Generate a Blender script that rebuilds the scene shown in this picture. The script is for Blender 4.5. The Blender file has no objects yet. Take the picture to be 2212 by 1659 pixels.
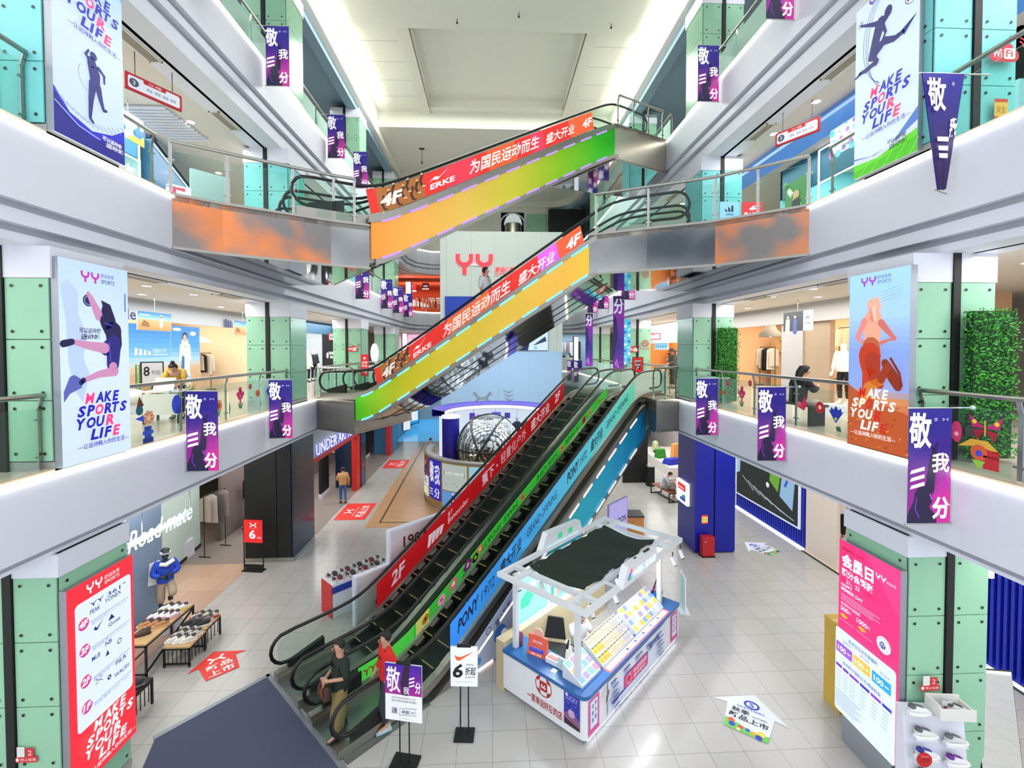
import bpy, bmesh, math, random
from math import sin, cos, pi, radians as R, atan2, hypot, sqrt
from mathutils import Vector as V, Matrix
random.seed(7)
S = bpy.context.scene
COL = S.collection
# ---------------------------------------------------------------- camera
EYE = 6.716
cam = bpy.data.cameras.new('camera')
cam.sensor_width = 36; cam.sensor_fit = 'HORIZONTAL'
cam.lens = 36 * 975.2 / 2212
cam.shift_y = -(829.5 - 778.65) / 2212
cam.clip_start = .05; cam.clip_end = 200
co = bpy.data.objects.new('camera', cam); COL.objects.link(co)
yaw, pit, rol = .045376, .023958, .0017956
fw = V((sin(yaw) * cos(pit), cos(yaw) * cos(pit), -sin(pit)))
rt = V((cos(yaw), -sin(yaw), 0)); dn = fw.cross(rt)
rt, dn = rt * cos(rol) + dn * sin(rol), dn * cos(rol) - rt * sin(rol)
co.matrix_world = Matrix(((rt.x, -dn.x, -fw.x, 0), (rt.y, -dn.y, -fw.y, 0), (rt.z, -dn.z, -fw.z, EYE), (0, 0, 0, 1)))
S.camera = co
# ---------------------------------------------------------------- render look
S.view_settings.view_transform = 'Standard'; S.view_settings.look = 'None'
S.view_settings.gamma = 1; S.view_settings.use_curve_mapping = False
S.view_settings.exposure = 0.1
S.render.engine = 'CYCLES'
cy = S.cycles
cy.max_bounces = 8; cy.diffuse_bounces = 3; cy.glossy_bounces = 4; cy.transmission_bounces = 6; cy.transparent_max_bounces = 24
cy.caustics_reflective = False; cy.caustics_refractive = False
cy.sample_clamp_indirect = 4; cy.use_denoising = True
# world: the bright rest of the mall behind the viewer
W = bpy.data.worlds.new('mall_light'); S.world = W; W.use_nodes = True
wn = W.node_tree; bg = wn.nodes['Background']; bg.inputs[1].default_value = 2.2
tc = wn.nodes.new('ShaderNodeTexCoord'); sx = wn.nodes.new('ShaderNodeSeparateXYZ'); wn.links.new(tc.outputs['Generated'], sx.inputs[0])
nz = wn.nodes.new('ShaderNodeTexNoise'); nz.inputs['Scale'].default_value = 2.6; nz.inputs['Detail'].default_value = 3; wn.links.new(tc.outputs['Generated'], nz.inputs['Vector'])
sn = wn.nodes.new('ShaderNodeMath'); sn.operation = 'MULTIPLY'; sn.inputs[1].default_value = 22; wn.links.new(sx.outputs[2], sn.inputs[0])
sw = wn.nodes.new('ShaderNodeMath'); sw.operation = 'SINE'; wn.links.new(sn.outputs[0], sw.inputs[0])
sm = wn.nodes.new('ShaderNodeMath'); sm.operation = 'MULTIPLY_ADD'; sm.inputs[1].default_value = .16; wn.links.new(sw.outputs[0], sm.inputs[0]); wn.links.new(nz.outputs[0], sm.inputs[2])
cr = wn.nodes.new('ShaderNodeValToRGB'); e = cr.color_ramp.elements; e[0].position = .3; e[0].color = (.1, .12, .15, 1); e[1].position = .62; e[1].color = (.88, .93, 1, 1); e.new(.46).color = (.5, .52, .55, 1)
wn.links.new(sm.outputs[0], cr.inputs[0]); wn.links.new(cr.outputs[0], bg.inputs[0])
def area(name, loc, sx, sy, power, col=(1, 1, 1), rot=(0, 0, 0), spread=180):
    l = bpy.data.lights.new(name, 'AREA'); l.shape = 'RECTANGLE'; l.size = sx; l.size_y = sy
    l.energy = power; l.color = col; l.spread = R(spread)
    o = bpy.data.objects.new(name, l); COL.objects.link(o); o.location = loc; o.rotation_euler = rot
    return o
Z2, Z3, Z4 = 5.1, 9.58, 14.23
# ceiling lamps of the atrium and of every walkway
for ly, lp in ((6, 1000), (13, 1250), (20, 1250), (28, 1000)):
    area('atrium_lamp', (0, ly, 18.75), 9, 3.2, lp, (.97, 1, .94))
for s, x in ((-1, -5.3), (1, 5.7)):      # added fill lights along both edges, aimed up to brighten the ceiling
    area('ceiling_fill', (x, 14, 17.75), .5, 18, 190, (1, 1, .95), (0, R(180 + s * 62), 0), 170)
for s in (-1, 1):
    for z, e in ((3.9, 120), (8.05, 190), (12.45, 190), (17.3, 60)):
        for ly in (6.5, 12, 17.5, 23):
            area('walkway_lamp', (s * 8.2, ly, z), 2.4, 6, e, (1, .985, .97))
# ---------------------------------------------------------------- materials
def lin(h):
    h = h.lstrip('#'); c = [int(h[i:i + 2], 16) / 255 for i in (0, 2, 4)]
    return tuple((x / 12.92 if x <= .04045 else ((x + .055) / 1.055) ** 2.4) for x in c)
MATS = {}
def mat(name, hexc, rough=.5, metal=0, emis=0, noise=0, scale=8, bump=0, bscale=20, spec=.5, coat=0):
    if name in MATS: return MATS[name]
    m = bpy.data.materials.new(name); m.use_nodes = True; nt = m.node_tree; b = nt.nodes['Principled BSDF']
    c = lin(hexc)
    b.inputs['Base Color'].default_value = (*c, 1); b.inputs['Roughness'].default_value = rough
    b.inputs['Metallic'].default_value = metal; b.inputs['Specular IOR Level'].default_value = spec
    if coat: b.inputs['Coat Weight'].default_value = coat; b.inputs['Coat Roughness'].default_value = .05
    if emis:
        b.inputs['Emission Color'].default_value = (*c, 1); b.inputs['Emission Strength'].default_value = emis
        if emis >= .5: b.inputs['Base Color'].default_value = (c[0] * .25, c[1] * .25, c[2] * .25, 1)
    if noise or bump:
        tc = nt.nodes.new('ShaderNodeTexCoord')
    if noise:
        n = nt.nodes.new('ShaderNodeTexNoise'); n.inputs['Scale'].default_value = scale; n.inputs['Detail'].default_value = 4
        nt.links.new(tc.outputs['Object'], n.inputs['Vector'])
        mx = nt.nodes.new('ShaderNodeMix'); mx.data_type = 'RGBA'
        mx.inputs[6].default_value = (*[x * (1 - noise) for x in c], 1); mx.inputs[7].default_value = (*[min(1, x * (1 + noise)) for x in c], 1)
        nt.links.new(n.outputs[0], mx.inputs[0]); nt.links.new(mx.outputs[2], b.inputs['Base Color'])
    if bump:
        n = nt.nodes.new('ShaderNodeTexNoise'); n.inputs['Scale'].default_value = bscale; n.inputs['Detail'].default_value = 2
        nt.links.new(tc.outputs['Object'], n.inputs['Vector'])
        bp = nt.nodes.new('ShaderNodeBump'); bp.inputs['Strength'].default_value = bump
        nt.links.new(n.outputs[0], bp.inputs['Height']); nt.links.new(bp.outputs[0], b.inputs['Normal'])
    MATS[name] = m
    return m
def glass_mat(name, hexc, alpha=.12, rough=.03, ior=1.25):
    if name in MATS: return MATS[name]
    m = bpy.data.materials.new(name); m.use_nodes = True; nt = m.node_tree
    for n in list(nt.nodes):
        if n.type != 'OUTPUT_MATERIAL': nt.nodes.remove(n)
    out = [n for n in nt.nodes if n.type == 'OUTPUT_MATERIAL'][0]
    t = nt.nodes.new('ShaderNodeBsdfTransparent'); t.inputs[0].default_value = (*[1 - (1 - x) * .35 for x in lin(hexc)], 1)
    g = nt.nodes.new('ShaderNodeBsdfPrincipled'); g.inputs['Base Color'].default_value = (*lin(hexc), 1); g.inputs['Roughness'].default_value = rough
    fr = nt.nodes.new('ShaderNodeFresnel'); fr.inputs[0].default_value = ior
    ad = nt.nodes.new('ShaderNodeMath'); ad.operation = 'ADD'; ad.inputs[1].default_value = alpha; ad.use_clamp = True
    mx = nt.nodes.new('ShaderNodeMixShader')
    nt.links.new(fr.outputs[0], ad.inputs[0]); nt.links.new(ad.outputs[0], mx.inputs[0])
    nt.links.new(t.outputs[0], mx.inputs[1]); nt.links.new(g.outputs[0], mx.inputs[2]); nt.links.new(mx.outputs[0], out.inputs[0])
    MATS[name] = m
    return m
def nodes_of(m):
    nt = m.node_tree
    return nt, nt.nodes['Principled BSDF']
def tile_mat(name, c1, c2, grout, size, rough=.2, rot=0, w=None, mortar=.006):
    m = mat(name, c1, rough); nt, b = nodes_of(m)
    tc = nt.nodes.new('ShaderNodeTexCoord'); mp = nt.nodes.new('ShaderNodeMapping'); mp.inputs['Rotation'].default_value[2] = rot
    br = nt.nodes.new('ShaderNodeTexBrick'); br.offset = 0 if w is None else .5
    br.inputs['Color1'].default_value = (*lin(c1), 1); br.inputs['Color2'].default_value = (*lin(c2), 1); br.inputs['Mortar'].default_value = (*lin(grout), 1)
    br.inputs['Scale'].default_value = 1; br.inputs['Brick Width'].default_value = w or size; br.inputs['Row Height'].default_value = size
    br.inputs['Mortar Size'].default_value = mortar; br.inputs['Mortar Smooth'].default_value = .3
    nt.links.new(tc.outputs['Object'], mp.inputs[0]); nt.links.new(mp.outputs[0], br.inputs['Vector'])
    nt.links.new(br.outputs['Color'], b.inputs['Base Color'])
    return m
def ramp_mat(name, stops, axis=0, length=1, rough=.1, metal=1, bump=.15, bscale=1.2, emis=0):
    'film whose iridescent shift is painted as a colour ramp along the object (object coordinates, metres)'
    m = mat(name, stops[0][1], rough, metal); nt, b = nodes_of(m)
    tc = nt.nodes.new('ShaderNodeTexCoord'); sx = nt.nodes.new('ShaderNodeSeparateXYZ'); nt.links.new(tc.outputs['Object'], sx.inputs[0])
    dv = nt.nodes.new('ShaderNodeMath'); dv.operation = 'DIVIDE'; dv.inputs[1].default_value = length; nt.links.new(sx.outputs[axis], dv.inputs[0])
    cr = nt.nodes.new('ShaderNodeValToRGB'); el = cr.color_ramp.elements
    while len(el) < len(stops): el.new(.5)
    for e, (p, h) in zip(el, stops): e.position = p; e.color = (*lin(h), 1)
    nt.links.new(dv.outputs[0], cr.inputs[0]); nt.links.new(cr.outputs[0], b.inputs['Base Color'])
    if emis: nt.links.new(cr.outputs[0], b.inputs['Emission Color']); b.inputs['Emission Strength'].default_value = emis
    if bump:
        n = nt.nodes.new('ShaderNodeTexNoise'); n.inputs['Scale'].default_value = bscale; n.inputs['Detail'].default_value = 1
        nt.links.new(tc.outputs['Object'], n.inputs['Vector'])
        bp = nt.nodes.new('ShaderNodeBump'); bp.inputs['Strength'].default_value = bump; bp.inputs['Distance'].default_value = .3
        nt.links.new(n.outputs[0], bp.inputs['Height']); nt.links.new(bp.outputs[0], b.inputs['Normal'])
    return m
white = mat('white_paint', '#e3e6f1', .55, noise=.02, scale=3)
warmwhite = mat('warm_white_paint', '#e6e4d8', .6, noise=.02, scale=3)
ceilw = mat('ceiling_paint', '#e8e9dc', .7, noise=.02, scale=2)
groove = mat('shadow_gap_paint', '#b9bbc4', .6, noise=.03)
steel = mat('brushed_steel', '#b9beb9', .28, 1, noise=.08, scale=30)
dsteel = mat('dark_steel', '#3a3d3c', .4, .8, noise=.1)
black = mat('black_rubber', '#0b0d0c', .35, noise=.1)
blackm = mat('matt_black', '#111413', .6, noise=.15)
strip = mat('led_strip', '#fffdf4', .5, emis=5)
glow = mat('white_glow', '#f6f9ff', .5, emis=1.4)
mint = mat('mint_glass_cladding', '#98cbab', .22, noise=.06, scale=2, spec=.25)
aqua = mat('aqua_glass_cladding', '#7fd8d8', .22, noise=.06, scale=2, spec=.25)
glass = glass_mat('clear_glass', '#d8efe6', .015, .03, 1.12)
wood = mat('light_wood', '#c9a473', .5, noise=.15, scale=6)
stone = mat('beige_stone', '#cdbca6', .25, noise=.05, scale=4)
# ---------------------------------------------------------------- mesh builder
class MB:
    def __init__(s): s.v = []; s.f = []; s.m = []; s.s = []; s.T = None
    def add(s, vs, fs, m=0, sm=False):
        o = len(s.v)
        s.v += [tuple(s.T @ V(p)) if s.T is not None else tuple(p) for p in vs]
        for f in fs: s.f.append([i + o for i in f]); s.m.append(m); s.s.append(sm)
        return s
    def box(s, x0, x1, y0, y1, z0, z1, m=0):
        return s.add([(x0, y0, z0), (x1, y0, z0), (x1, y1, z0), (x0, y1, z0), (x0, y0, z1), (x1, y0, z1), (x1, y1, z1), (x0, y1, z1)],
                     [(3, 2, 1, 0), (4, 5, 6, 7), (0, 1, 5, 4), (1, 2, 6, 5), (2, 3, 7, 6), (3, 0, 4, 7)], m)
    def hexa(s, p, m=0):
        'eight corners: bottom ring then top ring'
        return s.add(p, [(3, 2, 1, 0), (4, 5, 6, 7), (0, 1, 5, 4), (1, 2, 6, 5), (2, 3, 7, 6), (3, 0, 4, 7)], m)
    def bar(s, a, b, w, h, m=0, up=(0, 0, 1)):
        a, b = V(a), V(b); d = (b - a).normalized(); u = V(up)
        if abs(d.dot(u)) > .98: u = V((0, 1, 0))
        x = d.cross(u).normalized() * w / 2; y = x.cross(d).normalized() * h / 2
        return s.hexa([a - x - y, a + x - y, a + x + y, a - x + y, b - x - y, b + x - y, b + x + y, b - x + y], m)
    def prism(s, poly, z0, z1, m=0):
        n = len(poly); vs = [(x, y, z0) for x, y in poly] + [(x, y, z1) for x, y in poly]
        return s.add(vs, [tuple(range(n - 1, -1, -1)), tuple(range(n, 2 * n))] + [(i, (i + 1) % n, n + (i + 1) % n, n + i) for i in range(n)], m)
    def wallprism(s, poly, y0, y1, m=0):
        'outline in x,z extruded along y'
        n = len(poly); vs = [(x, y0, z) for x, z in poly] + [(x, y1, z) for x, z in poly]
        return s.add(vs, [tuple(range(n)), tuple(range(2 * n - 1, n - 1, -1))] + [(i, n + i, n + (i + 1) % n, (i + 1) % n) for i in range(n)], m)
    def tube(s, pts, r, n=8, m=0, closed=False):
        pts = [V(p) for p in pts]; k = len(pts); vs = []; up = V((0, 0, 1)); px = None
        for i, p in enumerate(pts):
            a = pts[i - 1] if (i or closed) else p; b = pts[(i + 1) % k] if (i < k - 1 or closed) else p
            d = (b - a).normalized()
            if px is None:
                px = d.cross(up)
                if px.length < .05: px = d.cross(V((0, 1, 0)))
            px = (px - d * px.dot(d)).normalized(); py = d.cross(px)
            rr = r[i] if isinstance(r, (list, tuple)) else r
            vs += [p + (px * cos(2 * pi * j / n) + py * sin(2 * pi * j / n)) * rr for j in range(n)]
        fs = [(i * n + j, i * n + (j + 1) % n, (i + 1) % k * n + (j + 1) % n, (i + 1) % k * n + j) for i in range(k if closed else k - 1) for j in range(n)]
        s.add(vs, fs, m, True)
        if not closed: s.add(vs[:n], [tuple(range(n))], m); s.add(vs[-n:], [tuple(range(n - 1, -1, -1))], m)
        return s
    def cyl(s, a, b, r, n=16, m=0): return s.tube([a, b], r, n, m)
    def lathe(s, prof, n=24, m=0, c=(0, 0, 0), a0=0, a1=2 * pi):
        full = abs(a1 - a0 - 2 * pi) < 1e-6; k = n if full else n + 1
        vs = [(c[0] + r * cos(a0 + (a1 - a0) * j / n), c[1] + r * sin(a0 + (a1 - a0) * j / n), c[2] + z) for r, z in prof for j in range(k)]
        fs = [(i * k + j, i * k + (j + 1) % k, (i + 1) * k + (j + 1) % k, (i + 1) * k + j) for i in range(len(prof) - 1) for j in range(n)]
        return s.add(vs, fs, m, True)
    def ball(s, c, r, m=0, n=12, k=8):
        rx, ry, rz = r if isinstance(r, (tuple, list)) else (r, r, r)
        vs = [(c[0] + rx * sin(pi * i / k) * cos(2 * pi * j / n), c[1] + ry * sin(pi * i / k) * sin(2 * pi * j / n), c[2] + rz * cos(pi * i / k)) for i in range(k + 1) for j in range(n)]
        return s.add(vs, [(i * n + j, (i + 1) * n + j, (i + 1) * n + (j + 1) % n, i * n + (j + 1) % n) for i in range(k) for j in range(n)], m, True)
    def sweep(s, path, prof, m=None, closed=False):
        'profile (offset to the left of travel, z) swept along a plan path'
        n = len(path); nor = []
        for i in range(n):
            a = V(path[max(i - 1, 0)]); b = V(path[i]); c = V(path[min(i + 1, n - 1)])
            d1 = (b - a).normalized() if i else (c - b).normalized(); d2 = (c - b).normalized() if i < n - 1 else d1
            n1 = V((-d1.y, d1.x)); n2 = V((-d2.y, d2.x)); k = (n1 + n2); k = k.normalized() / max(.4, k.normalized().dot(n1)); nor.append(k)
        q = len(prof)
        vs = [(path[i][0] + nor[i].x * o, path[i][1] + nor[i].y * o, z) for i in range(n) for o, z in prof]
        for j in range(q if closed else q - 1):
            mm = m[j] if isinstance(m, (list, tuple)) else (m or 0)
            s.add([vs[i * q + t] for i in range(n) for t in (j, (j + 1) % q)], [(2 * i, 2 * i + 2, 2 * i + 3, 2 * i + 1) for i in range(n - 1)], mm)
        return s
    def build(s, name, mats, parent=None, loc=None, rotz=0, bevel=0, smooth=False):
        me = bpy.data.meshes.new(name)
        if not isinstance(mats, (list, tuple)): mats = [mats]
        me.from_pydata(s.v, [], s.f)
        for x in mats: me.materials.append(x)
        me.polygons.foreach_set('material_index', s.m)
        me.polygons.foreach_set('use_smooth', [True] * len(s.f) if smooth else s.s)
        me.update()
        o = bpy.data.objects.new(name, me); COL.objects.link(o)
        if parent: o.parent = parent
        if loc: o.location = loc
        if rotz: o.rotation_euler[2] = rotz
        if bevel:
            b = o.modifiers.new('edge', 'BEVEL'); b.width = bevel; b.segments = 2; b.limit_method = 'ANGLE'; b.angle_limit = R(40)
        return o
def sub(o, p):
    'hang a part under another part of the same thing'
    o.parent = p; return o
def tag(o, label, cat, group=None):
    o['label'] = label; o['category'] = cat
    if group: o['group'] = group
    return o
def thing(name, label, cat, loc=(0, 0, 0), rotz=0, group=None):
    o = bpy.data.objects.new(name, None); COL.objects.link(o); o.empty_display_size = .1
    o.location = loc; o.rotation_euler[2] = rotz
    return tag(o, label, cat, group)
def struct(o):
    o['kind'] = 'structure'; return o
def dup(root, loc=None, rotz=None, label=None, group=None):
    r = root.copy(); COL.objects.link(r)
    if loc: r.location = loc
    if rotz is not None: r.rotation_euler[2] = rotz
    if label: r['label'] = label
    if group: r['group'] = group
    for ch in list(root.children):
        c = ch.copy(); COL.objects.link(c); c.parent = r
        for g in ch.children:
            d = g.copy(); COL.objects.link(d); d.parent = c
    return r
# ---------------------------------------------------------------- flat artwork
TXT = {}
def textgeo(t, bold=0, shear=0):
    k = (t, bold, shear)
    if k in TXT: return TXT[k]
    c = bpy.data.curves.new('t', 'FONT'); c.body = t; c.size = 1; c.offset = bold; c.shear = shear; c.resolution_u = 2
    o = bpy.data.objects.new('t', c); COL.objects.link(o); bpy.context.view_layer.update()
    dg = bpy.context.evaluated_depsgraph_get(); m = bpy.data.meshes.new_from_object(o.evaluated_get(dg))
    vs = [(p.co.x, p.co.y) for p in m.vertices]; fs = [tuple(p.vertices) for p in m.polygons]
    bpy.data.objects.remove(o); bpy.data.curves.remove(c); bpy.data.meshes.remove(m)
    x0 = min(p[0] for p in vs); x1 = max(p[0] for p in vs); y0 = min(p[1] for p in vs); y1 = max(p[1] for p in vs)
    # a character whose strokes share outlines can come out facing back: keep every face toward the reader
    out = []
    for f in fs:
        ar = sum(vs[f[i]][0] * vs[f[(i + 1) % len(f)]][1] - vs[f[(i + 1) % len(f)]][0] * vs[f[i]][1] for i in range(len(f)))
        out.append(f if ar > 0 else f[::-1])
    TXT[k] = ([((x - x0), (y - y0)) for x, y in vs], out, x1 - x0, y1 - y0)
    return TXT[k]
def ink(hexc, e=0, rough=.5):
    return mat('ink_%s_%s' % (hexc.lstrip('#'), str(e).replace('.', '')), hexc, rough, emis=e)
class Art:
    'flat print: u to the right, v up, faces -Y of its parent; later shapes lie a hair in front of earlier ones'
    def __init__(s, e=0, gap=.0007, warp=None): s.b = MB(); s.e = e; s.k = 0; s.gap = gap; s.mats = []; s.warp = warp
    def _m(s, col):
        m = col if not isinstance(col, str) else ink(col, s.e)
        if m not in s.mats: s.mats.append(m)
        return s.mats.index(m)
    def shape(s, pts, faces, col):
        s.k += 1; d = s.k * s.gap
        vs = [s.warp(u, v, d) if s.warp else (u, -d, v) for u, v in pts]
        s.b.add(vs, faces, s._m(col)); return s
    def poly(s, pts, col):
        a = sum(pts[i][0] * pts[(i + 1) % len(pts)][1] - pts[(i + 1) % len(pts)][0] * pts[i][1] for i in range(len(pts)))
        if a < 0: pts = pts[::-1]
        return s.shape(pts, [tuple(range(len(pts)))], col)
    def rect(s, u0, v0, u1, v1, col): return s.poly([(u0, v0), (u1, v0), (u1, v1), (u0, v1)], col)
    def rrect(s, u0, v0, u1, v1, r, col, n=5):
        p = []
        for cx, cy, a in ((u1 - r, v0 + r, -90), (u1 - r, v1 - r, 0), (u0 + r, v1 - r, 90), (u0 + r, v0 + r, 180)):
            p += [(cx + r * cos(R(a + 90 * i / n)), cy + r * sin(R(a + 90 * i / n))) for i in range(n + 1)]
        return s.poly(p, col)
    def disc(s, u, v, r, col, n=20, ry=None): return s.poly([(u + r * cos(2 * pi * i / n), v + (ry or r) * sin(2 * pi * i / n)) for i in range(n)], col)
    def ring(s, u, v, r, w, col, n=24, a0=0, a1=360, ry=None):
        k = (ry or r) / r
        return s.line([(u + r * cos(R(a0 + (a1 - a0) * i / n)), v + k * r * sin(R(a0 + (a1 - a0) * i / n))) for i in range(n + 1)], w, col)
    def line(s, pts, w, col):
        'stroke; w may be a list of widths (a tapered limb)'
        n = len(pts); L = []; Rr = []
        for i, p in enumerate(pts):
            a = pts[max(i - 1, 0)]; b = pts[min(i + 1, n - 1)]; dx, dy = b[0] - a[0], b[1] - a[1]; l = hypot(dx, dy) or 1
            ww = (w[i] if isinstance(w, (list, tuple)) else w) / 2
            L.append((p[0] - dy / l * ww, p[1] + dx / l * ww)); Rr.append((p[0] + dy / l * ww, p[1] - dx / l * ww))
        vs = Rr + L
        return s.shape(vs, [(i, i + 1, n + i + 1, n + i) for i in range(n - 1)], col)
    def limb(s, pts, w, col):
        s.line(pts, w, col)
        for p, ww in zip(pts, w): s.disc(p[0], p[1], ww / 2, col, 10); s.k -= 1
        return s
    def text(s, t, u0, v0, u1, v1, col, bold=.0, shear=0, fit=True, rot=0, align='C'):
        'set a line of lettering into the rectangle (stretched when fit)'
        vs, fs, w, h = textgeo(t, bold, shear)
        ku, kv = (u1 - u0) / w, (v1 - v0) / h
        if not fit: ku = kv = min(ku, kv)
        ou = u0 if align == 'L' else (u0 + u1 - w * ku) / 2
        ov = (v0 + v1 - h * kv) / 2
        pts = [(ou + x * ku, ov + y * kv) for x, y in vs]
        if rot:
            cu, cv = (u0 + u1) / 2, (v0 + v1) / 2; c, q = cos(rot), sin(rot)
            pts = [(cu + (x - cu) * c - (y - cv) * q, cv + (x - cu) * q + (y - cv) * c) for x, y in pts]
        return s.shape(pts, fs, col)
    def build(s, name, parent=None, loc=None, rotz=0): return s.b.build(name, s.mats, parent, loc, rotz)
# ---------------------------------------------------------------- figures
def skin(verts, edges, radii, sub=1):
    'continuous surface grown round a skeleton, returned as geometry'
    me = bpy.data.meshes.new('sk'); me.from_pydata([tuple(v) for v in verts], edges, [])
    o = bpy.data.objects.new('sk', me); COL.objects.link(o)
    o.modifiers.new('s', 'SKIN'); m = o.modifiers.new('u', 'SUBSURF'); m.levels = sub
    for i, r in enumerate(radii):
        sv = me.skin_vertices[0].data[i]; r = r if isinstance(r, tuple) else (r, r); sv.radius = r; sv.use_root = i == 0
    bpy.context.view_layer.update()
    r = bpy.data.meshes.new_from_object(o.evaluated_get(bpy.context.evaluated_depsgraph_get()))
    vs = [tuple(v.co) for v in r.vertices]; fs = [tuple(p.vertices) for p in r.polygons]
    bpy.data.objects.remove(o); bpy.data.meshes.remove(me); bpy.data.meshes.remove(r)
    return vs, fs
STAND = dict(pel=(0, 0, .93), bel=(0, -.01, 1.08), che=(0, 0, 1.25), nec=(0, .0, 1.42), hed=(0, -.03, 1.54), top=(0, -.02, 1.62),
             lsh=(.17, .0, 1.36), rsh=(-.17, 0, 1.36), lel=(.23, .02, 1.1), rel=(-.23, .02, 1.1), lwr=(.24, -.08, .87), rwr=(-.24, -.08, .87),
             lhi=(.09, 0, .88), rhi=(-.09, 0, .88), lkn=(.1, -.02, .48), rkn=(-.1, -.02, .48), lan=(.1, .02, .09), ran=(-.1, .02, .09), lto=(.11, -.15, .03), rto=(-.11, -.15, .03))
def hand(b, wr, el, side, m, hd=None):
    wr, el = V(wr), V(el); d = (V(hd) - wr).normalized() if hd else (wr - el).normalized(); u = V((0, -1, 0)); x = d.cross(u)
    if x.length < .2: x = d.cross(V((0, 0, 1)))
    x.normalize(); nrm = x.cross(d)
    b.tube([wr - d * .02, wr + d * .03, wr + d * .08], [.026, .036, .03], 8, m)
    for i, L in enumerate((.07, .08, .075, .06)):
        p = wr + d * .075 + x * (.027 - .018 * i); b.tube([p, p + d * L * .5 + nrm * .004, p + d * L * .85 + nrm * .022], [.009, .0085, .007], 6, m)
    p = wr + d * .025 + x * .03 * 1; b.tube([p, p + d * .035 + x * .022, p + d * .065 + x * .02 + nrm * .01], [.011, .0095, .008], 6, m)
def person(name, label, cat, loc, rz, J={}, top='#222222', bottom='#333333', hair='#1a1512', shoes='#222222', skinc='#c99a80', sleeve=1, loose=.02, leg=1, wide=0, hairlong=0, sc=1, group=None, noface=False, shirtlen=.86, hat=None):
    t = thing(name, label, cat, loc, rz, group); j = dict(STAND); j.update(J); t.scale = (sc,) * 3
    k = ['pel', 'bel', 'che', 'nec', 'hed', 'top', 'lsh', 'lel', 'lwr', 'rsh', 'rel', 'rwr', 'lhi', 'lkn', 'lan', 'lto', 'rhi', 'rkn', 'ran', 'rto']
    E = [('pel', 'bel'), ('bel', 'che'), ('che', 'nec'), ('nec', 'hed'), ('hed', 'top'), ('che', 'lsh'), ('lsh', 'lel'), ('lel', 'lwr'), ('che', 'rsh'), ('rsh', 'rel'), ('rel', 'rwr'),
         ('pel', 'lhi'), ('lhi', 'lkn'), ('lkn', 'lan'), ('lan', 'lto'), ('pel', 'rhi'), ('rhi', 'rkn'), ('rkn', 'ran'), ('ran', 'rto')]
    rad = dict(pel=(.13, .1), bel=(.125, .095), che=(.14, .1), nec=.05, hed=(.085, .1), top=.07, lsh=.06, lel=.042, lwr=.028, lhi=.085, lkn=.055, lan=.038, lto=.03)
    rr = lambda n: rad.get(n, rad.get('l' + n[1:]))
    sm = ink(skinc, 0, .55)
    vs, fs = skin([j[n] for n in k], [(k.index(a), k.index(c)) for a, c in E], [rr(n) for n in k])
    b = MB(); b.add(vs, fs, 0, True)
    hd = V(j['hed']); f = V((0, -1, 0)); upv = (V(j['top']) - V(j['nec'])).normalized()
    if 'face' in j: f = V(j['face']).normalized()
    rtv = f.cross(upv).normalized(); fh = upv.cross(rtv).normalized() * 1
    fh = -fh if fh.dot(f) < 0 else fh
    if not noface:
        c = hd + fh * .085; b.tube([c + upv * .03, c + fh * .018 - upv * .005, c + fh * .008 - upv * .015], [.007, .012, .01], 6, 0)
        for q in (-1, 1):
            b.ball(tuple(c + rtv * .032 * q + upv * .022 + fh * .0), .011, 1, 8, 6); b.ball(tuple(hd + rtv * .088 * q + upv * .0), (.014, .02, .028), 0, 8, 6)
        b.tube([c - upv * .045 - rtv * .022, c - upv * .047 + fh * .006, c - upv * .045 + rtv * .022], .006, 6, 2)
    for s in 'lr': hand(b, j[s + 'wr'], j[s + 'el'], s, 0, j.get(s + 'hd'))
    b.build('body', [sm, ink('#1a1412'), ink('#a3524a')], t)
    # clothes
    g = lambda n, d: tuple(x + d for x in (rr(n) if isinstance(rr(n), tuple) else (rr(n),) * 2))
    mid = lambda a, c, q: tuple(V(j[a]).lerp(V(j[c]), q))
    if top:
        N = ['bel', 'hem', 'che', 'nk', 'lsh', 'la', 'rsh', 'ra']; hem = tuple(V(j['bel']) + (V(j['pel']) - V(j['bel'])) * ((1.08 - shirtlen) / .15))
        pos = {'bel': j['bel'], 'hem': hem, 'che': j['che'], 'nk': mid('che', 'nec', .55), 'lsh': j['lsh'], 'rsh': j['rsh']}
        R0 = {'bel': g('bel', loose + .015), 'hem': g('pel', loose + .03), 'che': g('che', loose + .01), 'nk': .075, 'lsh': .075 + loose * .4, 'rsh': .075 + loose * .4}
        ed = [('bel', 'hem'), ('bel', 'che'), ('che', 'nk'), ('che', 'lsh'), ('che', 'rsh')]; ns = ['bel', 'hem', 'che', 'nk', 'lsh', 'rsh']
        for s in 'lr':
            pos[s + 'a'] = mid(s + 'sh', s + 'el', min(1, sleeve)) ; R0[s + 'a'] = .055 + loose * .5; ns.append(s + 'a'); ed.append((s + 'sh', s + 'a'))
            if sleeve > 1: pos[s + 'b'] = mid(s + 'el', s + 'wr', min(.93, sleeve - 1)); R0[s + 'b'] = .042 + loose * .4; ns.append(s + 'b'); ed.append((s + 'a', s + 'b'))
        vs, fs = skin([pos[n] for n in ns], [(ns.index(a), ns.index(c)) for a, c in ed], [R0[n] for n in ns])
        b = MB(); b.add(vs, fs, 0, True); b.build('top', ink(top, 0, .8), t)
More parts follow.
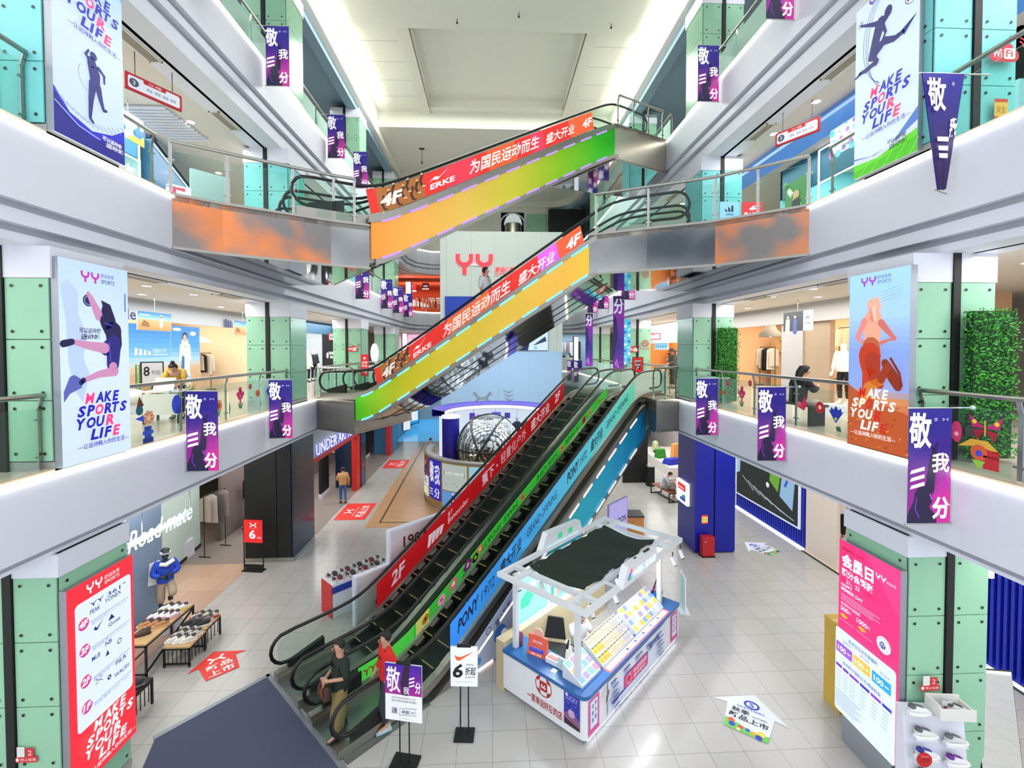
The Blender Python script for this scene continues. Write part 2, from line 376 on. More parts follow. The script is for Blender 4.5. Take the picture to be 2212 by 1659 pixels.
    if bottom:
        ns = ['pel', 'wst', 'lhi', 'lkn', 'le', 'rhi', 'rkn', 're']; pos = {n: j[n] for n in ('pel', 'lhi', 'lkn', 'rhi', 'rkn')}; pos['wst'] = mid('pel', 'bel', .6)
        R0 = {'pel': g('pel', .015), 'wst': g('bel', .008), 'lhi': .1 + wide * .2, 'rhi': .1 + wide * .2, 'lkn': .068 + wide, 'rkn': .068 + wide}; ed = [('pel', 'wst'), ('pel', 'lhi'), ('lhi', 'lkn'), ('pel', 'rhi'), ('rhi', 'rkn')]
        for s in 'lr': pos[s + 'e'] = mid(s + 'kn', s + 'an', .88 * leg); R0[s + 'e'] = .058 + wide; ed.append((s + 'kn', s + 'e'))
        vs, fs = skin([pos[n] for n in ns], [(ns.index(a), ns.index(c)) for a, c in ed], [R0[n] for n in ns])
        b = MB(); b.add(vs, fs, 0, True); b.build('trousers', ink(bottom, 0, .8), t)
    if shoes:
        for s in 'lr':
            an, to = V(j[s + 'an']), V(j[s + 'to']); d = (to - an); d.z = 0; d.normalize(); z = min(an.z - .06, to.z)
            b = MB(); p = an.copy(); p.z = an.z - .045
            b.tube([an + V((0, 0, .02)) - d * .01, p - d * .03, p + d * .06 - V((0, 0, .012)), p + d * .15 - V((0, 0, .022)), p + d * .19 - V((0, 0, .025))], [.045, .052, .05, .042, .02], 10)
            b.tube([p - d * .07 - V((0, 0, .035)), p + d * .05 - V((0, 0, .035)), p + d * .19 - V((0, 0, .038))], [.03, .036, .022], 8, 1)
            b.build('shoe', [ink(shoes), ink('#d8d8d8')], t)
    if hair:
        b = MB(); c = hd + upv * .038 - fh * .016; b.ball((0, 0, 0), (.097, .107, .1), 0, 16, 10)
        vs = [V(v) for v in b.v]; b.v = []
        for v in vs:
            q = rtv * v.x + fh * (-v.y) + upv * v.z
            if -v.y > .015 and v.z < .055: q = q - fh * (-v.y) * .75
            b.v.append(tuple(c + q))
        if hairlong > 0: b.tube([c - fh * .06 + upv * .02, c - fh * .085 - upv * .1, c - fh * .09 - upv * hairlong], [.08, .085, .05], 10)
        if hairlong < 0: b.ball(tuple(c + upv * .1 - fh * .05), .05, 0, 10, 6)
        b.build('hair', ink(hair, 0, .6), t)
    if hat:
        b = MB(); c = hd + upv * .075; b.T = Matrix.Translation(c); b.lathe([(0, .09), (.07, .085), (.105, .03), (.112, -.005), (.165, -.03), (.16, -.038), (.1, -.012)], 20); b.T = None; b.build('hat', ink(hat, 0, .8), t)
    return t
# ================================================================ THE HALL
LX = {1: 5.85, 2: 5.85, 3: 5.85, 4: 5.85}
RX = {1: 6.1, 2: 6.1, 3: 6.33, 4: 6.33}
ZF = {1: 0, 2: Z2, 3: Z3, 4: Z4}
SOF = {1: 3.96, 2: 8.1, 3: 12.52, 4: 17.45}
def upath(k, y0=2.0):
    l, r = -LX[k], RX[k]
    return [(l, y0), (l, 32.6), (l + .35, 34), (l + 1.2, 34.8), (l + 2.6, 35), (r - 2.6, 35), (r - 1.2, 34.8), (r - .35, 34), (r, 32.6), (r, y0)]
tiles = tile_mat('floor_tiles', '#bdbab4', '#b7b5b0', '#94928d', .6, .24)
tiles.node_tree.nodes['Principled BSDF'].inputs['Coat Weight'].default_value = .12
tiles.node_tree.nodes['Principled BSDF'].inputs['Coat Roughness'].default_value = .04
tiles2 = tile_mat('upper_floor_tiles', '#c2b8a8', '#bdb3a4', '#9c9388', .6, .15)
b = MB(); b.box(-15, 16, -1, 48, -.3, 0); struct(b.build('floor', tiles))
ceilwarm = mat('walkway_ceiling_paint', '#dcd6cc', .7, noise=.02, scale=2)
bluegrey = mat('blue_grey_soffit_paint', '#86a6bd', .6, noise=.05, scale=2)
backw = mat('shop_back_wall_paint', '#d8cfc2', .7, noise=.04, scale=1.5)
for k in (2, 3, 4):
    z = ZF[k]; sf = SOF[k - 1]; p = upath(k)
    prof = [(.12, z + .03), (0, z + .03), (0, z - .07), (0, z - 1.0), (.12, z - 1.0), (.12, z - 1.09), (.08, z - 1.09)]
    mm = [2, 2, 0, 0, 1, 0]
    if k > 2:
        prof += [(.08, z - 1.27), (.22, z - 1.27), (.22, z - 1.36), (.18, z - 1.36), (.18, sf)]; mm += [0, 0, 1, 0, 0]
    else:
        prof += [(.08, sf)]; mm += [0]
    b = MB(); b.sweep(p, prof, mm); struct(b.build('wall_level_%s' % ['', '', 'two', 'three', 'four'][k], [white, groove, stone]))
    b = MB(); b.sweep(p, [(.1, z), (9.2, z)]); struct(b.build('floor_level_%s' % ['', '', 'two', 'three', 'four'][k], tiles2))
    b = MB(); b.sweep(p, [(-.035, z - .015), (-.035, z - .06), (.0, z - .06), (0, z - .015)], closed=True)
    tag(b.build('led_strip', strip), 'continuous white light strip along the edge of the %s level' % ['', '', 'second', 'third', 'fourth'][k], 'light strip')
for k in (1, 2, 3):
    sf = SOF[k]; p = upath(k + 1)
    b = MB(); b.sweep(p, [(.15, sf), (.62, sf), (.62, sf + .05), (.7, sf + .05), (.7, sf), (1.05, sf), (1.05, sf + .06), (9.2, sf + .06)], [0, 1, 1, 1, 0, 0, 2])
    struct(b.build('ceiling_level_%s' % ['', 'one', 'two', 'three'][k], [white, dsteel, ceilwarm]))
for k in (1, 2, 3, 4):
    b = MB(); b.sweep(upath(max(k, 2)), [(9.15, ZF[k]), (9.15, SOF[k] + .1)]); struct(b.build('wall_back_level_%s' % ['', 'one', 'two', 'three', 'four'][k], backw))
# top storey: dropped soffits on both sides
p = upath(4)
b = MB(); b.sweep(p, [(-.15, 18.9), (-.15, 17.62), (.12, 17.62), (.12, 17.4), (.5, 17.4), (.5, 17.75), (9.2, 17.75)], [0, 0, 1, 1, 1, 1])
struct(b.build('ceiling_level_four', [warmwhite, bluegrey]))
# atrium ceiling with the sunken tray
b = MB(); zc = 18.9
b.box(-6.2, 6.6, 2, 17.15, 18.62, 18.8)
for x0, x1, y0, y1 in ((-6.2, -3.1, 17.15, 23.6), (3.7, 6.6, 17.15, 23.6)): b.box(x0, x1, y0, y1, zc, zc + .1)
b.box(-3.1, 3.7, 17.15, 23.6, zc + .45, zc + .55)
b.box(-3.12, -3.1, 17.15, 23.2, zc, zc + .5); b.box(3.7, 3.72, 17.15, 23.2, zc, zc + .5); b.box(-3.1, 3.7, 23.15, 23.6, zc, zc + .5)
b.box(-3.1, 3.7, 17.1, 17.2, 18.7, zc + .5)
b.box(-6.2, 6.6, 23.6, 23.8, 18.1, 19.0); b.box(-6.2, 6.6, 23.8, 46, 18.1, 18.2)
struct(b.build('ceiling', ceilw))
b = MB()
for x in (-3.55, 3.7): b.box(x, x + .45, 17.15, 23.6, zc - .1, zc)
struct(b.build('trim_1', warmwhite))
b = MB()
for y in (18.3, 19.6, 20.9, 22.2):
    b.box(-6.1, -3.6, y, y + .02, zc - .006, zc); b.box(4.2, 6.3, y, y + .02, zc - .006, zc)
struct(b.build('trim_2', groove))
# pillars with bolted glass cladding
def clad(b, u0, u1, z0, z1, at):
    'glass sheets (material 0) with bolt heads (material 1); at(u, z, d) -> point'
    n = max(1, round((z1 - z0) / .95)); h = (z1 - z0) / n
    for i in range(n):
        a, c = z0 + i * h + .006, z0 + (i + 1) * h - .006
        b.add([at(u0, a, 0), at(u1, a, 0), at(u1, c, 0), at(u0, c, 0), at(u0, a, .02), at(u1, a, .02), at(u1, c, .02), at(u0, c, .02)],
              [(3, 2, 1, 0), (4, 5, 6, 7), (0, 1, 5, 4), (1, 2, 6, 5), (2, 3, 7, 6), (3, 0, 4, 7)], 0)
        for u in (u0 + .09, u1 - .09):
            for zz in (a + .1, c - .1):
                b.add([at(u + .022 * cos(t * pi / 4), zz + .022 * sin(t * pi / 4), .03) for t in range(8)], [tuple(range(8))], 1)
core = mat('pillar_core_grey', '#a7adab', .5, .3)
def pillar(s, y, k, w=1.15, x=None, face=None):
    z0, z1 = ZF[k], SOF[k]; x = x or (LX if s < 0 else RX)[max(k, 2)]
    t = bpy.data.objects.new('pillar', None); COL.objects.link(t); t.location = (s * x, y, z0); t['kind'] = 'structure'
    h = z1 - z0
    b = MB(); b.box(*sorted((s * .03, s * 1.25)), .03, w - .03, 0, h); b.box(*sorted((s * .0, s * 1.25)), -.01, w, 0, .12); c = b.build('core', core, t)
    b = MB(); b.box(*sorted((s * .58, s * .69)), -.05, .05, 0, h); b.build('shutter_guide', blackm, t)
    zt = h - (.42 if k > 1 else .3)
    f = face or mint
    for u0, u1, nm in ((.02, .57, 'glass_panel'), (.7, 1.24, 'glass_panel')):
        b = MB(); clad(b, u0, u1, .13, zt, lambda u, z, d: (s * u, -.0 - d, z)); b.build(nm, [f, dsteel], t)
    b = MB(); clad(b, .02, w - .02, .13, zt, lambda u, z, d: (s * .02 - s * d, u, z)); b.build('glass_panel', [f, dsteel], t)
    b = MB(); b.box(*sorted((s * -.02, s * 1.26)), -.03, w + .02, zt, h); b.build('capital', white, t)
    return t
PY = (6.3, 13.45, 20.6, 27.75)
for s in (-1, 1):
    for k in (1, 2, 3, 4):
        for y in PY:
            if k == 1 and y > 7: continue
            if k == 4 and y < 7: continue
            pillar(s, y, k, face=aqua if (k == 3 and y < 21) else mint)
# ---------------------------------------------------------------- balustrades
rail_m = mat('satin_rail', '#a9a9a2', .3, 1, noise=.05)
def balustrade(path, z, label, posts=1.35, h=1.02, lean=True, back=None):
    'glass sheets between steel posts under a tube handrail along a plan path'
    t = thing('glass_balustrade', label, 'balustrade', (path[0][0], path[0][1], z))
    ox, oy = path[0]
    q = [V((x - ox, y - oy, 0)) for x, y in path]
    b = MB(); b.tube([p + V((0, 0, h)) for p in q], .034, 10); b.build('handrail', rail_m, t)
    for a, c in zip(q[:-1], q[1:]):
        d = c - a; L = d.length; d.normalize(); n = max(1, round(L / posts))
        g = MB()
        for i in range(n):
            p0 = a + d * (L * i / n + .05); p1 = a + d * (L * (i + 1) / n - .05)
            g.hexa([p0 + V((0, 0, .06)), p1 + V((0, 0, .06)), p1 + V((0, 0, .06)) + V((-d.y, d.x, 0)) * .012, p0 + V((0, 0, .06)) + V((-d.y, d.x, 0)) * .012,
                    p0 + V((0, 0, .86)), p1 + V((0, 0, .86)), p1 + V((0, 0, .86)) + V((-d.y, d.x, 0)) * .012, p0 + V((0, 0, .86)) + V((-d.y, d.x, 0)) * .012])
        g.build('glass_sheet', glass, t)
        for i in range(n + 1):
            p = a + d * (L * i / n); nn = V((-d.y, d.x, 0)) * (1 if back is None else back)
            m = MB(); m.bar(p + nn * .05, p + nn * .05 + V((0, 0, .84)), .055, .016, up=nn); m.bar(p + nn * .05 + V((0, 0, .83)), p + V((0, 0, h)), .055, .016, up=nn)
            for zz in (.2, .7): m.bar(p + nn * .05 + V((0, 0, zz)) - d * .07, p + nn * .05 + V((0, 0, zz)) + d * .07, .025, .025)
            m.build('post', rail_m, t)
    return t
NTH = {2: 'second', 3: 'third', 4: 'fourth'}
for s in (-1, 1):
    sd = 'left' if s < 0 else 'right'
    for k in (2, 3, 4):
        x = (LX if s < 0 else RX)[k] + (.1 if k == 2 else .2)
        segs = [(2.6, 6.25), (7.5, 13.4), (14.7, 20.5), (21.9, 27.7)]
        for i, (y0, y1) in enumerate(segs):
            if k == 3 and i == 1: y1 = 8.5
            if k == 3 and i == 2: continue
            if k == 2 and i == 2: y0 = 15.6
            if k == 4 and i == 0: continue
            if k == 4 and i == 2 and s > 0: y0 = 16.3
            w = ['before the first pillar', 'between the first two pillars', 'past the second pillar', 'past the third pillar'][i]
            balustrade([(s * x, y0), (s * x, y1)], ZF[k], 'glass balustrade on the %s side of the %s level %s' % (sd, NTH[k], w), back=-s)
for k in (2, 3):
    balustrade([(-3.0, 35.2), (-5.0, 34.9)], ZF[k], 'glass balustrade at the far end of the %s level left of the white tower' % NTH[k])
    balustrade([(5.0, 34.9), (4.5, 35.2)], ZF[k], 'glass balustrade at the far end of the %s level right of the white tower' % NTH[k])
# ---------------------------------------------------------------- tower in the middle of the far end
b = MB()
b.box(-3.25, 4.58, 29, 34, 0, 14.25)
struct(b.build('wall_tower', mat('tower_panels', '#ccd8d4', .35, noise=.02)))
b = MB()
for x in (-2.85, -1.3, .2, 1.7, 3.2, 4.2): b.box(x, x + .02, 28.992, 29, 0, 14.2)
for z in (3.2, 6.4): b.box(-3.2, 4.5, 28.992, 29, z, z + .02)
struct(b.build('trim_3', groove))
# ceiling grilles and downlights on the walkways
def grille(x, y, z, L, label, w=.26):
    t = thing('air_grille', label, 'air vent', (x, y, z))
    b = MB()
    for a in ((-w / 2, w / 2, -L / 2, -L / 2 + .03), (-w / 2, w / 2, L / 2 - .03, L / 2), (-w / 2, -w / 2 + .03, -L / 2, L / 2), (w / 2 - .03, w / 2, -L / 2, L / 2)): b.box(*a, -.02, 0)
    b.build('frame', warmwhite, t)
    b = MB()
    for i in range(7):
        xx = -w / 2 + .05 + i * (w - .1) / 6; b.box(xx - .008, xx + .008, -L / 2 + .03, L / 2 - .03, -.016, -.002)
    b.build('slats', mat('grille_slats', '#b5aa9c', .5), t)
    b = MB(); b.box(-w / 2 + .02, w / 2 - .02, -L / 2 + .02, L / 2 - .02, -.004, -.001); b.build('opening', mat('duct_shadow', '#57524d', .8), t)  # dark sheet painted in for the shade inside the duct
for s, sd in ((-1, 'left'), (1, 'right')):
    for k in (2, 3):
        for i, y in enumerate((8.9, 11.9)):
            x = s * ((LX if s < 0 else RX)[k + 1] + .88)
            grille(x, y, SOF[k] - .001, 1.3 if i == 0 else .95, '%s air grille in the %s soffit above the %s level walkway' % (['nearer', 'farther'][i], sd, NTH[k]))
        grille(s * 6.9, 17.0, SOF[k] - .001, .95, 'small air grille in the %s soffit above the %s level past the second pillar' % (sd, NTH[k]))
led = mat('downlight_led', '#ffffff', .5, emis=7)
dl_first = None
def downlight(x, y, z, r=.11):
    global dl_first
    if dl_first is None:
        t = thing('downlight', 'round white downlight set in a walkway ceiling', 'ceiling light', (x, y, z), 0, 'walkway ceiling downlights')
        b = MB(); b.lathe([(1, 0), (1, -.08), (.86, -.08), (.86, -.02)], 20); b.build('trim_ring', white, t)
        b = MB(); b.lathe([(.86, -.05), (0, -.05)], 20); b.build('lens', led, t); t.scale = (r, r, .15); dl_first = t; return t
    return dup(dl_first, (x, y, z))
for s in (-1, 1):
    for k in (2, 3):
        for y in (7.2, 8.9, 10.5, 12.1, 15.5, 18):
            for x in (7.7, 9.0): downlight(s * x, y, SOF[k] + .06)
for s in (-1, 1):
    for y in (16.5, 19.5): downlight(s * 7.8, y, SOF[1] + .06)
# ================================================================ ESCALATORS
groovetile = mat('ribbed_step_metal', '#111513', .45, .6, noise=.2, scale=40)
deck_m = mat('deck_steel', '#a09c94', .3, .9, noise=.06, scale=5)
comb_m = mat('landing_plate_steel', '#8b938f', .35, .9, noise=.1, scale=60)
mirror_s = mat('wavy_mirror_steel', '#a3a5a4', .05, 1, bump=.25, bscale=1.1)
neon_b = mat('blue_neon', '#5cb8ff', .5, emis=2.2)
neon_v = mat('violet_neon', '#8f6bff', .5, emis=2.2)
neon_p = mat('pink_white_neon', '#ffd9e4', .5, emis=2.0)
yel = mat('step_edge_yellow', '#b3a06a', .5)
escglass = glass_mat('escalator_glass', '#d6efe4', .0, .03, 1.14)
def escalator(name, label, p0, az, sgn, z0, z1, slope, s0, W, film, neon, flat0, flat1, deck=.16, low=-.8, lanes=2, tt=.2):
    """local x along the run, y across (sgn picks the side the other lane lies on); film = material of the near flank"""
    t = thing(name, label, 'escalator', (p0[0], p0[1], 0), R(az))
    s1 = s0 + (z1 - z0) / slope
    sp = lambda x: (x + sqrt(x * x + .16)) / 2
    nose = lambda s: z0 + slope * (sp(s - s0) - sp(s - s1))
    a, e = -flat0, s1 + flat1
    N = 60; ss = [a + (e - a) * i / N for i in range(N + 1)]
    Y = lambda y: sgn * y
    def strip(b, y0, y1, f0, f1, sa=None, sb=None, m=0):
        sa = a if sa is None else sa; sb = e if sb is None else sb
        xs = [sa] + [s for s in ss if sa < s < sb] + [sb]; vs = []
        for s in xs: vs += [(s, Y(y0), f0(s)), (s, Y(y1), f0(s)), (s, Y(y1), f1(s)), (s, Y(y0), f1(s))]
        n = len(xs); fs = [(0, 1, 2, 3), (4 * n - 1, 4 * n - 2, 4 * n - 3, 4 * n - 4)]
        for i in range(n - 1):
            for j in range(4): fs.append((4 * i + j, 4 * i + (j + 1) % 4, 4 * i + 4 + (j + 1) % 4, 4 * i + 4 + j))
        b.add(vs, fs, m)
    bw = (W - .1) / lanes
    off = lambda d: (lambda s: nose(s) + d)
    # balustrade positions across
    bal = []
    for l in range(lanes): bal += [l * (bw + .1) + .22, l * (bw + .1) + bw - .22]
    # truss body
    b = MB(); strip(b, .06, W - .06, lambda s: max(nose(s) + low + .06, z0 - 1.2 if z0 > 0 else 0.005), off(-.12), 0 if z0 > 0 else .35, s1); b.build('truss', deck_m, t)
    # underside mirror
    sa = .3 if z0 > 0 else 1.9
    b = MB(); strip(b, .02, W - .02, off(low), off(low + .05), sa, s1); b.build('soffit', mirror_s, t)
    for y in (.9, 1.6, 2.4):
        b = MB(); strip(b, y, y + .03, off(low - .015), off(low), sa, s1); b.build('soffit_seam', dsteel, t)
    # steps
    for l in range(lanes):
        y0 = l * (bw + .1) + .3; y1 = l * (bw + .1) + bw - .3
        run = .4; n = int((s1 - s0) / run) + 2
        for i in range(n):
            s = s0 + (i - .5) * run; zt = min(max(nose(s + run * .95), z0), z1)
            b = MB(); b.box(s, s + run + .02, *sorted((Y(y0), Y(y1))), zt - .32, zt)
            b.box(s - .004, s + .02, *sorted((Y(y0 + .02), Y(y0 + .3))), zt - .004, zt + .003, 1); b.box(s - .004, s + .02, *sorted((Y(y1 - .4), Y(y1 - .02))), zt - .004, zt + .003, 1)
            b.build('step', [groovetile, yel], t)
        b = MB(); b.box(a + .02, s0 - .1, *sorted((Y(y0 - .05), Y(y1 + .05))), z0 - .05, z0 + .012); b.build('landing_plate', comb_m, t)
        b = MB(); b.box(s1 + .25, e + .2, *sorted((Y(y0 - .05), Y(y1 + .05))), z1 - .05, z1 + .012)
        b.build('landing_plate', comb_m, t)
    # decks, skirts, glass and handrails
    for i, y in enumerate(bal):
        inner = 1 if i % 2 == 0 else -1
        b = MB(); strip(b, y - .07, y + .07, off(.0), off(deck)); ya, yb = sorted((y + inner * .07, y + inner * .13)); strip(b, ya, yb, off(-.1), off(deck - .06))
        b.build('deck', deck_m, t)
        b = MB(); strip(b, y + inner * .13 - .006, y + inner * .13 + .006, off(-.25), off(.03), s0 - .3, s1 + .3); b.build('skirt', blackm, t)
        b = MB(); strip(b, y - .005, y + .005, off(deck), off(.84), a + .05, e - .05); b.build('glass_side', escglass, t)
        pts = []
        zb = off(.28); zt = off(.9)
        r = .31
        cs = a - .02
        pts += [(cs + .9, Y(y), zb(cs)), (cs + .25, Y(y), zb(cs) + .0)]
        pts += [(cs + .25 - r * sin(q), Y(y), (zb(cs) + zt(cs)) / 2 - r * cos(q)) for q in [pi * j / 8 for j in range(1, 8)]]
        pts += [(s, Y(y), zt(s)) for s in ss if s > cs + .3 and s < e - .3]
        ce = e + .02
        pts += [(ce - .25 + r * sin(q), Y(y), (zb(ce) + zt(ce)) / 2 + r * cos(q)) for q in [pi * j / 8 for j in range(0, 9)]]
        pts += [(ce - .9, Y(y), zb(ce))]
        b = MB(); b.tube(pts, .036, 8); hr = b.build('handrail', black, t)
        b = MB(); b.hexa([(a + .25, Y(y - .05), z0 + deck), (a + 1.0, Y(y - .05), z0 + deck), (a + 1.0, Y(y + .05), z0 + deck), (a + .25, Y(y + .05), z0 + deck),
                          (a + .25, Y(y - .05), z0 + deck + .12), (a + 1.0, Y(y - .05), z0 + deck + .3), (a + 1.0, Y(y + .05), z0 + deck + .3), (a + .25, Y(y + .05), z0 + deck + .12)])
        b.build('handrail_inlet', blackm, hr)
    # near flank: steel edges, coloured film and neon segments
    yo = 0 if sgn > 0 else W
    if film:
        sl = 0 if z0 > 0 else 2.6
        lo = lambda s: max(nose(s) + low + .12, .03)
        up = off(tt - .14)
        yf = lambda d: (-d if sgn > 0 else W + d)
        ya, yb = sorted((yf(.0), yf(-.08)))
        b = MB(); strip(b, ya, yb, lo, up, sl + .05, s1 + (.15 if z1 < 6 else 0)); b.build('film_panel', film, t)
        ya, yb = sorted((yf(.02), yf(-.1)))
        b = MB(); strip(b, ya, yb, up, off(tt), sl, s1 + .15); b.build('edge_trim', deck_m, t)
        b = MB(); strip(b, ya, yb, lambda s: lo(s) - .13, lo, sl + .15, s1 + .05); b.build('edge_trim', deck_m, t)
        ya, yb = sorted((yf(.035), yf(.02)))
        nseg = 11
        for i in range(nseg):
            u = sl + .3 + (s1 - sl - .6) * i / nseg; v = u + (s1 - sl) * .055
            for f in (up, lo): b = MB(); strip(b, ya, yb, lambda s: f(s) - .03, lambda s: f(s) + .02, u, v); b.build('neon_segment', neon, t)
    return t, nose, s0, s1
film2 = ramp_mat('green_yellow_orange_film', [(0, '#3fdc14'), (.1, '#9be01e'), (.25, '#e6dd2a'), (.6, '#ffd84a'), (.85, '#ffc04a'), (1, '#f0d020')], 0, 7.9, .3, .35, .05, 1.0)  # angle-dependent iridescence of the films painted in as fixed colours
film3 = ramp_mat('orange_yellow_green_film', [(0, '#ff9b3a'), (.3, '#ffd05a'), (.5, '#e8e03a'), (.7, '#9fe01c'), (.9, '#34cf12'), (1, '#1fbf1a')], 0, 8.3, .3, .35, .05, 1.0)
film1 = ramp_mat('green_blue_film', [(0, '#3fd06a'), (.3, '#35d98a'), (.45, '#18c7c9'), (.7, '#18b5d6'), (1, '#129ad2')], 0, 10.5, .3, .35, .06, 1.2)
E1, n1, a1, b1 = escalator('escalator', 'black double escalator with red and blue side banners rising from the ground floor', (-4.52, 9.4), 45, -1, 0, Z2, .592, 1.8, 3.05, film1, neon_p, .05, 1.75, low=-1.35, tt=-.12)
E2, n2, a2, b2 = escalator('escalator', 'lower crossing escalator with yellow film flank between second and third levels', (-4.28, 14.24), -23.7, 1, Z2, Z3, .6, .4, 3.15, film2, neon_b, 1.5, 1.75, deck=.22, low=-.75, tt=.24)
E3, n3, a3, b3 = escalator('escalator', 'upper crossing escalator with orange to green film flank up to fourth level', (-2.81, 10.6), 32.8, 1, Z3, Z4, .568, .2, 3.15, film3, neon_v, 1.5, 1.75, deck=.22, low=-.97, tt=.14)
# printed banners along the balustrades: u = run, v = height above the nosing line
def incl(nose, y, face):
    return lambda u, v, d: (u, y + face * d, nose(u) + v)
redc, redd = '#f0281e', '#b01016'
def slat_text(A, t, u0, u1, v0, v1, col, **k):
    return A.text(t, u0, v0, u1, v1, col, **k)
# E1: red print inside the far balustrade
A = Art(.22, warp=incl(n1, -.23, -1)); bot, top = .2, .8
def band(A, u0, u1, v0, v1, col, n=24):
    for i in range(n):
        a, c = u0 + (u1 - u0) * i / n, u0 + (u1 - u0) * (i + 1) / n
        A.shape([(a, v0), (c, v0), (c, v1), (a, v1)], [(0, 1, 2, 3)], col); A.k -= 1
    A.k += 1
band(A, 2.25, 9.85, bot, top, '#c4141a')
A.text('2F', 2.65, .34, 3.05, .68, '#d9c4d0', .03, .1)
for i in range(4): A.poly([(3.75 + i * .13, .3), (3.84 + i * .13, .3), (3.92 + i * .13, .58 - i * .03), (3.8 + i * .13, .62 - i * .03)], '#e9d8e2')
A.text('旗下', 4.45, .52, 4.62, .66, '#f0dfe6'); A.text('Beneunder', 4.45, .34, 5.2, .5, '#f0dfe6')
A.text('蕉下', 5.75, .3, 6.25, .66, '#e8cdd8', .02); A.text('·', 6.35, .42, 6.42, .5, '#e8cdd8', .02); A.text('轻量化户外', 6.55, .32, 7.75, .66, '#e8cdd8')
A.text('盛大开业', 8.0, .32, 9.0, .68, '#efd4de', .02); A.text('2F', 9.3, .38, 9.62, .68, '#efd4de', .03, .1)
A.build('red_banner', E1)
# E1: green strip low on the middle balustrade, lettering upside down
yb = -1.805
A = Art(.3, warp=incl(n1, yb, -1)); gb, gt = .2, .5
band(A, .9, 10.2, gb, gt, '#3fbf3c'); band(A, .9, 2.2, gb, gt, '#4fd548', 8); band(A, 2.25, 2.6, gb, gt, '#d8cf6a', 4)
A.text('YY', 1.0, .26, 1.3, .4, '#8a2f1c', .02); A.text('DOUEN', 1.33, .28, 1.7, .36, '#6a4a2c')
for t, u0, u1 in (('MAKE', 5.0, 5.55), ('SPORTS', 4.2, 4.9), ('YOUR', 6.9, 7.35), ('LIFE', 6.35, 6.8), ('FLOWER', 7.75, 8.45)):
    A.text(t, u0, .28, u1, .42, '#173d16', 0, 0, rot=pi)
def flower(A, u, v, r, c1, c2, n=6, w=.5):
    for i in range(n):
        q = 2 * pi * i / n; A.disc(u + r * .62 * cos(q), v + r * .62 * sin(q), r * w * .72, c1, 8); A.k -= 1
    A.k += 1; A.disc(u, v, r * .36, c2, 10)
for u, v, r, c1, c2, n in ((2.5, .34, .1, '#b07a2a', '#5a2a10', 9), (2.95, .33, .11, '#f29ac0', '#c01f5a', 10), (3.3, .36, .14, '#e05a7a', '#f6d8e0', 5), (3.75, .38, .15, '#6b1f63', '#f08ac0', 6), (3.62, .25, .05, '#1d6a4a', '#1d6a4a', 4),
                            (4.0, .33, .11, '#2a2410', '#d8c020', 11), (4.45, .3, .0, '#fff', '#fff', 3), (4.15, .4, .09, '#f0685a', '#f8d0a0', 9), (5.75, .36, .09, '#e8505a', '#a01f2a', 9), (7.55, .35, .11, '#d08a4a', '#a8341f', 9), (8.75, .36, .12, '#b02f4a', '#6a1426', 7), (9.1, .36, .1, '#c79a5a', '#6a5a20', 9), (9.7, .35, .09, '#9a9a3a', '#4a5a10', 8)):
    if r: flower(A, u, v, r, c1, c2, n)
A.build('green_banner', E1)
# E1: blue print outside the near balustrade
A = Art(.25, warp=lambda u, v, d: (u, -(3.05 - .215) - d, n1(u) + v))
for i in range(30):
    u0, u1 = 2.35 + 7.85 * i / 30, 2.35 + 7.85 * (i + 1) / 30; f = i / 29
    c = [int(a * (1 - f) + q * f) for a, q in zip((0x36, 0x92, 0xf5), (0x5f, 0xd2, 0xb0))]
    A.shape([(u0, .2), (u1, .2), (u1, .8), (u0, .8)], [(0, 1, 2, 3)], '#%02x%02x%02x' % tuple(c)); A.k -= 1
A.k += 1
ink1 = '#0e1e3c'
for t, u0, u1, v0, v1, bd in (('PONY', 2.55, 3.15, .38, .66, .03), ('1972', 3.22, 3.62, .4, .62, .0), ('盛大开业', 3.8, 4.55, .36, .68, .02), ('GRAND OPENING', 4.75, 5.95, .42, .62, 0), ('PONY', 6.4, 6.95, .38, .66, .03), ('1972', 7.0, 7.35, .4, .62, 0), ('盛大开业', 7.55, 8.2, .36, .68, .02), ('GRAND OPENING', 8.4, 9.75, .42, .62, 0)):
    A.text(t, u0, v0, u1, v1, ink1, bd, .15)
A.build('blue_banner', E1)
